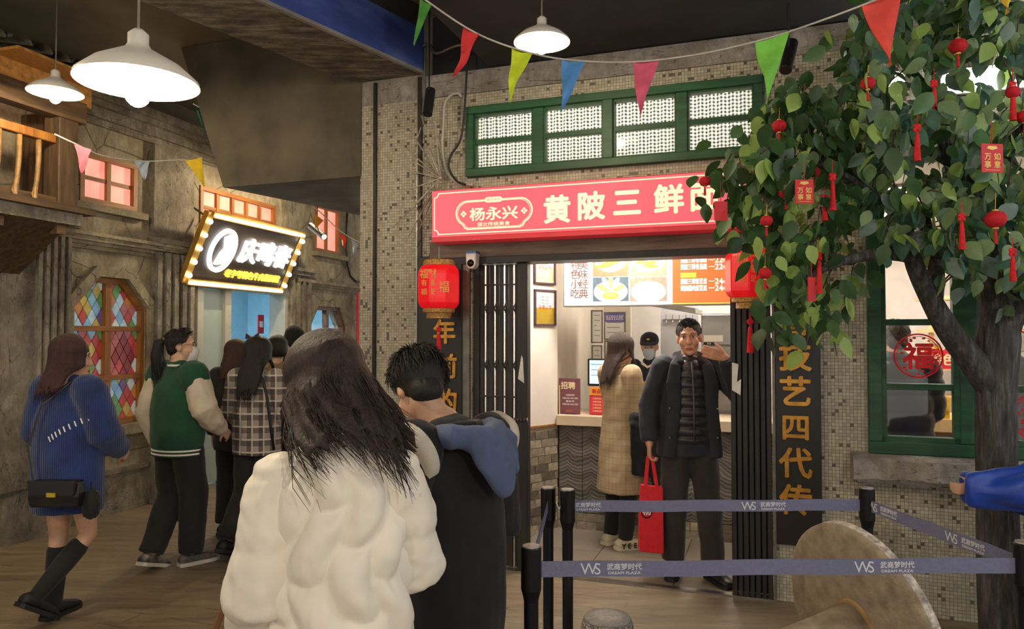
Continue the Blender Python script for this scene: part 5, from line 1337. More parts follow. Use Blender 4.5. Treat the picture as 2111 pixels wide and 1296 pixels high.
    prof = [(0, .0), (.08, .16), (.25, .30), (.45, .33), (.68, .24), (.86, .11), (1, 0)]
    def leafgeo(mb, curl):
        rows = []
        for u, w_ in prof: rows.append([(-w_ * .96, .10 * w_ * 2 + curl * u * u, -u), (0, curl * u * u, -u), (w_ * .96, .10 * w_ * 2 + curl * u * u, -u)])
        return mb.loft(rows, False, False)
    meshes = [[leafgeo(B(), cu).mesh('leaf', m, smooth=True) for cu in (.12, -.1)] for m in lm]
    leaves = []; tw = mk('twig_bark', '#4f443a', .8, var=.2)
    ncl = 0; tries = 0; centres = []
    while ncl < 235 and tries < 9000:
        tries += 1; px = rd.uniform(1450, 2240); py = rd.uniform(-60, 700)
        if not inside(px, py): continue
        wallY = 5.073 / (1 + .355 * (px - 1055) / FPX) - .36
        Y = min(rd.triangular(3.0, 4.0, 3.35), wallY)
        c = P(px, py, Y)
        if any((c - q).length < .10 for q in centres): continue
        centres.append(c); nd = min(nodes, key=lambda q: (q - c).length); ncl += 1
        if (nd - c).length < .8:
            md = nd.lerp(c, .5) + V((rd.uniform(-.04, .04), rd.uniform(-.04, .04), .06))
            B().tube([nd, md, c + V((0, 0, .03)), c + V((rd.uniform(-.03, .03), 0, -.06))], [.005, .004, .003, .0015], 5).build('twig', tw, t)
        left = px < 1760
        for k in range(rd.randint(8, 12)):
            q = c + V((rd.gauss(0, .06), rd.gauss(0, .06), rd.gauss(0, .055)))
            s = rd.uniform(.078, .122)
            rot = (rd.gauss(.25, .5), rd.gauss(0, .45), rd.gauss(0, .75) + rd.choice((0, 0, 0, PI)))
            pr = (5, 0, 0, 1, 4) if left else (2, 2, 6, 3, 1, 4, 0)  # shade painted in: darker greens left, lighter ones elsewhere
            leaves.append((q, s, rot, rd.choice(pr), rd.randrange(2)))
    leaves.sort(key=lambda l: (l[0] - CAM).length)
    vis = [l for l in leaves if 1455 < 1055.5 + FPX * l[0].x / l[0].y < 2100]
    pick = set(id(l) for l in vis[::3][:300])
    st = [B() for _ in lm]; rest = B()
    for l in leaves:
        q, s, rot, ci, cu = l
        if id(l) in pick: piece('leaf', meshes[ci][cu], t, q, rot, (s, s, s))
        else:
            from mathutils import Euler
            R_ = Euler(rot).to_matrix(); k0 = len(rest.v); rest.cur = ci
            leafgeo(rest, (.12, -.1)[cu])
            for i in range(k0, len(rest.v)): rest.v[i] = q + R_ @ (rest.v[i] * s)
    fo = rest.build('foliage', lm, t, smooth=True); fo['kind'] = 'stuff'
tree()
# ---------------- red ornaments, each hung on the tree
def small_lantern(px, py, r, Y, where):
    c = P(px, py, Y); rr = r * Y / FPX
    t = thing('small_lantern', 'tiny red lantern with gold caps hanging on the tree ' + where, 'ornament', c - V((0, 0, rr * 2.4)), group='tiny red lanterns on the tree')
    body = mk('flocked_red', '#b80f1e', .8, var=.15, vs=80)
    mb = B(); nseg = 20
    mb.lathe([(rr * .3, -rr * .82), (rr * .75, -rr * .62), (rr, -rr * .15), (rr, rr * .2), (rr * .72, rr * .66), (rr * .3, rr * .82)], c, nseg)
    for i, v in enumerate(mb.v):
        if i % 2: d = v - c; mb.v[i] = c + V((d.x * .93, d.y * .93, d.z))
    mb.build('lantern_body', body, t, smooth=True)
    for s in (-1, 1): B().lathe([(rr * .3, 0), (rr * .26, s * rr * .16)], c + V((0, 0, s * rr * .8)), 12).build('gold_cap', GOLDP, t)
    B().tube([c + V((0, 0, rr * .9)), c + V((.003, 0, rr * 2.6))], .0012, 5).build('hanging_loop', GOLDP, t)
    B().tube([c - V((0, 0, rr * .9)), c - V((0, 0, rr * 1.3)), c - V((0, 0, rr * 2.4))], [.0015, .005, .006], 8).build('tassel', REDT, t)
for a in ((1975, 95, 18, 3.1, 'near its top'), (1789, 172, 15, 3.1, 'under the red pennant'), (1606, 260, 15, 3.3, 'beside the green transom window'), (1678, 355, 13, 3.3, 'above the red wish card'), (1620, 396, 15, 3.2, 'left of the red wish card'), (1453, 374, 12, 3.3, 'in front of the red sign'),
          (1580, 455, 13, 3.2, 'above the big lantern'), (1577, 563, 14, 3.2, 'in front of the big lantern'), (2052, 452, 21, 2.95, 'above the trunk fork'), (2088, 190, 14, 3.0, 'below the strip light'), (2112, 240, 15, 3.0, 'at its right side')): small_lantern(*a)
def tassel(px, py, h, Y, where):
    c = P(px, py, Y); k = Y / FPX; L = h * k
    t = thing('tassel_charm', 'red knotted tassel charm hanging on the tree ' + where, 'ornament', c - V((0, 0, L)), group='red tassel charms on the tree')
    B().tube([c, c - V((0, 0, L * .3))], .0015, 5).build('cord', REDT, t)
    q = c - V((0, 0, L * .33)); m = B()
    for a in range(4):
        th = a * PI / 2 + PI / 4; m.ball(q + V((.011 * math.cos(th), 0, .011 * math.sin(th))), (.009, .005, .009), 8, 6)
    m.ball(q, (.010, .006, .010), 8, 6); m.build('knot', REDT, t, smooth=True)
    B().tube([q - V((0, 0, .015)), q - V((0, 0, .03)), c - V((0, 0, L))], [.004, .008, .013], 10).build('fringe', REDT, t)
for a in ((1890, 230, 103, 3.0, 'in front of the window light'), (1925, 140, 100, 3.1, 'under the top lantern'), (2087, 140, 110, 3.0, 'at its right side'), (1982, 415, 100, 2.95, 'left of the trunk fork'), (1716, 330, 105, 3.15, 'right of the red wish card'), (1688, 490, 115, 3.15, 'beside the slim red tag'), (2087, 490, 90, 2.95, 'beside the trunk'), (1700, 385, 70, 3.3, 'behind the red wish card')): tassel(*a)
def card(px, py, w_, h, Y, label, text, rz=0):
    c = P(px, py, Y); k = Y / FPX; W = w_ * k; Hh = h * k
    fr = Frame(0, 0, 0); fr.mat = M.Translation(c) @ M.Rotation(rz, 4, 'Z')
    t = thing('wish_card', label, 'ornament', (0, 0, -Hh / 2), fr, group='red wish cards on the tree')
    B().box(-W / 2, W / 2, -.002, .002, -Hh / 2, Hh / 2).build('card', mk('red_card_stock', '#c8141f', .55, var=.03), t)
    B().tube([(0, 0, Hh / 2), (0, 0, Hh / 2 + .09)], .0015, 5).build('cord', REDT, t)
    if text:
        for i, ch in enumerate(text): lettering(ch, t, (-.22 if i % 2 == 0 else .22) * W, (.06 if i < 2 else -.22) * Hh, Hh * .24, -.0022, GOLDP, .016, .001)
        B().prism([(-W * .25, Hh * .34), (0, Hh * .28), (W * .25, Hh * .34), (W * .18, Hh * .42), (-W * .18, Hh * .42)], -.003, -.0022).build('gold_fan', GOLDP, t)
        B().box(-W * .35, W * .35, -.003, -.0022, -Hh * .42, -Hh * .405).build('gold_line', GOLDP, t)
card(1658, 395, 38, 50, 3.1, 'red wish card with gold characters near the corner of the sign', '万如事意')
card(2045, 326, 48, 60, 2.95, 'red wish card with gold characters high in the right of the crown', '万如事意', .1)
card(1486, 435, 27, 40, 3.25, 'plain red card hanging in front of the last sign character', None)
card(1673, 596, 18, 50, 3.15, 'slim plain red tag hanging low over the gilt board', None, .3)

# ================================================================ people: a body is one continuous remeshed surface, clothes and hair are its children
def soft(mb, voxel, smooth=4, post=None):
    me = mb.mesh('soft', None)
    out = baked(me, [('REMESH', dict(mode='VOXEL', voxel_size=voxel)), ('SMOOTH', dict(factor=.5, iterations=smooth))])
    bpy.data.meshes.remove(me)
    if post:
        nr = [v.normal.copy() for v in out.vertices]; fl = []
        for v, n_ in zip(out.vertices, nr): fl += list(v.co + n_ * (post(v.co, n_) or 0))
        out.vertices.foreach_set('co', fl)
    out.polygons.foreach_set('use_smooth', [True] * len(out.polygons)); out.update()
    return out
def wrinkle(amp=.006, sc=9, zs=.5):
    return lambda c, n: amp * (noise.noise(V((c.x * sc, c.y * sc, c.z * sc * zs))) + .5 * noise.noise(V((c.x * sc * 2.3, c.y * sc * 2.3, c.z * sc * 2.1))))
DEF = dict(pelvis=(0, 0, .93), waist=(0, 0, 1.07), chest=(0, 0, 1.26), upper=(0, -.01, 1.37), neck=(0, -.015, 1.44), head=(0, .02, 1.585),
           shL=(-.165, -.01, 1.385), elL=(-.215, -.03, 1.10), wrL=(-.22, .03, .86), hipL=(-.085, 0, .90), knL=(-.095, .015, .49), anL=(-.095, -.02, .085))
for k_ in list(DEF):
    if k_.endswith('L'): DEF[k_[:-1] + 'R'] = (-DEF[k_][0],) + DEF[k_][1:]
class Person:
    def __init__(s, label, x, y, deg, H, J=None, yaw=0, tilt=0, roll=0, skin='#c79c80', voxel=.008, hands=None, toes=None, z=0, group=None, face=False, cat='person'):
        s.k = H / 1.7; s.fr = Frame(x, y, deg); s.fr.mat = M.Translation((x, y, z)) @ M.Rotation(math.radians(deg), 4, 'Z'); s.fr.inv = s.fr.mat.inverted()
        j = dict(DEF); j.update(J or {}); s.j = {a: V(b) * s.k for a, b in j.items()}; k = s.k; q = s.j
        s.Rh = (M.Rotation(math.radians(yaw), 3, 'Z') @ M.Rotation(math.radians(-tilt), 3, 'X') @ M.Rotation(math.radians(roll), 3, 'Y'))
        s.toe = {}
        b = B()
        b.capsule([q['pelvis'] - V((0, 0, .07 * k)), q['pelvis'], q['waist'], q['chest'], q['upper'], q['neck']], [.13 * k, .145 * k, .122 * k, .145 * k, .13 * k, .06 * k], 16, [.09 * k, .105 * k, .09 * k, .105 * k, .085 * k, .055 * k], (1, 0, 0))
        hd = lambda p: q['head'] + s.Rh @ (V(p) * k)
        b.capsule([q['neck'] - V((0, 0, .03 * k)), hd((0, -.015, -.06))], [.056 * k, .052 * k], 12)
        s.hd = hd
        RB = s.Rh
        def hb(p, r): b.ball(hd(p), tuple(v * k for v in r), 16, 11, RB)
        hb((0, -.012, .03), (.074, .094, .085)); hb((0, .03, -.035), (.064, .064, .078)); hb((0, .045, -.085), (.042, .042, .034))
        for e in (-1, 1): hb((e * .074, -.005, -.012), (.012, .020, .030)); hb((e * .038, .062, -.03), (.028, .028, .03))
        b.capsule([hd((0, .088, .01)), hd((0, .105, -.034))], [.009 * k, .0145 * k], 10)
        b.capsule([hd((-.036, .078, .026)), hd((.036, .078, .026))], [.012 * k, .012 * k], 8)
        b.capsule([hd((-.02, .088, -.070)), hd((.02, .088, -.070))], [.010 * k, .010 * k], 8); hb((0, .078, -.100), (.022, .02, .02))
        hands = hands or {}
        for e, S in ((-1, 'L'), (1, 'R')):
            b.capsule([q['sh' + S], q['el' + S], q['wr' + S]], [.05 * k, .04 * k, .026 * k], 12)
            h = hands.get(S, {}); d = V(h.get('dir', (q['wr' + S] - q['el' + S]).normalized())).normalized()
            s.hand(b, q['wr' + S], d, V(h.get('palm', (-e, 0, 0))), e, h.get('curl', .35), h.get('spread', .08))
            b.capsule([q['hip' + S], q['hip' + S].lerp(q['kn' + S], .4), q['kn' + S], q['kn' + S].lerp(q['an' + S], .3), q['an' + S]], [.08 * k, .076 * k, .052 * k, .052 * k, .036 * k], 14)
            td = V((toes or {}).get(S, (e * .12, 1, 0))).normalized(); s.toe[S] = td
            a = q['an' + S]; un = td.cross(V((0, 0, 1))).normalized().cross(td).normalized() * k; b.capsule([a - un * .035 - td * .03 * k, a - un * .048 + td * .09 * k, a - un * .055 + td * .135 * k], [.030 * k, .028 * k, .018 * k], 12)
        me = soft(b, voxel, 3); me.materials.append(mk('skin_' + skin[1:], skin, .5, var=.06, vs=14, sub=.08)); me.name = 'person'
        s.root = link('person', me, None, s.fr, V((0, 0, 0)), label, cat, group)
        if face: s.features()
    def hand(s, b, w, d, pn, e, curl, spread):
        k = s.k; pn = (pn - d * pn.dot(d)).normalized(); sd = d.cross(pn).normalized()
        if sd.dot(V((e, 0, 0))) < 0 and abs(sd.x) > .3: pass
        kn = w + d * .085 * k
        b.capsule([w - d * .01 * k, w + d * .03 * k, kn], [.024 * k, .036 * k, .040 * k], 12, [.020 * k, .015 * k, .012 * k], tuple(sd))
        for i, (o, L) in enumerate(((-.030, .066), (-.010, .077), (.011, .072), (.031, .055))):
            p = kn + sd * o * k; dd = (d + sd * o * spread * 20).normalized(); pts = [p - dd * .015 * k, p]
            for n_, seg in enumerate((.45, .32, .23)):
                dd = (M.Rotation(curl * (1.0 if n_ else .7), 3, sd) @ dd) if (M.Rotation(.1, 3, sd) @ d).dot(pn) > 0 else (M.Rotation(-curl * (1.0 if n_ else .7), 3, sd) @ dd)
                p = p + dd * L * seg * k; pts.append(p)
            b.capsule(pts, [.0095 * k, .0095 * k, .009 * k, .0085 * k, .0075 * k], 8)
        p = w + d * .02 * k - sd * .026 * k; dd = (d * .75 - sd * .65 + pn * .25).normalized(); p2 = p + dd * .045 * k; p3 = p2 + (dd * .7 + d * .5 + pn * .3).normalized() * .035 * k
        b.capsule([p, p2, p3], [.013 * k, .011 * k, .0085 * k], 8)
    def features(s):
        k = s.k; dk = mk('dark_brown_eye', '#17100c', .2, var=0); wh = mk('eye_white', '#cfc8c0', .3, var=0); br = mk('eyebrow_hair', '#1c1714', .8, var=0); lp = mk('lip_skin', '#a85c50', .5, var=.05)
        for e in (-1, 1):
            ey = B().ball(s.hd((e * .031, .079, .004)), (.0125 * k, .010 * k, .0062 * k), 10, 7, s.Rh).build('eye', wh, s.root, smooth=True)
            B().ball(s.hd((e * .031, .0855, .004)), (.0062 * k, .005 * k, .0058 * k), 10, 7, s.Rh).build('iris', dk, ey, smooth=True)
            B().capsule([s.hd((e * .018, .0895, .0115)), s.hd((e * .032, .0885, .0125)), s.hd((e * .046, .080, .008))], [.0013 * k] * 3, 6).build('eyelid', br, s.root)
            B().capsule([s.hd((e * .016, .0895, .026)), s.hd((e * .034, .0885, .030)), s.hd((e * .05, .078, .024))], [.0022 * k, .0028 * k, .0014 * k], 6).build('eyebrow', br, s.root, smooth=True)
        B().capsule([s.hd((-.021, .0945, -.069)), s.hd((0, .0995, -.0665)), s.hd((.021, .0945, -.069))], [.003 * k, .0055 * k, .003 * k], 8).capsule([s.hd((-.018, .0945, -.074)), s.hd((0, .0985, -.0775)), s.hd((.018, .0945, -.074))], [.003 * k, .006 * k, .003 * k], 8).build('lips', lp, s.root, smooth=True)
    def add(s, name, mb, mat, voxel=0, smooth=4, post=None, label=None, sm=True):
        if voxel: me = soft(mb, voxel, smooth, post); me.materials.append(mat)
        else: me = mb.mesh(name, mat, smooth=sm)
        o = link(name, me, s.root, s.fr, V((0, 0, 0)), label); return o
    def torso(s, b, lv):                        # (z, rx, ry, dy, dx) from bottom to top, in 1.70 m units
        k = s.k; lv = [tuple(l) + (0,) * (5 - len(l)) for l in lv]
        b.capsule([V((l[4], l[3], l[0])) * k for l in lv], [l[1] * k for l in lv], 24, [l[2] * k for l in lv], (1, 0, 0), f0=.08); return b
    def arm(s, b, S, r, cut=1.0):
        q = s.j; k = s.k; w = q['el' + S].lerp(q['wr' + S], cut)
        b.capsule([q['sh' + S], q['sh' + S].lerp(q['el' + S], .5), q['el' + S], q['el' + S].lerp(w, .5), w], [r[0] * k, (r[0] + r[1]) / 2 * k, r[1] * k, (r[1] + r[2]) / 2 * k, r[2] * k], 16, f1=.1); return b
    def leg(s, b, S, r, cut=1.0):
        q = s.j; k = s.k; a = q['kn' + S].lerp(q['an' + S], cut)
        b.capsule([q['hip' + S] + V((0, 0, .03 * k)), q['hip' + S].lerp(q['kn' + S], .5), q['kn' + S], q['kn' + S].lerp(a, .5), a], [r[0] * k, (r[0] + r[1]) / 2 * k, r[1] * k, (r[1] + r[2]) / 2 * k, r[2] * k], 16, f1=.1); return b
    def trousers(s, mat, r=(.10, .075, .07), cut=.95, voxel=.011, amp=.006, name='trousers'):
        b = B(); s.torso(b, [(.86, .15, .11), (.93, .155, .115), (1.02, .14, .105)])
        for S in 'LR': s.leg(b, S, r, cut)
        return s.add(name, b, mat, voxel, 4, wrinkle(amp, 8, .8))
    def shoes(s, up, so, h=1.0, chunk=1.0, letters=None):
        k = s.k
        for S in 'LR':
            a = s.j['an' + S]; d = s.toe[S]; sd = d.cross(V((0, 0, 1))).normalized(); upv = sd.cross(d).normalized(); o = a - upv * .085 * k
            prof = [(-.075, .030, .060), (-.05, .040, .075), (0, .042, .085), (.06, .043, .068), (.12, .046, .052), (.165, .040, .040), (.19, .024, .028)]
            def ring(z0, z1, wide): return [[o + d * (f * k * chunk) + sd * (w_ * k * wide * chunk * math.cos(t)) + upv * k * ((z0(h_) + z1(h_)) / 2 + (z1(h_) - z0(h_)) / 2 * math.sin(t)) for t in [2 * PI * i / 14 for i in range(14)]] for f, w_, h_ in prof]
            u = B().loft(ring(lambda q: .014, lambda q: .014 + q * h, 1.0)); sh = s.add('shoe', u, up)
            m = B(); pts = [(-.082, .030), (-.06, .043), (0, .046), (.06, .046), (.12, .050), (.17, .043), (.2, .022)]
            poly = [(f, w_) for f, w_ in pts] + [(f, -w_) for f, w_ in reversed(pts)]; n = len(poly)
            m.add([o + d * f * k * chunk + sd * w_ * k * chunk + upv * .002 * k for f, w_ in poly] + [o + d * f * k * chunk + sd * w_ * k * chunk + upv * .026 * k * chunk for f, w_ in poly], [tuple(range(n - 1, -1, -1)), tuple(range(n, 2 * n))] + [(i, (i + 1) % n, n + (i + 1) % n, n + i) for i in range(n)])
            me = m.mesh('sole', so); link('sole', me, sh, s.fr, V((0, 0, 0)))
            s.sh = sh
    def hair(s, mat, length=.3, spread=150, n=220, thick=.016, drift=(0, 0, 0), avoid=None, wave=.01, voxel=.007, seed=1, part=.1, cover=1.0, name='hair', fine=.0032, front=None, fringe=False, locks=44, jit=.06, flare=0):
        k = s.k; rd = random.Random(seed); E = V((.082, .101, .094)) * k * cover
        if not callable(length): L0 = length; length = lambda a: L0
        ground = V((0, 0, -1))
        def strand(a, grow, jl, ph):
            pts = []
            for i in range(7):
                f = math.radians(8 + 88 * i / 6); dv = V((math.sin(f) * math.sin(a), -math.sin(f) * math.cos(a), math.cos(f)))
                pts.append(s.hd((0, -.014, .03)) + s.Rh @ V((dv.x * E.x * (1 + grow), dv.y * E.y * (1 + grow), dv.z * E.z * (1 + grow))))
            L = length(a) * k * jl; p = pts[-1]; out = V((p.x - s.j['head'].x, p.y - s.j['head'].y, 0)); out = out.normalized() if out.length > .001 else V((0, -1, 0)); m = max(3, int(L / .05))
            for i in range(1, m + 1):
                u = i / m; q = p + ground * (L * u) + V(drift) * k * u * u + out * (.012 * math.sin(u * 3)) * k + V((math.sin(u * 6 + ph), math.cos(u * 5 + ph), 0)) * wave * u * k
                q += out * (flare * math.sin(min(1, u * 1.4) * PI / 2) - .02 * u * (flare == 0)) * k
                if avoid:
                    q = avoid(q)
                pts.append(q)
            return pts
        b = B(); b.ball(s.hd((0, -.018, .034)), tuple(E * 1.0), 18, 12, s.Rh)
        A = math.radians(spread)
        for i in range(locks):
            a = -A + 2 * A * i / (locks - 1); st = strand(a, -.03, rd.uniform(.96 - 2 * jit, .96), rd.uniform(0, 6)); b.capsule(st, [thick * k * (1 - .8 * max(0, j / (len(st) - 1) - .45) / .55) for j in range(len(st))], 8)
        if fringe:
            for i in range(9):
                x = -.055 + .11 * i / 8; b.capsule([s.hd((x, .02, .115)), s.hd((x * 1.1, .085, .085)), s.hd((x * 1.15, .098, .045))], [.014 * k, .013 * k, .006 * k], 8)
        me = soft(b, voxel, 2)
        nb = B(); nb.add([v.co.copy() for v in me.vertices], [tuple(p.vertices) for p in me.polygons]); bpy.data.meshes.remove(me)
        for i in range(n):
            a = rd.uniform(-A, A); st = strand(a, rd.uniform(.0, .06), rd.uniform(1 - 3 * jit, 1 + 1.6 * jit), rd.uniform(0, 6)); r = fine * k * rd.uniform(.6, 1.2)
            nb.tube(st, [r * (.6 + .4 * min(1, j / 3)) * (1 - .9 * max(0, (j / (len(st) - 1) - .6) / .4)) for j in range(len(st))], 5)
        return s.add(name, nb, mat)
    def short_hair(s, mat, n=500, length=.03, seed=2, voxel=.006, low=.0, fine=.0022, grow=1.0):
        k = s.k; rd = random.Random(seed); b = B()
        b.ball(s.hd((0, -.022, .040)), (.080 * k * grow, .096 * k * grow, .085 * k * grow), 18, 12, s.Rh)
        b.ball(s.hd((0, -.048, -.01 - low)), (.066 * k, .055 * k, .065 * k), 14, 10, s.Rh)
        me = soft(b, voxel, 2); nb = B(); nb.add([v.co.copy() for v in me.vertices], [tuple(p.vertices) for p in me.polygons]); bpy.data.meshes.remove(me)
        for i in range(n):
            a = rd.uniform(-PI, PI); f = math.radians(rd.uniform(5, 100 if abs(a) < 1.9 else 62))
            dv = V((math.sin(f) * math.sin(a), -math.sin(f) * math.cos(a), math.cos(f)))
            p = V((dv.x * .079, dv.y * .095, dv.z * .084)) * grow + V((0, -.022, .040))
            tn = V((math.cos(f) * math.sin(a), -math.cos(f) * math.cos(a), -math.sin(f))).normalized()
            if abs(a) > 2.2: tn = V((rd.uniform(-.6, .6), 1, .3)).normalized()
            L = length * rd.uniform(.6, 1.3); pts = [p, p + (tn * .8 + dv * .35) * L * .5, p + (tn + dv * .12) * L]
            r = fine * k; nb.tube([s.hd(q) for q in pts], [r, r * .8, r * .15], 4)
        return s.add('hair', nb, mat)
    def mask(s, col='#d9dde0'):
        k = s.k; rows = []
        for z, w_, y in ((-.003, .045, .110), (-.03, .058, .126), (-.06, .058, .122), (-.085, .050, .112), (-.112, .036, .096)):
            rows.append([s.hd((w_ * math.sin(t), y - .06 * (1 - math.cos(t)) * 1.1, z)) for t in [math.radians(-85 + 170 * i / 12) for i in range(13)]])
        m = B().loft(rows, False, False); s.add('face_mask', m, mk('mask_' + col[1:], col, .8, var=.03))
        for e in (-1, 1): s.add('mask_loop', B().tube([s.hd((e * .052, .05, -.02)), s.hd((e * .078, .015, .005)), s.hd((e * .085, -.015, -.01)), s.hd((e * .075, -.005, -.04)), s.hd((e * .05, .045, -.075))], .0015 * k, 5), mk('mask_' + col[1:], col, .8, var=.03))
def ell_avoid(z_lo, z_hi, rx, ry, cy=0, cx=0, rt=.45):     # lay hair on the back (or chest) of an upright elliptical torso
    def f(p):
        if p.z > z_hi: return p
        t = min(1, (z_hi - p.z) / max(1e-3, z_hi - z_lo)); w_ = math.sin(min(1, t * 1.3) * PI / 2); a = rx * (rt + (1 - rt) * w_); b = ry * (.55 + .45 * w_); u = (p.x - cx) / a
        if abs(u) >= 1: return p
        h = b * math.sqrt(1 - u * u) + .006
        if p.y < cy + .02: return V((p.x, min(p.y, cy - h), p.z))
        return V((p.x, max(p.y, cy + h), p.z))
    return f
def hairmat(name, a, b):
    n = NT(name); f = n.noise(34, 5, n.scaled((3.2, 3.2, .22)), .7); n.color(n.ramp(f, [(.32, a), (.7, b)])); n.p(rough=.5, spec=.4); n.bump(f, .9, .01); return n.m
HAIRK = hairmat('black_hair', '#0f0c0b', '#241d1a'); HAIRB = hairmat('dark_brown_hair', '#1a110d', '#3c2a20'); HAIRR = hairmat('reddish_brown_hair', '#1e0e0d', '#44221e')
def cloth(name, col, var=.1, rough=.85, bump=.25, bs=220, sheen=.1, vs=10): return mk(name, col, rough, var=var, vs=vs, bump=bump, bs=bs, sheen=sheen, bdist=.004)
BLKP = cloth('black_trouser_cloth', '#141314'); RUB = mk('black_rubber', '#151416', .6, var=.1); WHS = mk('off_white_leather', '#c9c2b4', .5, var=.08)

# ================================================================ woman in the cream puffer jacket (from behind)
def puffer_woman():
    p = Person('person seen from behind in a cream quilted puffer jacket with long loose dark hair', -.41, 1.76, 14, 1.60, dict(shL=(-.135, -.01, 1.33), shR=(.135, -.01, 1.33), head=(-.03, .06, 1.565), neck=(-.01, .01, 1.43), elL=(-.18, -.03, 1.07), wrL=(-.205, .13, .97), elR=(.185, .05, 1.10), wrR=(.11, .26, 1.03)),
               yaw=22, tilt=26, roll=-6, voxel=.008, hands={'L': dict(curl=.8, palm=(1, 0, 0)), 'R': dict(curl=.6)})
    k = p.k
    cream = cloth('cream_nylon', '#ece5d6', .03, .5, .12, 60, .05, 5)
    def quilt(c, n):
        a = math.atan2(c.x, -c.y); u = a * .20 / .135; v = c.z / .165
        u2 = u + .28 * math.sin(2 * PI * v * .5 + math.floor(u) * 0); col = math.floor(u2); v2 = v + (.5 if col % 2 else 0) + .16 * math.sin((u2 - col) * PI)
        fu = u2 - col; fv = v2 - math.floor(v2)
        d = (1 - abs(2 * fu - 1) ** 2.4) * (1 - abs(2 * fv - 1) ** 2.4)
        return .027 * d - .010 + .004 * noise.noise(c * 26) + .003 * noise.noise(V((c.x * 60, c.y * 60, c.z * 22)))
    b = B(); p.torso(b, [(.70, .195, .165, -.01), (.85, .19, .165, -.01), (1.0, .178, .155, -.01), (1.15, .17, .145, -.01), (1.26, .166, .135, -.01), (1.335, .158, .122, -.012), (1.385, .135, .105, -.012), (1.42, .085, .08, 0)])
    p.add('jacket', b, cream, .0075, 5, quilt)
    def slq(c, n):
        v = c.z / .16; fv = v - math.floor(v); return .009 * (1 - abs(2 * fv - 1) ** 2.5) - .003 + .009 * noise.noise(V((c.x * 13, c.y * 13, c.z * 10))) + .004 * noise.noise(c * 38)
    for S in 'LR':
        b = p.arm(B(), S, (.082, .088, .075), .92); p.add('sleeve', b, cream, .0085, 5, slq)
    b = B(); p.torso(b, [(1.38, .092, .085, .0), (1.42, .085, .08, .01), (1.455, .078, .075, .02)]); p.add('collar', b, cream, .008, 4)
    p.trousers(cloth('dark_grey_trousers', '#2b2a2d'), (.10, .08, .075), .95, .012)
    p.shoes(WHS, WHS)
    av = ell_avoid(1.12, 1.42, .20, .170, -.01)
    p.hair(HAIRB, lambda a: .20 + .10 * max(0, math.sin(a + .2)) + .03 * math.cos(a * 3), 158, 760, .024, (.10, -.03, 0), av, .018, .006, 5, cover=1.06, fine=.0036, locks=70, jit=.15, flare=.03)
    # brown strap of a bag hanging from the left hand
    w = p.j['wrL'] + V((0, .09, -.05)); o = p.fr.mat @ w
    a = P(480, 1178, o.y); c = P(440, 1310, o.y + .02)
    t = thing('hand_bag', 'tan leather bag strap and bag held by the person in the cream jacket', 'bag', (a.x - .1, a.y, .42))
    B().tube([a, a.lerp(c, .5) + V((.004, 0, 0)), c, V((c.x - .03, c.y, .68))], .0085, 6, .003, (1, 0, 0)).tube([a, a + V((.03, .05, 0)), V((a.x + .10, a.y + .05, .68))], .0085, 6, .003, (1, 0, 0)).build('strap', mk('tan_leather', '#7c5638', .5, var=.1), t)
    B().box(c.x - .06, a.x + .14, a.y - .03, a.y + .09, .42, .68).build('bag_body', mk('tan_leather', '#7c5638', .5, var=.1), t, bevel=.02)
puffer_woman()

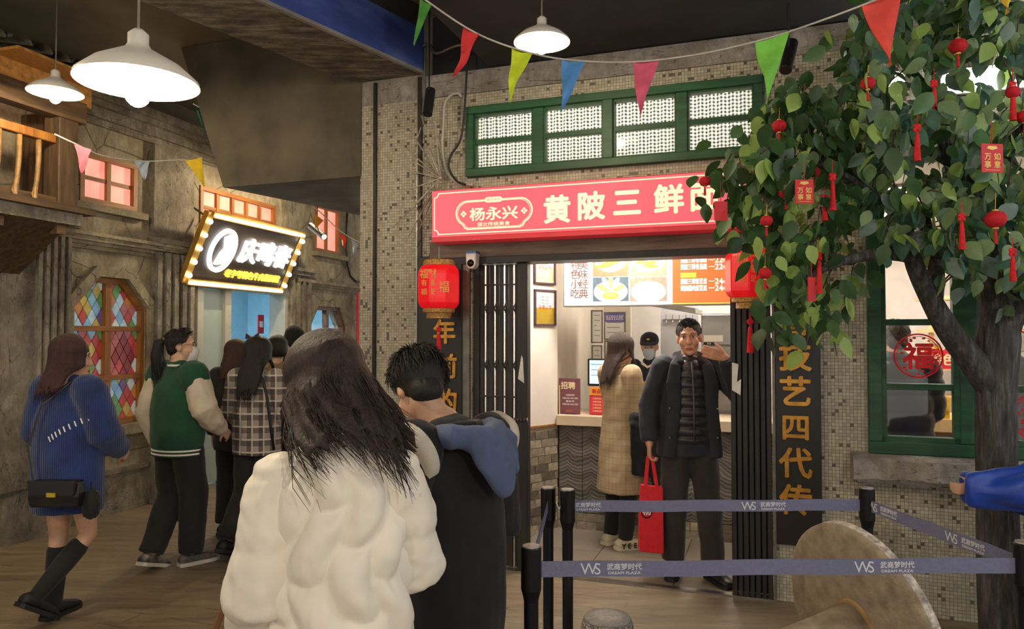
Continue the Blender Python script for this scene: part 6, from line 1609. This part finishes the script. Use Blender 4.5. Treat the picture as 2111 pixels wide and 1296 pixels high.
# ================================================================ person in the black coat with a blue hood
def hood_person():
    p = Person('person with cropped black hair in a black coat with white shoulder bands and blue hood', -.175, 2.32, 48, 1.575, dict(shL=(-.165, .01, 1.36), shR=(.165, .01, 1.36), head=(-.02, .165, 1.54), neck=(0, .06, 1.43), upper=(0, .02, 1.35), elR=(.235, .03, 1.06), wrR=(.17, .25, .98), elL=(-.22, .05, 1.08), wrL=(-.12, .27, 1.02)),
               yaw=-20, tilt=40, roll=0, voxel=.008, hands={'L': dict(curl=.7), 'R': dict(curl=.7)})
    blk = cloth('black_wool', '#0e0f14', .15, .9, .3, 260); wht = cloth('cream_band', '#cfc6b4', .05)
    b = B(); p.torso(b, [(.62, .185, .15), (.80, .19, .155), (1.0, .19, .15), (1.18, .185, .14), (1.29, .172, .125, .01), (1.36, .135, .10, .02)])
    p.add('coat', b, blk, .009, 5, wrinkle(.010, 6, .5))
    for S in 'LR': p.add('sleeve', p.arm(B(), S, (.095, .092, .07), .95), blk, .0055, 8, wrinkle(.012, 9, .8))
    # cream bands woven round each shoulder, then the hood hanging down the back
    k = p.k
    for S in 'LR':
        a = p.j['sh' + S]; ax = V((1 if S == 'R' else -1, 0, -.45)).normalized()
        p.add('shoulder_band', B().tube([a + ax * t_ * k for t_ in (.000, .006, .048, .054)], [r_ * k for r_ in (.094, .107, .105, .09)], 48), wht)
    blue = cloth('slate_blue_fleece', '#4a5878', .08, .9, .3, 200); b = B()
    b.capsule([V((-.115, .02, 1.40)) * k, V((-.10, -.09, 1.40)) * k, V((.0, -.145, 1.385)) * k, V((.10, -.09, 1.40)) * k, V((.115, .02, 1.41)) * k], [.030 * k, .042 * k, .05 * k, .042 * k, .030 * k], 14)
    b.capsule([V((.0, -.135, 1.39)) * k, V((.03, -.175, 1.31)) * k, V((.05, -.18, 1.22)) * k], [.09 * k, .088 * k, .035 * k], 16, [.04 * k, .035 * k, .02 * k], (1, 0, 0))
    b.capsule([V((.09, -.07, 1.41)) * k, V((.135, -.11, 1.36)) * k, V((.15, -.13, 1.27)) * k], [.04 * k, .045 * k, .02 * k], 14)
    p.add('hood', b, blue, .008, 4, wrinkle(.008, 14, .7))
    b = B(); b.capsule([V((-.075, .06, 1.385)) * k, V((-.06, -.05, 1.42)) * k, V((0, -.075, 1.425)) * k, V((.06, -.05, 1.42)) * k, V((.075, .06, 1.385)) * k], [.024 * k] * 5, 12); p.add('inner_collar', b, blk, .008, 3)
    p.trousers(BLKP, (.10, .08, .075), .95, .012); p.shoes(RUB, RUB)
    p.short_hair(HAIRK, 1100, .05, 3, low=.02, grow=1.17)
hood_person()

# ================================================================ man in the shop doorway
def doorway_man():
    p = Person('person in a navy coat and quilted vest in the doorway, hand on cheek', 1.185, 4.97, 178, 1.69, dict(elR=(.265, -.03, 1.11), wrR=(.275, .06, .875), elL=(-.31, .13, 1.20), wrL=(-.195, .195, 1.455), shL=(-.175, -.01, 1.395), knR=(.105, .02, .49), anR=(.11, -.02, .085), anL=(-.13, .12, .085), knL=(-.11, .07, .49)),
               yaw=-14, tilt=2, roll=4, skin='#c9957a', voxel=.0055, hands={'L': dict(dir=(.93, -.02, .30), palm=(0, -1, 0), curl=.12, spread=.06), 'R': dict(dir=(.02, .05, -1), palm=(-1, 0, 0), curl=1.0)}, toes={'R': (.25, 1, 0), 'L': (-.3, 1, 0)}, z=.008, face=True)
    k = p.k
    navy = cloth('navy_black_coat', '#1c1e2a', .12, .8, .15, 180); vestm = cloth('quilted_black_nylon', '#1e1a22', .08, .4, .05, 60)
    b = B(); p.torso(b, [(.80, .215, .150, -.015), (.95, .205, .145, -.015), (1.10, .195, .135, -.012), (1.26, .20, .13, -.01), (1.36, .175, .105, -.012), (1.42, .105, .075, -.015)])
    for S in 'LR': p.arm(b, S, (.085, .078, .055), .93)
    p.add('coat', b, navy, .008, 4, wrinkle(.010, 8, .6))
    def q(c, n):
        v = c.z / .062; fv = v - math.floor(v); return .012 * (1 - abs(2 * fv - 1) ** 2.5) - .002
    b = B(); p.torso(b, [(.90, .115, .075, .085), (1.05, .115, .075, .078), (1.2, .11, .075, .070), (1.32, .095, .065, .055), (1.42, .06, .05, .03)])
    ve = p.add('quilted_vest', b, vestm, .007, 3, q)
    zm = B(); rows = [(0, .166, .90), (0, .162, 1.05), (0, .156, 1.2), (0, .132, 1.32), (.0, .09, 1.42)]
    p.add('zip', B().tube([V(r) * k for r in rows], .006 * k, 6), mk('zip_metal', '#55505a', .4, .5))
    for e in (-1, 1):                             # coat fronts and lapels
        pts = [V((e * .155, .115, .80)) * k, V((e * .135, .135, 1.0)) * k, V((e * .12, .138, 1.15)) * k, V((e * .125, .125, 1.28)) * k, V((e * .105, .085, 1.40)) * k, V((e * .08, .03, 1.45)) * k]
        p.add('coat_front', B().capsule(pts, [.045 * k, .045 * k, .045 * k, .05 * k, .04 * k, .025 * k], 12, [.012 * k] * 6, (1, 0, 0)), navy, .006, 3)
        for z in (.93, 1.12): p.add('snap_button', B().ball(V((e * .155, .148, z)) * k, .006 * k, 8, 6), STEEL)
    b = B().capsule([V((.07, .065, 1.415)) * k, V((.075, -.02, 1.465)) * k, V((0, -.07, 1.48)) * k, V((-.075, -.02, 1.465)) * k, V((-.07, .065, 1.415)) * k], [.026 * k] * 5, 12, [.034 * k] * 5, (0, 0, 1)); p.add('collar', b, cloth('black_fleece_collar', '#121216', .2, .95, .5, 300), .007, 3)
    b = B().capsule([V((.04, .075, 1.40)) * k, V((0, .085, 1.37)) * k, V((-.04, .075, 1.40)) * k], [.016 * k] * 3, 10); p.add('red_neckline', b, cloth('dark_red_knit', '#7a2230', .1))
    p.trousers(cloth('charcoal_trousers', '#28231f', .12), (.105, .085, .078), .97, .009, .007); p.shoes(mk('black_leather', '#171315', .4, var=.1), RUB)
    p.short_hair(HAIRK, 900, .013, 4, grow=1.03)
    # red shopping bag held in his right hand
    h = p.fr.mat @ (p.j['wrR'] + V((0, .01, -.09)))
    t = thing('shopping_bag', 'bright red fabric shopping bag with white print held by the person in the doorway', 'bag', (h.x, h.y, h.z - .66))
    red = mk('red_nonwoven', '#d0141f', .7, var=.06, vs=30); x, y = h.x, h.y; zt = h.z - .17; zb = h.z - .60
    B().loft([[(x - .075, y - .05, zb), (x + .085, y - .035, zb - .02), (x + .085, y + .05, zb - .02), (x - .075, y + .04, zb)], [(x - .072, y - .045, (zt + zb) / 2), (x + .082, y - .04, (zt + zb) / 2), (x + .082, y + .04, (zt + zb) / 2), (x - .072, y + .035, (zt + zb) / 2)], [(x - .062, y - .02, zt), (x + .085, y - .015, zt - .02), (x + .085, y + .012, zt - .02), (x - .062, y + .012, zt)]]).build('bag_body', red, t, bevel=.006)
    for dy in (-.018, .01): B().tube([(x - .03, y + dy, zt - .01), (x - .012, y + dy * .5, h.z + .01), (x + .014, y + dy * .5, h.z + .012), (x + .045, y + dy, zt - .02)], .011, 6, .002, (1, 0, 0)).build('handle', red, t)
    cz = (zt + zb) / 2 + .05; m = B(); n = 24; cx = x - .03
    yy = lambda xx: y - .0485 + (xx - (x - .072)) / .154 * .005 - .0015
    for i in range(n):
        a, c = 2 * PI * i / n, 2 * PI * (i + 1) / n
        m.add([(cx + r_ * .75 * math.cos(t_), yy(cx), cz + r_ * math.sin(t_)) for r_, t_ in ((.05, a), (.05, c), (.043, c), (.043, a))], [(3, 2, 1, 0), (0, 1, 2, 3)])
    lettering('杨', None, cx, cz, .055, yy(cx), None, .02, .0006, mb=m); m.build('white_print', WHITEP, t)
doorway_man()

# ================================================================ woman at the counter and cashier
def counter_woman():
    p = Person('person in a long beige coat with straight dark hair at the counter', .82, 5.63, -62, 1.59, dict(elR=(.21, .03, 1.10), wrR=(.14, .24, 1.02), elL=(-.19, .06, 1.10), wrL=(-.12, .26, 1.05)), yaw=-2, tilt=6, voxel=.0085, z=.008, face=True, toes={'L': (-.1, 1, 0), 'R': (.2, 1, 0)})
    n = NT('beige_check_wool'); x, y, z = n.xyz()
    def st(t, s, w_): return n.math('LESS_THAN', n.math('FRACT', n.math('MULTIPLY', t, s)), w_)
    c = n.math('MAXIMUM', st(n.math('ADD', x, y), 22, .10), st(z, 22, .10)); n.color(n.mix(n.math('MULTIPLY', c, .45), n.ramp(n.noise(8, 4), [(.3, '#a08a6a'), (.7, '#b8a382')]), '#7d6a50')); n.p(rough=.9); n.bump(n.noise(200, 2), .2, .003)
    b = B(); p.torso(b, [(.45, .225, .185), (.65, .21, .17), (.85, .19, .15), (1.0, .165, .13), (1.15, .165, .125), (1.28, .175, .12), (1.37, .15, .10), (1.43, .08, .07)])
    for S in 'LR': p.arm(b, S, (.085, .075, .06), .93)
    p.add('coat', b, n.m, .009, 4, wrinkle(.010, 7, .4))
    k = p.k
    b = B().capsule([V((.24, -.04, 1.05)) * k, V((.25, .10, 1.04)) * k, V((.20, .29, 1.02)) * k], [.05 * k] * 3, 12); b.capsule([V((.262, .04, 1.03)) * k, V((.272, .05, .85)) * k, V((.272, .02, .62)) * k], [.14 * k, .15 * k, .12 * k], 16, [.035 * k, .045 * k, .03 * k], (0, 1, 0)); b.capsule([V((.27, .12, .98)) * k, V((.28, .14, .75)) * k, V((.28, .135, .54)) * k], [.07 * k, .065 * k, .05 * k], 14, [.03 * k] * 3, (0, 1, 0))
    p.add('draped_coat', b, cloth('soft_black_wool', '#17171b', .1, .95), .010, 4, wrinkle(.014, 9, .3), label='black coat draped over the right arm')
    p.trousers(BLKP, (.09, .07, .062), 1.02, .011); p.shoes(mk('cream_knit_shoe', '#c8bfa6', .7, var=.06), mk('cream_sole', '#d2c9b4', .6), 1.0, 1.12)
    # black letters on the outer side of the shoe
    a = p.j['anR']; d = p.toe['R']; m = B(); sd = d.cross(V((0, 0, 1))).normalized()
    for i, ch in enumerate('YEES'):
        q = B(); lettering(ch, None, 0, 0, .036, 0, None, .03, .002, mb=q); o = a + d * (-.04 + .05 * i) * k - V((0, 0, .045 * k)) + sd * (.053 if i < 3 else .052) * k
        for v in q.v: m.v.append(o + d * v.x + V((0, 0, v.z)) - sd * v.y)
        m.f += [tuple(w_ + len(m.v) - len(q.v) for w_ in f) for f in q.f]; m.mi += [0] * len(q.f)
    p.add('shoe_lettering', m, RUB, sm=False)
    p.hair(HAIRB, lambda a: .30 + .05 * math.cos(a), 142, 200, .017, (0, -.02, 0), ell_avoid(1.1, 1.45, .19, .14), .008, .007, 8, cover=1.05)
counter_woman()
def cashier():
    p = Person('person in a navy cap and pale mask behind the shop counter', 1.24, 6.64, 152, 1.60, dict(elR=(.2, .02, 1.12), wrR=(.10, .26, 1.08), elL=(-.2, .02, 1.12), wrL=(-.08, .26, 1.08)), yaw=10, tilt=12, voxel=.009, z=.008, face=True)
    nv = cloth('navy_uniform', '#232838', .1); k = p.k
    b = B(); p.torso(b, [(.85, .175, .13), (1.0, .165, .125), (1.2, .175, .125), (1.36, .15, .10), (1.42, .085, .075)])
    for S in 'LR': p.arm(b, S, (.08, .07, .05), .9)
    p.add('uniform', b, nv, .010, 4, wrinkle(.006, 9, .6))
    p.add('white_collar', B().capsule([V((.06, .06, 1.42)) * k, V((.065, -.02, 1.455)) * k, V((0, -.06, 1.46)) * k, V((-.065, -.02, 1.455)) * k, V((-.06, .06, 1.42)) * k, V((0, .085, 1.385)) * k, V((.06, .06, 1.42)) * k], [.014 * k] * 7, 8), WHITEP)
    b = B(); p.torso(b, [(.88, .12, .05, .095), (1.05, .12, .05, .09), (1.22, .11, .045, .09)]); p.add('apron', b, cloth('yellow_apron', '#d8a020', .05), .009, 3)
    p.trousers(BLKP, voxel=.014); p.shoes(RUB, RUB); p.short_hair(HAIRK, 120, .03, 6, voxel=.008); p.mask('#b8ccd8')
    p.add('hair_bun', B().ball(p.hd((0, -.105, -.04)), .035 * k), HAIRK)
    b = B().ball(p.hd((0, -.008, .06)), (.088 * k, .104 * k, .075 * k), 18, 12, p.Rh); cap = p.add('cap', b, nv)
    m = B(); rows = [[p.hd((w_ * math.sin(t), y + .04 * math.cos(t), z)) for t in [math.radians(-80 + 160 * i / 10) for i in range(11)]] for w_, y, z in ((.082, .045, .062), (.078, .085, .055), (.07, .12, .045))]
    m.loft(rows, False, False).loft([[q - V((0, 0, .006)) for q in r[::-1]] for r in rows], False, False); p.add('cap_brim', m, nv)
    p.add('cap_badge', B().ball(p.hd((0, .09, .085)), (.016 * k, .006 * k, .01 * k), 10, 6, p.Rh), GOLDP)
cashier()

# ================================================================ people walking up the lane
def blue_sweater():
    p = Person('person in a long royal blue knitted sweater dress and black knee socks', -2.52, 4.22, -16, 1.58, dict(elR=(.25, .02, 1.12), wrR=(.20, .20, 1.0), elL=(-.23, -.02, 1.12), wrL=(-.20, .14, .95), knL=(-.085, .02, .49), anL=(-.09, .0, .085), knR=(.10, .06, .50), anR=(-.01, -.19, .20)),
               yaw=-42, tilt=6, voxel=.008, toes={'R': (.15, .8, -.55), 'L': (-.05, 1, 0)}, face=True, hands={'R': dict(curl=.7), 'L': dict(curl=.6)})
    k = p.k
    n = NT('royal_blue_knit'); wv = n.math('SINE', n.math('MULTIPLY', n.math('ADD', *n.xyz()[0:2]), 420)); f = n.noise(7, 4); n.color(n.ramp(f, [(.3, '#10234f'), (.7, '#1b3672')])); n.p(rough=.95, sheen=.2); n.bump(n.math('ADD', wv, n.noise(150, 3)), .4, .006); blue = n.m
    b = B(); p.torso(b, [(.66, .215, .165), (.80, .225, .175), (1.0, .225, .17), (1.18, .215, .16), (1.29, .19, .135), (1.37, .15, .10), (1.42, .08, .07)])
    p.arm(b, 'R', (.10, .098, .07), .9); p.arm(b, 'L', (.10, .095, .07), .9)
    p.add('sweater_dress', b, blue, .009, 4, wrinkle(.012, 6, .6))
    m = B(); c0 = V((.05, -.178, 1.11)) * k; c1 = V((.24, -.09, 1.23)) * k
    for i in range(9):
        u = i / 8; c = c0.lerp(c1, u) + V((0, -.03 * math.sin(u * PI), 0)); m.capsule([c + V((-.006, 0, .012)), c + V((.006, 0, -.012))], [.0035, .0035], 6)
    p.add('white_stitching', m, WHITEP)
    b = B()
    sk = cloth('black_knee_sock', '#111113', .1)
    for S in 'LR':
        q = p.j; a = q['kn' + S].lerp(q['an' + S], .22); b = B().capsule([a, a.lerp(q['an' + S], .3), q['an' + S]], [.060 * k, .060 * k, .046 * k], 16); p.add('knee_sock', b, sk, .008, 3)
    p.shoes(RUB, RUB, 1.05)
    p.hair(HAIRR, lambda a: .24 + .04 * math.cos(a), 132, 220, .022, (0, -.02, 0), ell_avoid(1.1, 1.42, .215, .16), .012, .008, 9, cover=1.06)
    p.add('earphone', B().ball(p.hd((.083, .012, -.015)), .012 * k), WHITEP)
    # shoulder bag worn behind
    t0 = p.fr.mat
    fr = Frame(0, 0, 0); fr.mat = t0
    fr2 = Frame(0, 0, 0); fr2.mat = t0 @ M.Translation((.10, .03, 0)) @ M.Rotation(.25, 4, 'Z')
    t = thing('shoulder_bag', 'black shoulder bag with a gold clasp worn behind the blue sweater dress', 'bag', (-.01, -.22, .70), fr2)
    B().loft([[(-.15, -.26, .68), (.11, -.26, .68), (.11, -.19, .68), (-.15, -.19, .68)], [(-.16, -.27, .75), (.12, -.27, .75), (.12, -.19, .75), (-.16, -.19, .75)], [(-.15, -.24, .82), (.11, -.24, .82), (.11, -.19, .82), (-.15, -.19, .82)]]).build('bag_body', mk('black_leather', '#171315', .4, var=.1), t, bevel=.008)
    B().prism([(-.155, .825), (.115, .825), (.10, .745), (-.14, .745)], -.278, -.262).build('flap', mk('black_leather', '#171315', .4, var=.1), t, bevel=.004)
    B().box(-.04, .01, -.29, -.278, .74, .765).build('clasp', mk('gold_clasp', '#d8c040', .3, .8, .05), t, bevel=.003)
    B().tube([(-.15, -.22, .80), (-.20, -.20, 1.0), (-.16, -.15, 1.22), (-.06, -.06, 1.34)], .008, 6, .004, (1, 0, 0)).build('strap', mk('black_leather', '#171315', .4, var=.1), t)
    t = thing('fluffy_charm', 'black fluffy pouch dangling beside the blue sweater dress', 'pouch', (.27, -.10, .60), fr)
    B().tube([(.27, -.10, .80), (.27, -.10, .74)], .004, 5).build('cord', RUB, t)
    m = B(); m.ball((.27, -.10, .68), (.05, .045, .08), 16, 12); 
    for v in m.v: v += V((noise.noise(v * 60), noise.noise(v * 61), noise.noise(v * 62))) * .012
    m.build('pouch', cloth('black_fluff', '#101012', .2), t, smooth=True)
blue_sweater()
def varsity():
    p = Person('person with a ponytail in a green varsity jacket with white sleeves walking up the lane', -2.33, 5.18, -24, 1.63, dict(elR=(.275, -.02, 1.13), wrR=(.24, .18, .98), elL=(-.235, -.05, 1.10), wrL=(-.215, .02, .87), knL=(-.10, .04, .49), anL=(-.08, -.15, .115), anR=(.075, .06, .085), knR=(.09, .07, .49)),
               yaw=-48, tilt=0, voxel=.009, toes={'L': (-.1, .9, -.3), 'R': (.35, 1, 0)}, face=True)
    k = p.k; gr = cloth('bottle_green_fleece', '#12422a', .12, .95, .4, 260); wh = cloth('cream_white_sleeve', '#c4b8a4', .05, .6, .1, 80)
    b = B(); p.torso(b, [(.86, .20, .155), (.95, .215, .165), (1.1, .215, .16), (1.25, .21, .15), (1.36, .175, .115), (1.42, .09, .08)]); b.capsule([p.j['shL'], p.j['shL'].lerp(p.j['elL'], .22)], [.105 * k, .10 * k], 16); b.capsule([p.j['shR'], p.j['shR'].lerp(p.j['elR'], .22)], [.105 * k, .10 * k], 16)
    jk = p.add('jacket_body', b, gr, .009, 4, wrinkle(.010, 6, .6))
    for S in 'LR':
        q = p.j; a = q['sh' + S].lerp(q['el' + S], .2); b = B().capsule([a, q['el' + S], q['el' + S].lerp(q['wr' + S], .45), q['el' + S].lerp(q['wr' + S], .85)], [.094 * k, .094 * k, .088 * k, .065 * k], 16); p.add('sleeve', b, wh, .009, 4, wrinkle(.012, 10, .9))
    for nm, z0, z1, g in (('hem_band', .80, .862, gr), ('hem_stripe', .812, .824, WHITEP), ('hem_stripe', .838, .850, WHITEP)):
        e = .004 if nm == 'hem_stripe' else 0; b = B(); n = 40
        b.loft([[V(((.196 + e) * math.cos(2 * PI * i / n), (.152 + e) * math.sin(2 * PI * i / n), z)) * k for i in range(n)] for z in (z0, z1)], True); p.add(nm, b, g)
    for z, m_ in ((1.435, gr), (1.452, WHITEP), (1.466, gr)):
        n = 30; p.add('collar_band', B().loft([[V((.078 * math.cos(2 * PI * i / n), .072 * math.sin(2 * PI * i / n) - .005, zz)) * k for i in range(n)] for zz in (z - .012, z + .008)], True), m_)
    p.trousers(BLKP, (.115, .10, .088), .98, .010, .008); p.shoes(mk('black_white_sneaker', '#5f5a54', .5, var=.5, vs=14), WHS, 1.0, 1.05)
    p.short_hair(HAIRK, 200, .04, 7, voxel=.008); p.mask('#d4d2cf')
    pony = [p.hd((0, -.10, .05)), p.hd((0, -.15, .03)), p.hd((0, -.165, -.07)), p.hd((.0, -.15, -.18)), p.hd((.0, -.135, -.26))]
    b = B().capsule(pony, [.022 * k, .035 * k, .042 * k, .036 * k, .012 * k], 12); rd = random.Random(4)
    me = soft(b, .007, 2); nb = B(); nb.add([v.co.copy() for v in me.vertices], [tuple(q.vertices) for q in me.polygons])
    for i in range(70):
        o = V((rd.gauss(0, .018), rd.gauss(0, .018), 0)); nb.tube([q + o * (0.4 + .25 * j) for j, q in enumerate(pony)] + [pony[-1] + o * 1.2 - V((0, 0, .03))], [.003, .003, .003, .003, .002, .0004], 5)
    p.add('ponytail', nb, HAIRK); p.add('hair_tie', B().ball(p.hd((0, -.108, .048)), .024 * k), cloth('yellow_band', '#b8a040', .1))
    m = B(); gx = [p.hd((.082, -.02, .012)), p.hd((.08, .05, .012)), p.hd((.066, .10, .012))]; m.tube(gx, .0018, 5)
    for e in (-1, 1):
        c = p.hd((e * .034, .105, .004)); m.tube([c + p.Rh @ V((.024 * k * math.cos(t), -.004 * abs(math.cos(t)) * k, .02 * k * math.sin(t))) for t in [2 * PI * i / 20 for i in range(21)]], .0016, 5)
    p.add('glasses', m, mk('gold_wire', '#8d7a58', .3, .8))
varsity()
def plaid_mat():
    n = NT('grey_plaid_wool'); x, y, z = n.xyz(); u = n.math('ADD', x, n.math('MULTIPLY', y, .6))
    def st(t, s, o, w_): return n.math('LESS_THAN', n.math('FRACT', n.math('MULTIPLY_ADD', t, s, o)), w_)
    c = n.mix(n.math('MULTIPLY', st(u, 11, 0, .42), .75), '#a89c92', '#2a2428'); c = n.mix(n.math('MULTIPLY', st(z, 11, .1, .42), .7), c, '#2a2428')
    c = n.mix(n.math('MULTIPLY', st(u, 11, .62, .12), .8), c, '#d8d0c4'); c = n.mix(n.math('MULTIPLY', st(z, 11, .66, .12), .8), c, '#d8d0c4')
    n.color(n.mix(n.math('MULTIPLY', n.noise(120, 3), .5), c, '#5a5254')); n.p(rough=.95); n.bump(n.noise(180, 3), .4, .005); return n.m
def plaid():
    p = Person('person in a grey plaid wool jacket with long dark hair and a black bow', -1.86, 5.42, -8, 1.57, dict(elL=(-.235, .03, 1.12), wrL=(-.19, .2, .98), elR=(.23, .0, 1.10), wrR=(.2, .15, .92), anL=(-.14, -.20, .15), knL=(-.11, .03, .49)), yaw=-25, tilt=4, voxel=.009, toes={'L': (-.05, .9, -.35), 'R': (.1, 1, 0)})
    b = B(); p.torso(b, [(.80, .195, .15), (.95, .20, .155), (1.1, .195, .15), (1.25, .195, .14), (1.36, .165, .11), (1.42, .085, .075)])
    for S in 'LR': p.arm(b, S, (.09, .085, .065), .92)
    p.add('jacket', b, plaid_mat(), .009, 4, wrinkle(.009, 7, .6)); k = p.k
    p.trousers(BLKP, (.105, .09, .085), .95, .011); p.shoes(RUB, RUB, 1.15, 1.15)
    p.hair(HAIRK, lambda a: .36 + .06 * math.cos(a), 140, 220, .020, (0, -.01, 0), ell_avoid(1.05, 1.42, .20, .155), .010, .008, 10, cover=1.05)
    m = B(); c = p.hd((-.03, -.05, .125))
    for e in (-1, 1): m.prism([(c.x, c.z), (c.x + e * .045, c.z + .03), (c.x + e * .05, c.z - .012)], c.y - .012, c.y + .012)
    p.add('hair_bow', m, RUB, sm=False)
    p.add('bag_strap', B().tube([V((.10, -.12, 1.40)) * k, V((.16, -.16, 1.25)) * k, V((.19, -.165, 1.05)) * k, V((.21, -.14, .85)) * k], .012 * k, 6, .003, (1, 0, 0)), RUB)
plaid()
def lane_walker(label, px, Y, H, deg, coat, hairf, yaw=0, voxel=.011, hem=.75):
    p = Person(label, (px - 1055.5) / FPX * Y, Y, deg, H, dict(elR=(.2, .05, 1.1), wrR=(.14, .2, 1.0)), yaw=yaw, voxel=voxel)
    b = B(); p.torso(b, [(hem, .19, .145), (.95, .185, .145), (1.1, .18, .14), (1.25, .19, .135), (1.36, .165, .11), (1.42, .085, .075)])
    for S in 'LR': p.arm(b, S, (.09, .08, .06), .93)
    p.add('coat', b, coat, .012, 4, wrinkle(.008, 7, .6)); p.trousers(BLKP, voxel=.014); p.shoes(RUB, RUB); hairf(p); return p
lane_walker('person with loose dark hair in black between the varsity jacket and the plaid jacket', 488, 6.0, 1.55, -5, cloth('plain_black_coat', '#18161a'), lambda p: p.hair(HAIRR, .26, 140, 120, .02, (0, -.01, 0), ell_avoid(1.1, 1.42, .19, .15), .01, .009, 11), -20)
lane_walker('person with short dark hair in a tan coat ahead of the plaid jacket', 572, 6.45, 1.58, 10, cloth('tan_coat', '#8d7656'), lambda p: p.hair(HAIRK, .10, 150, 120, .022, (0, 0, 0), None, .004, .009, 12))
def beanie(p):
    p.short_hair(HAIRK, 60, .03, 9, voxel=.01); b = B().ball(p.hd((0, -.012, .055)), (.094 * p.k, .112 * p.k, .095 * p.k), 18, 12, p.Rh); p.add('beanie', b, cloth('black_knit_beanie', '#141213', .15, .95, .5, 160)); p.add('beanie_cuff', B().lathe([(.098 * p.k, -.02), (.103 * p.k, 0), (.098 * p.k, .03)], p.hd((0, -.012, .03)), 24, True, p.Rh), cloth('black_knit_beanie', '#141213', .15, .95, .5, 160))
lane_walker('person in a black knitted hat farthest up the lane', 607, 7.0, 1.66, 5, cloth('dark_brown_coat', '#2c2420'), beanie)

# ================================================================ diners behind the right window
def diner(label, px, seed, yaw):
    x = SH.x(px, .55); o = SH.mat @ V((x, .55, 0))
    p = Person(label, o.x, o.y, -19 + yaw, 1.68, dict(elR=(.22, .05, 1.12), wrR=(.16, .24, 1.02), elL=(-.22, .05, 1.12), wrL=(-.14, .24, 1.02)), voxel=.010, z=.008, tilt=8)
    b = B(); p.torso(b, [(.75, .21, .165), (.95, .215, .17), (1.1, .21, .165), (1.25, .21, .155), (1.36, .175, .12), (1.43, .09, .08)])
    for S in 'LR': p.arm(b, S, (.10, .095, .07), .93)
    p.add('down_coat', b, cloth('dark_plum_nylon', '#2f262b', .1, .5, .1, 60), .010, 4, lambda c, n: .012 * (1 - abs(2 * ((c.z / .11) % 1) - 1) ** 3) + .006 * noise.noise(c * 9))
    p.trousers(BLKP, voxel=.014); p.shoes(RUB, RUB); p.short_hair(mk('greying_hair', '#4a413c', .6, var=.3, vs=40), 260, .03, seed, voxel=.008, low=.01)
diner('person in a dark plum down coat behind the first pane of the green window', 1846, 20, 12)
diner('person in a dark plum down coat behind the green window beyond the tree trunk', 2150, 21, 0)

# ================================================================ child hugging the tree
def child():
    p = Person('child in a blue puffer with a green backpack reaching an arm round the tree trunk', 2.42, 3.22, 40, 1.24, dict(shL=(-.15, .02, 1.37), elL=(-.30, .16, 1.29), wrL=(-.42, .36, 1.28), elR=(.20, .12, 1.15), wrR=(.05, .36, 1.2)), voxel=.008, hands={'L': dict(curl=.5)})
    bl = cloth('bright_blue_nylon', '#123c9c', .08, .45, .1, 60); k = p.k
    b = B(); p.torso(b, [(.78, .23, .19), (.95, .235, .195), (1.15, .23, .185), (1.3, .21, .16), (1.38, .17, .13), (1.45, .10, .09)]); p.add('jacket', b, bl, .008, 4, lambda c, n: .016 * (1 - abs(2 * ((c.z / .10) % 1) - 1) ** 3))
    for S in 'LR': p.add('sleeve', p.arm(B(), S, (.125, .125, .10), 1.25), bl, .008, 4, lambda c, n: .010 * math.sin((c.x + c.y) * 55) + .006 * noise.noise(c * 14))
    p.trousers(cloth('dark_blue_jeans', '#1c2a44'), (.12, .10, .09), .95, .011); p.shoes(WHS, RUB)
    p.hair(HAIRK, .06, 150, 160, .022, (0, 0, 0), None, .004, .008, 14, cover=1.08)
    gn = cloth('forest_green_canvas', '#17503a', .08)
    b = B(); p.torso(b, [(.85, .16, .09, -.24), (1.05, .175, .10, -.25), (1.3, .15, .08, -.23)]); bp = p.add('backpack', b, gn, .009, 3)
    for e in (-1, 1): p.add('backpack_strap', B().tube([V((e * .11, -.20, 1.36)) * k, V((e * .12, -.05, 1.50)) * k, V((e * .13, .12, 1.44)) * k, V((e * .15, .20, 1.22)) * k, V((e * .19, .05, .98)) * k, V((e * .13, -.2, .92)) * k], .026 * k, 8, .006 * k, (1, 0, 0)), gn)
child()

bpy.data.scenes.remove(_tmp)
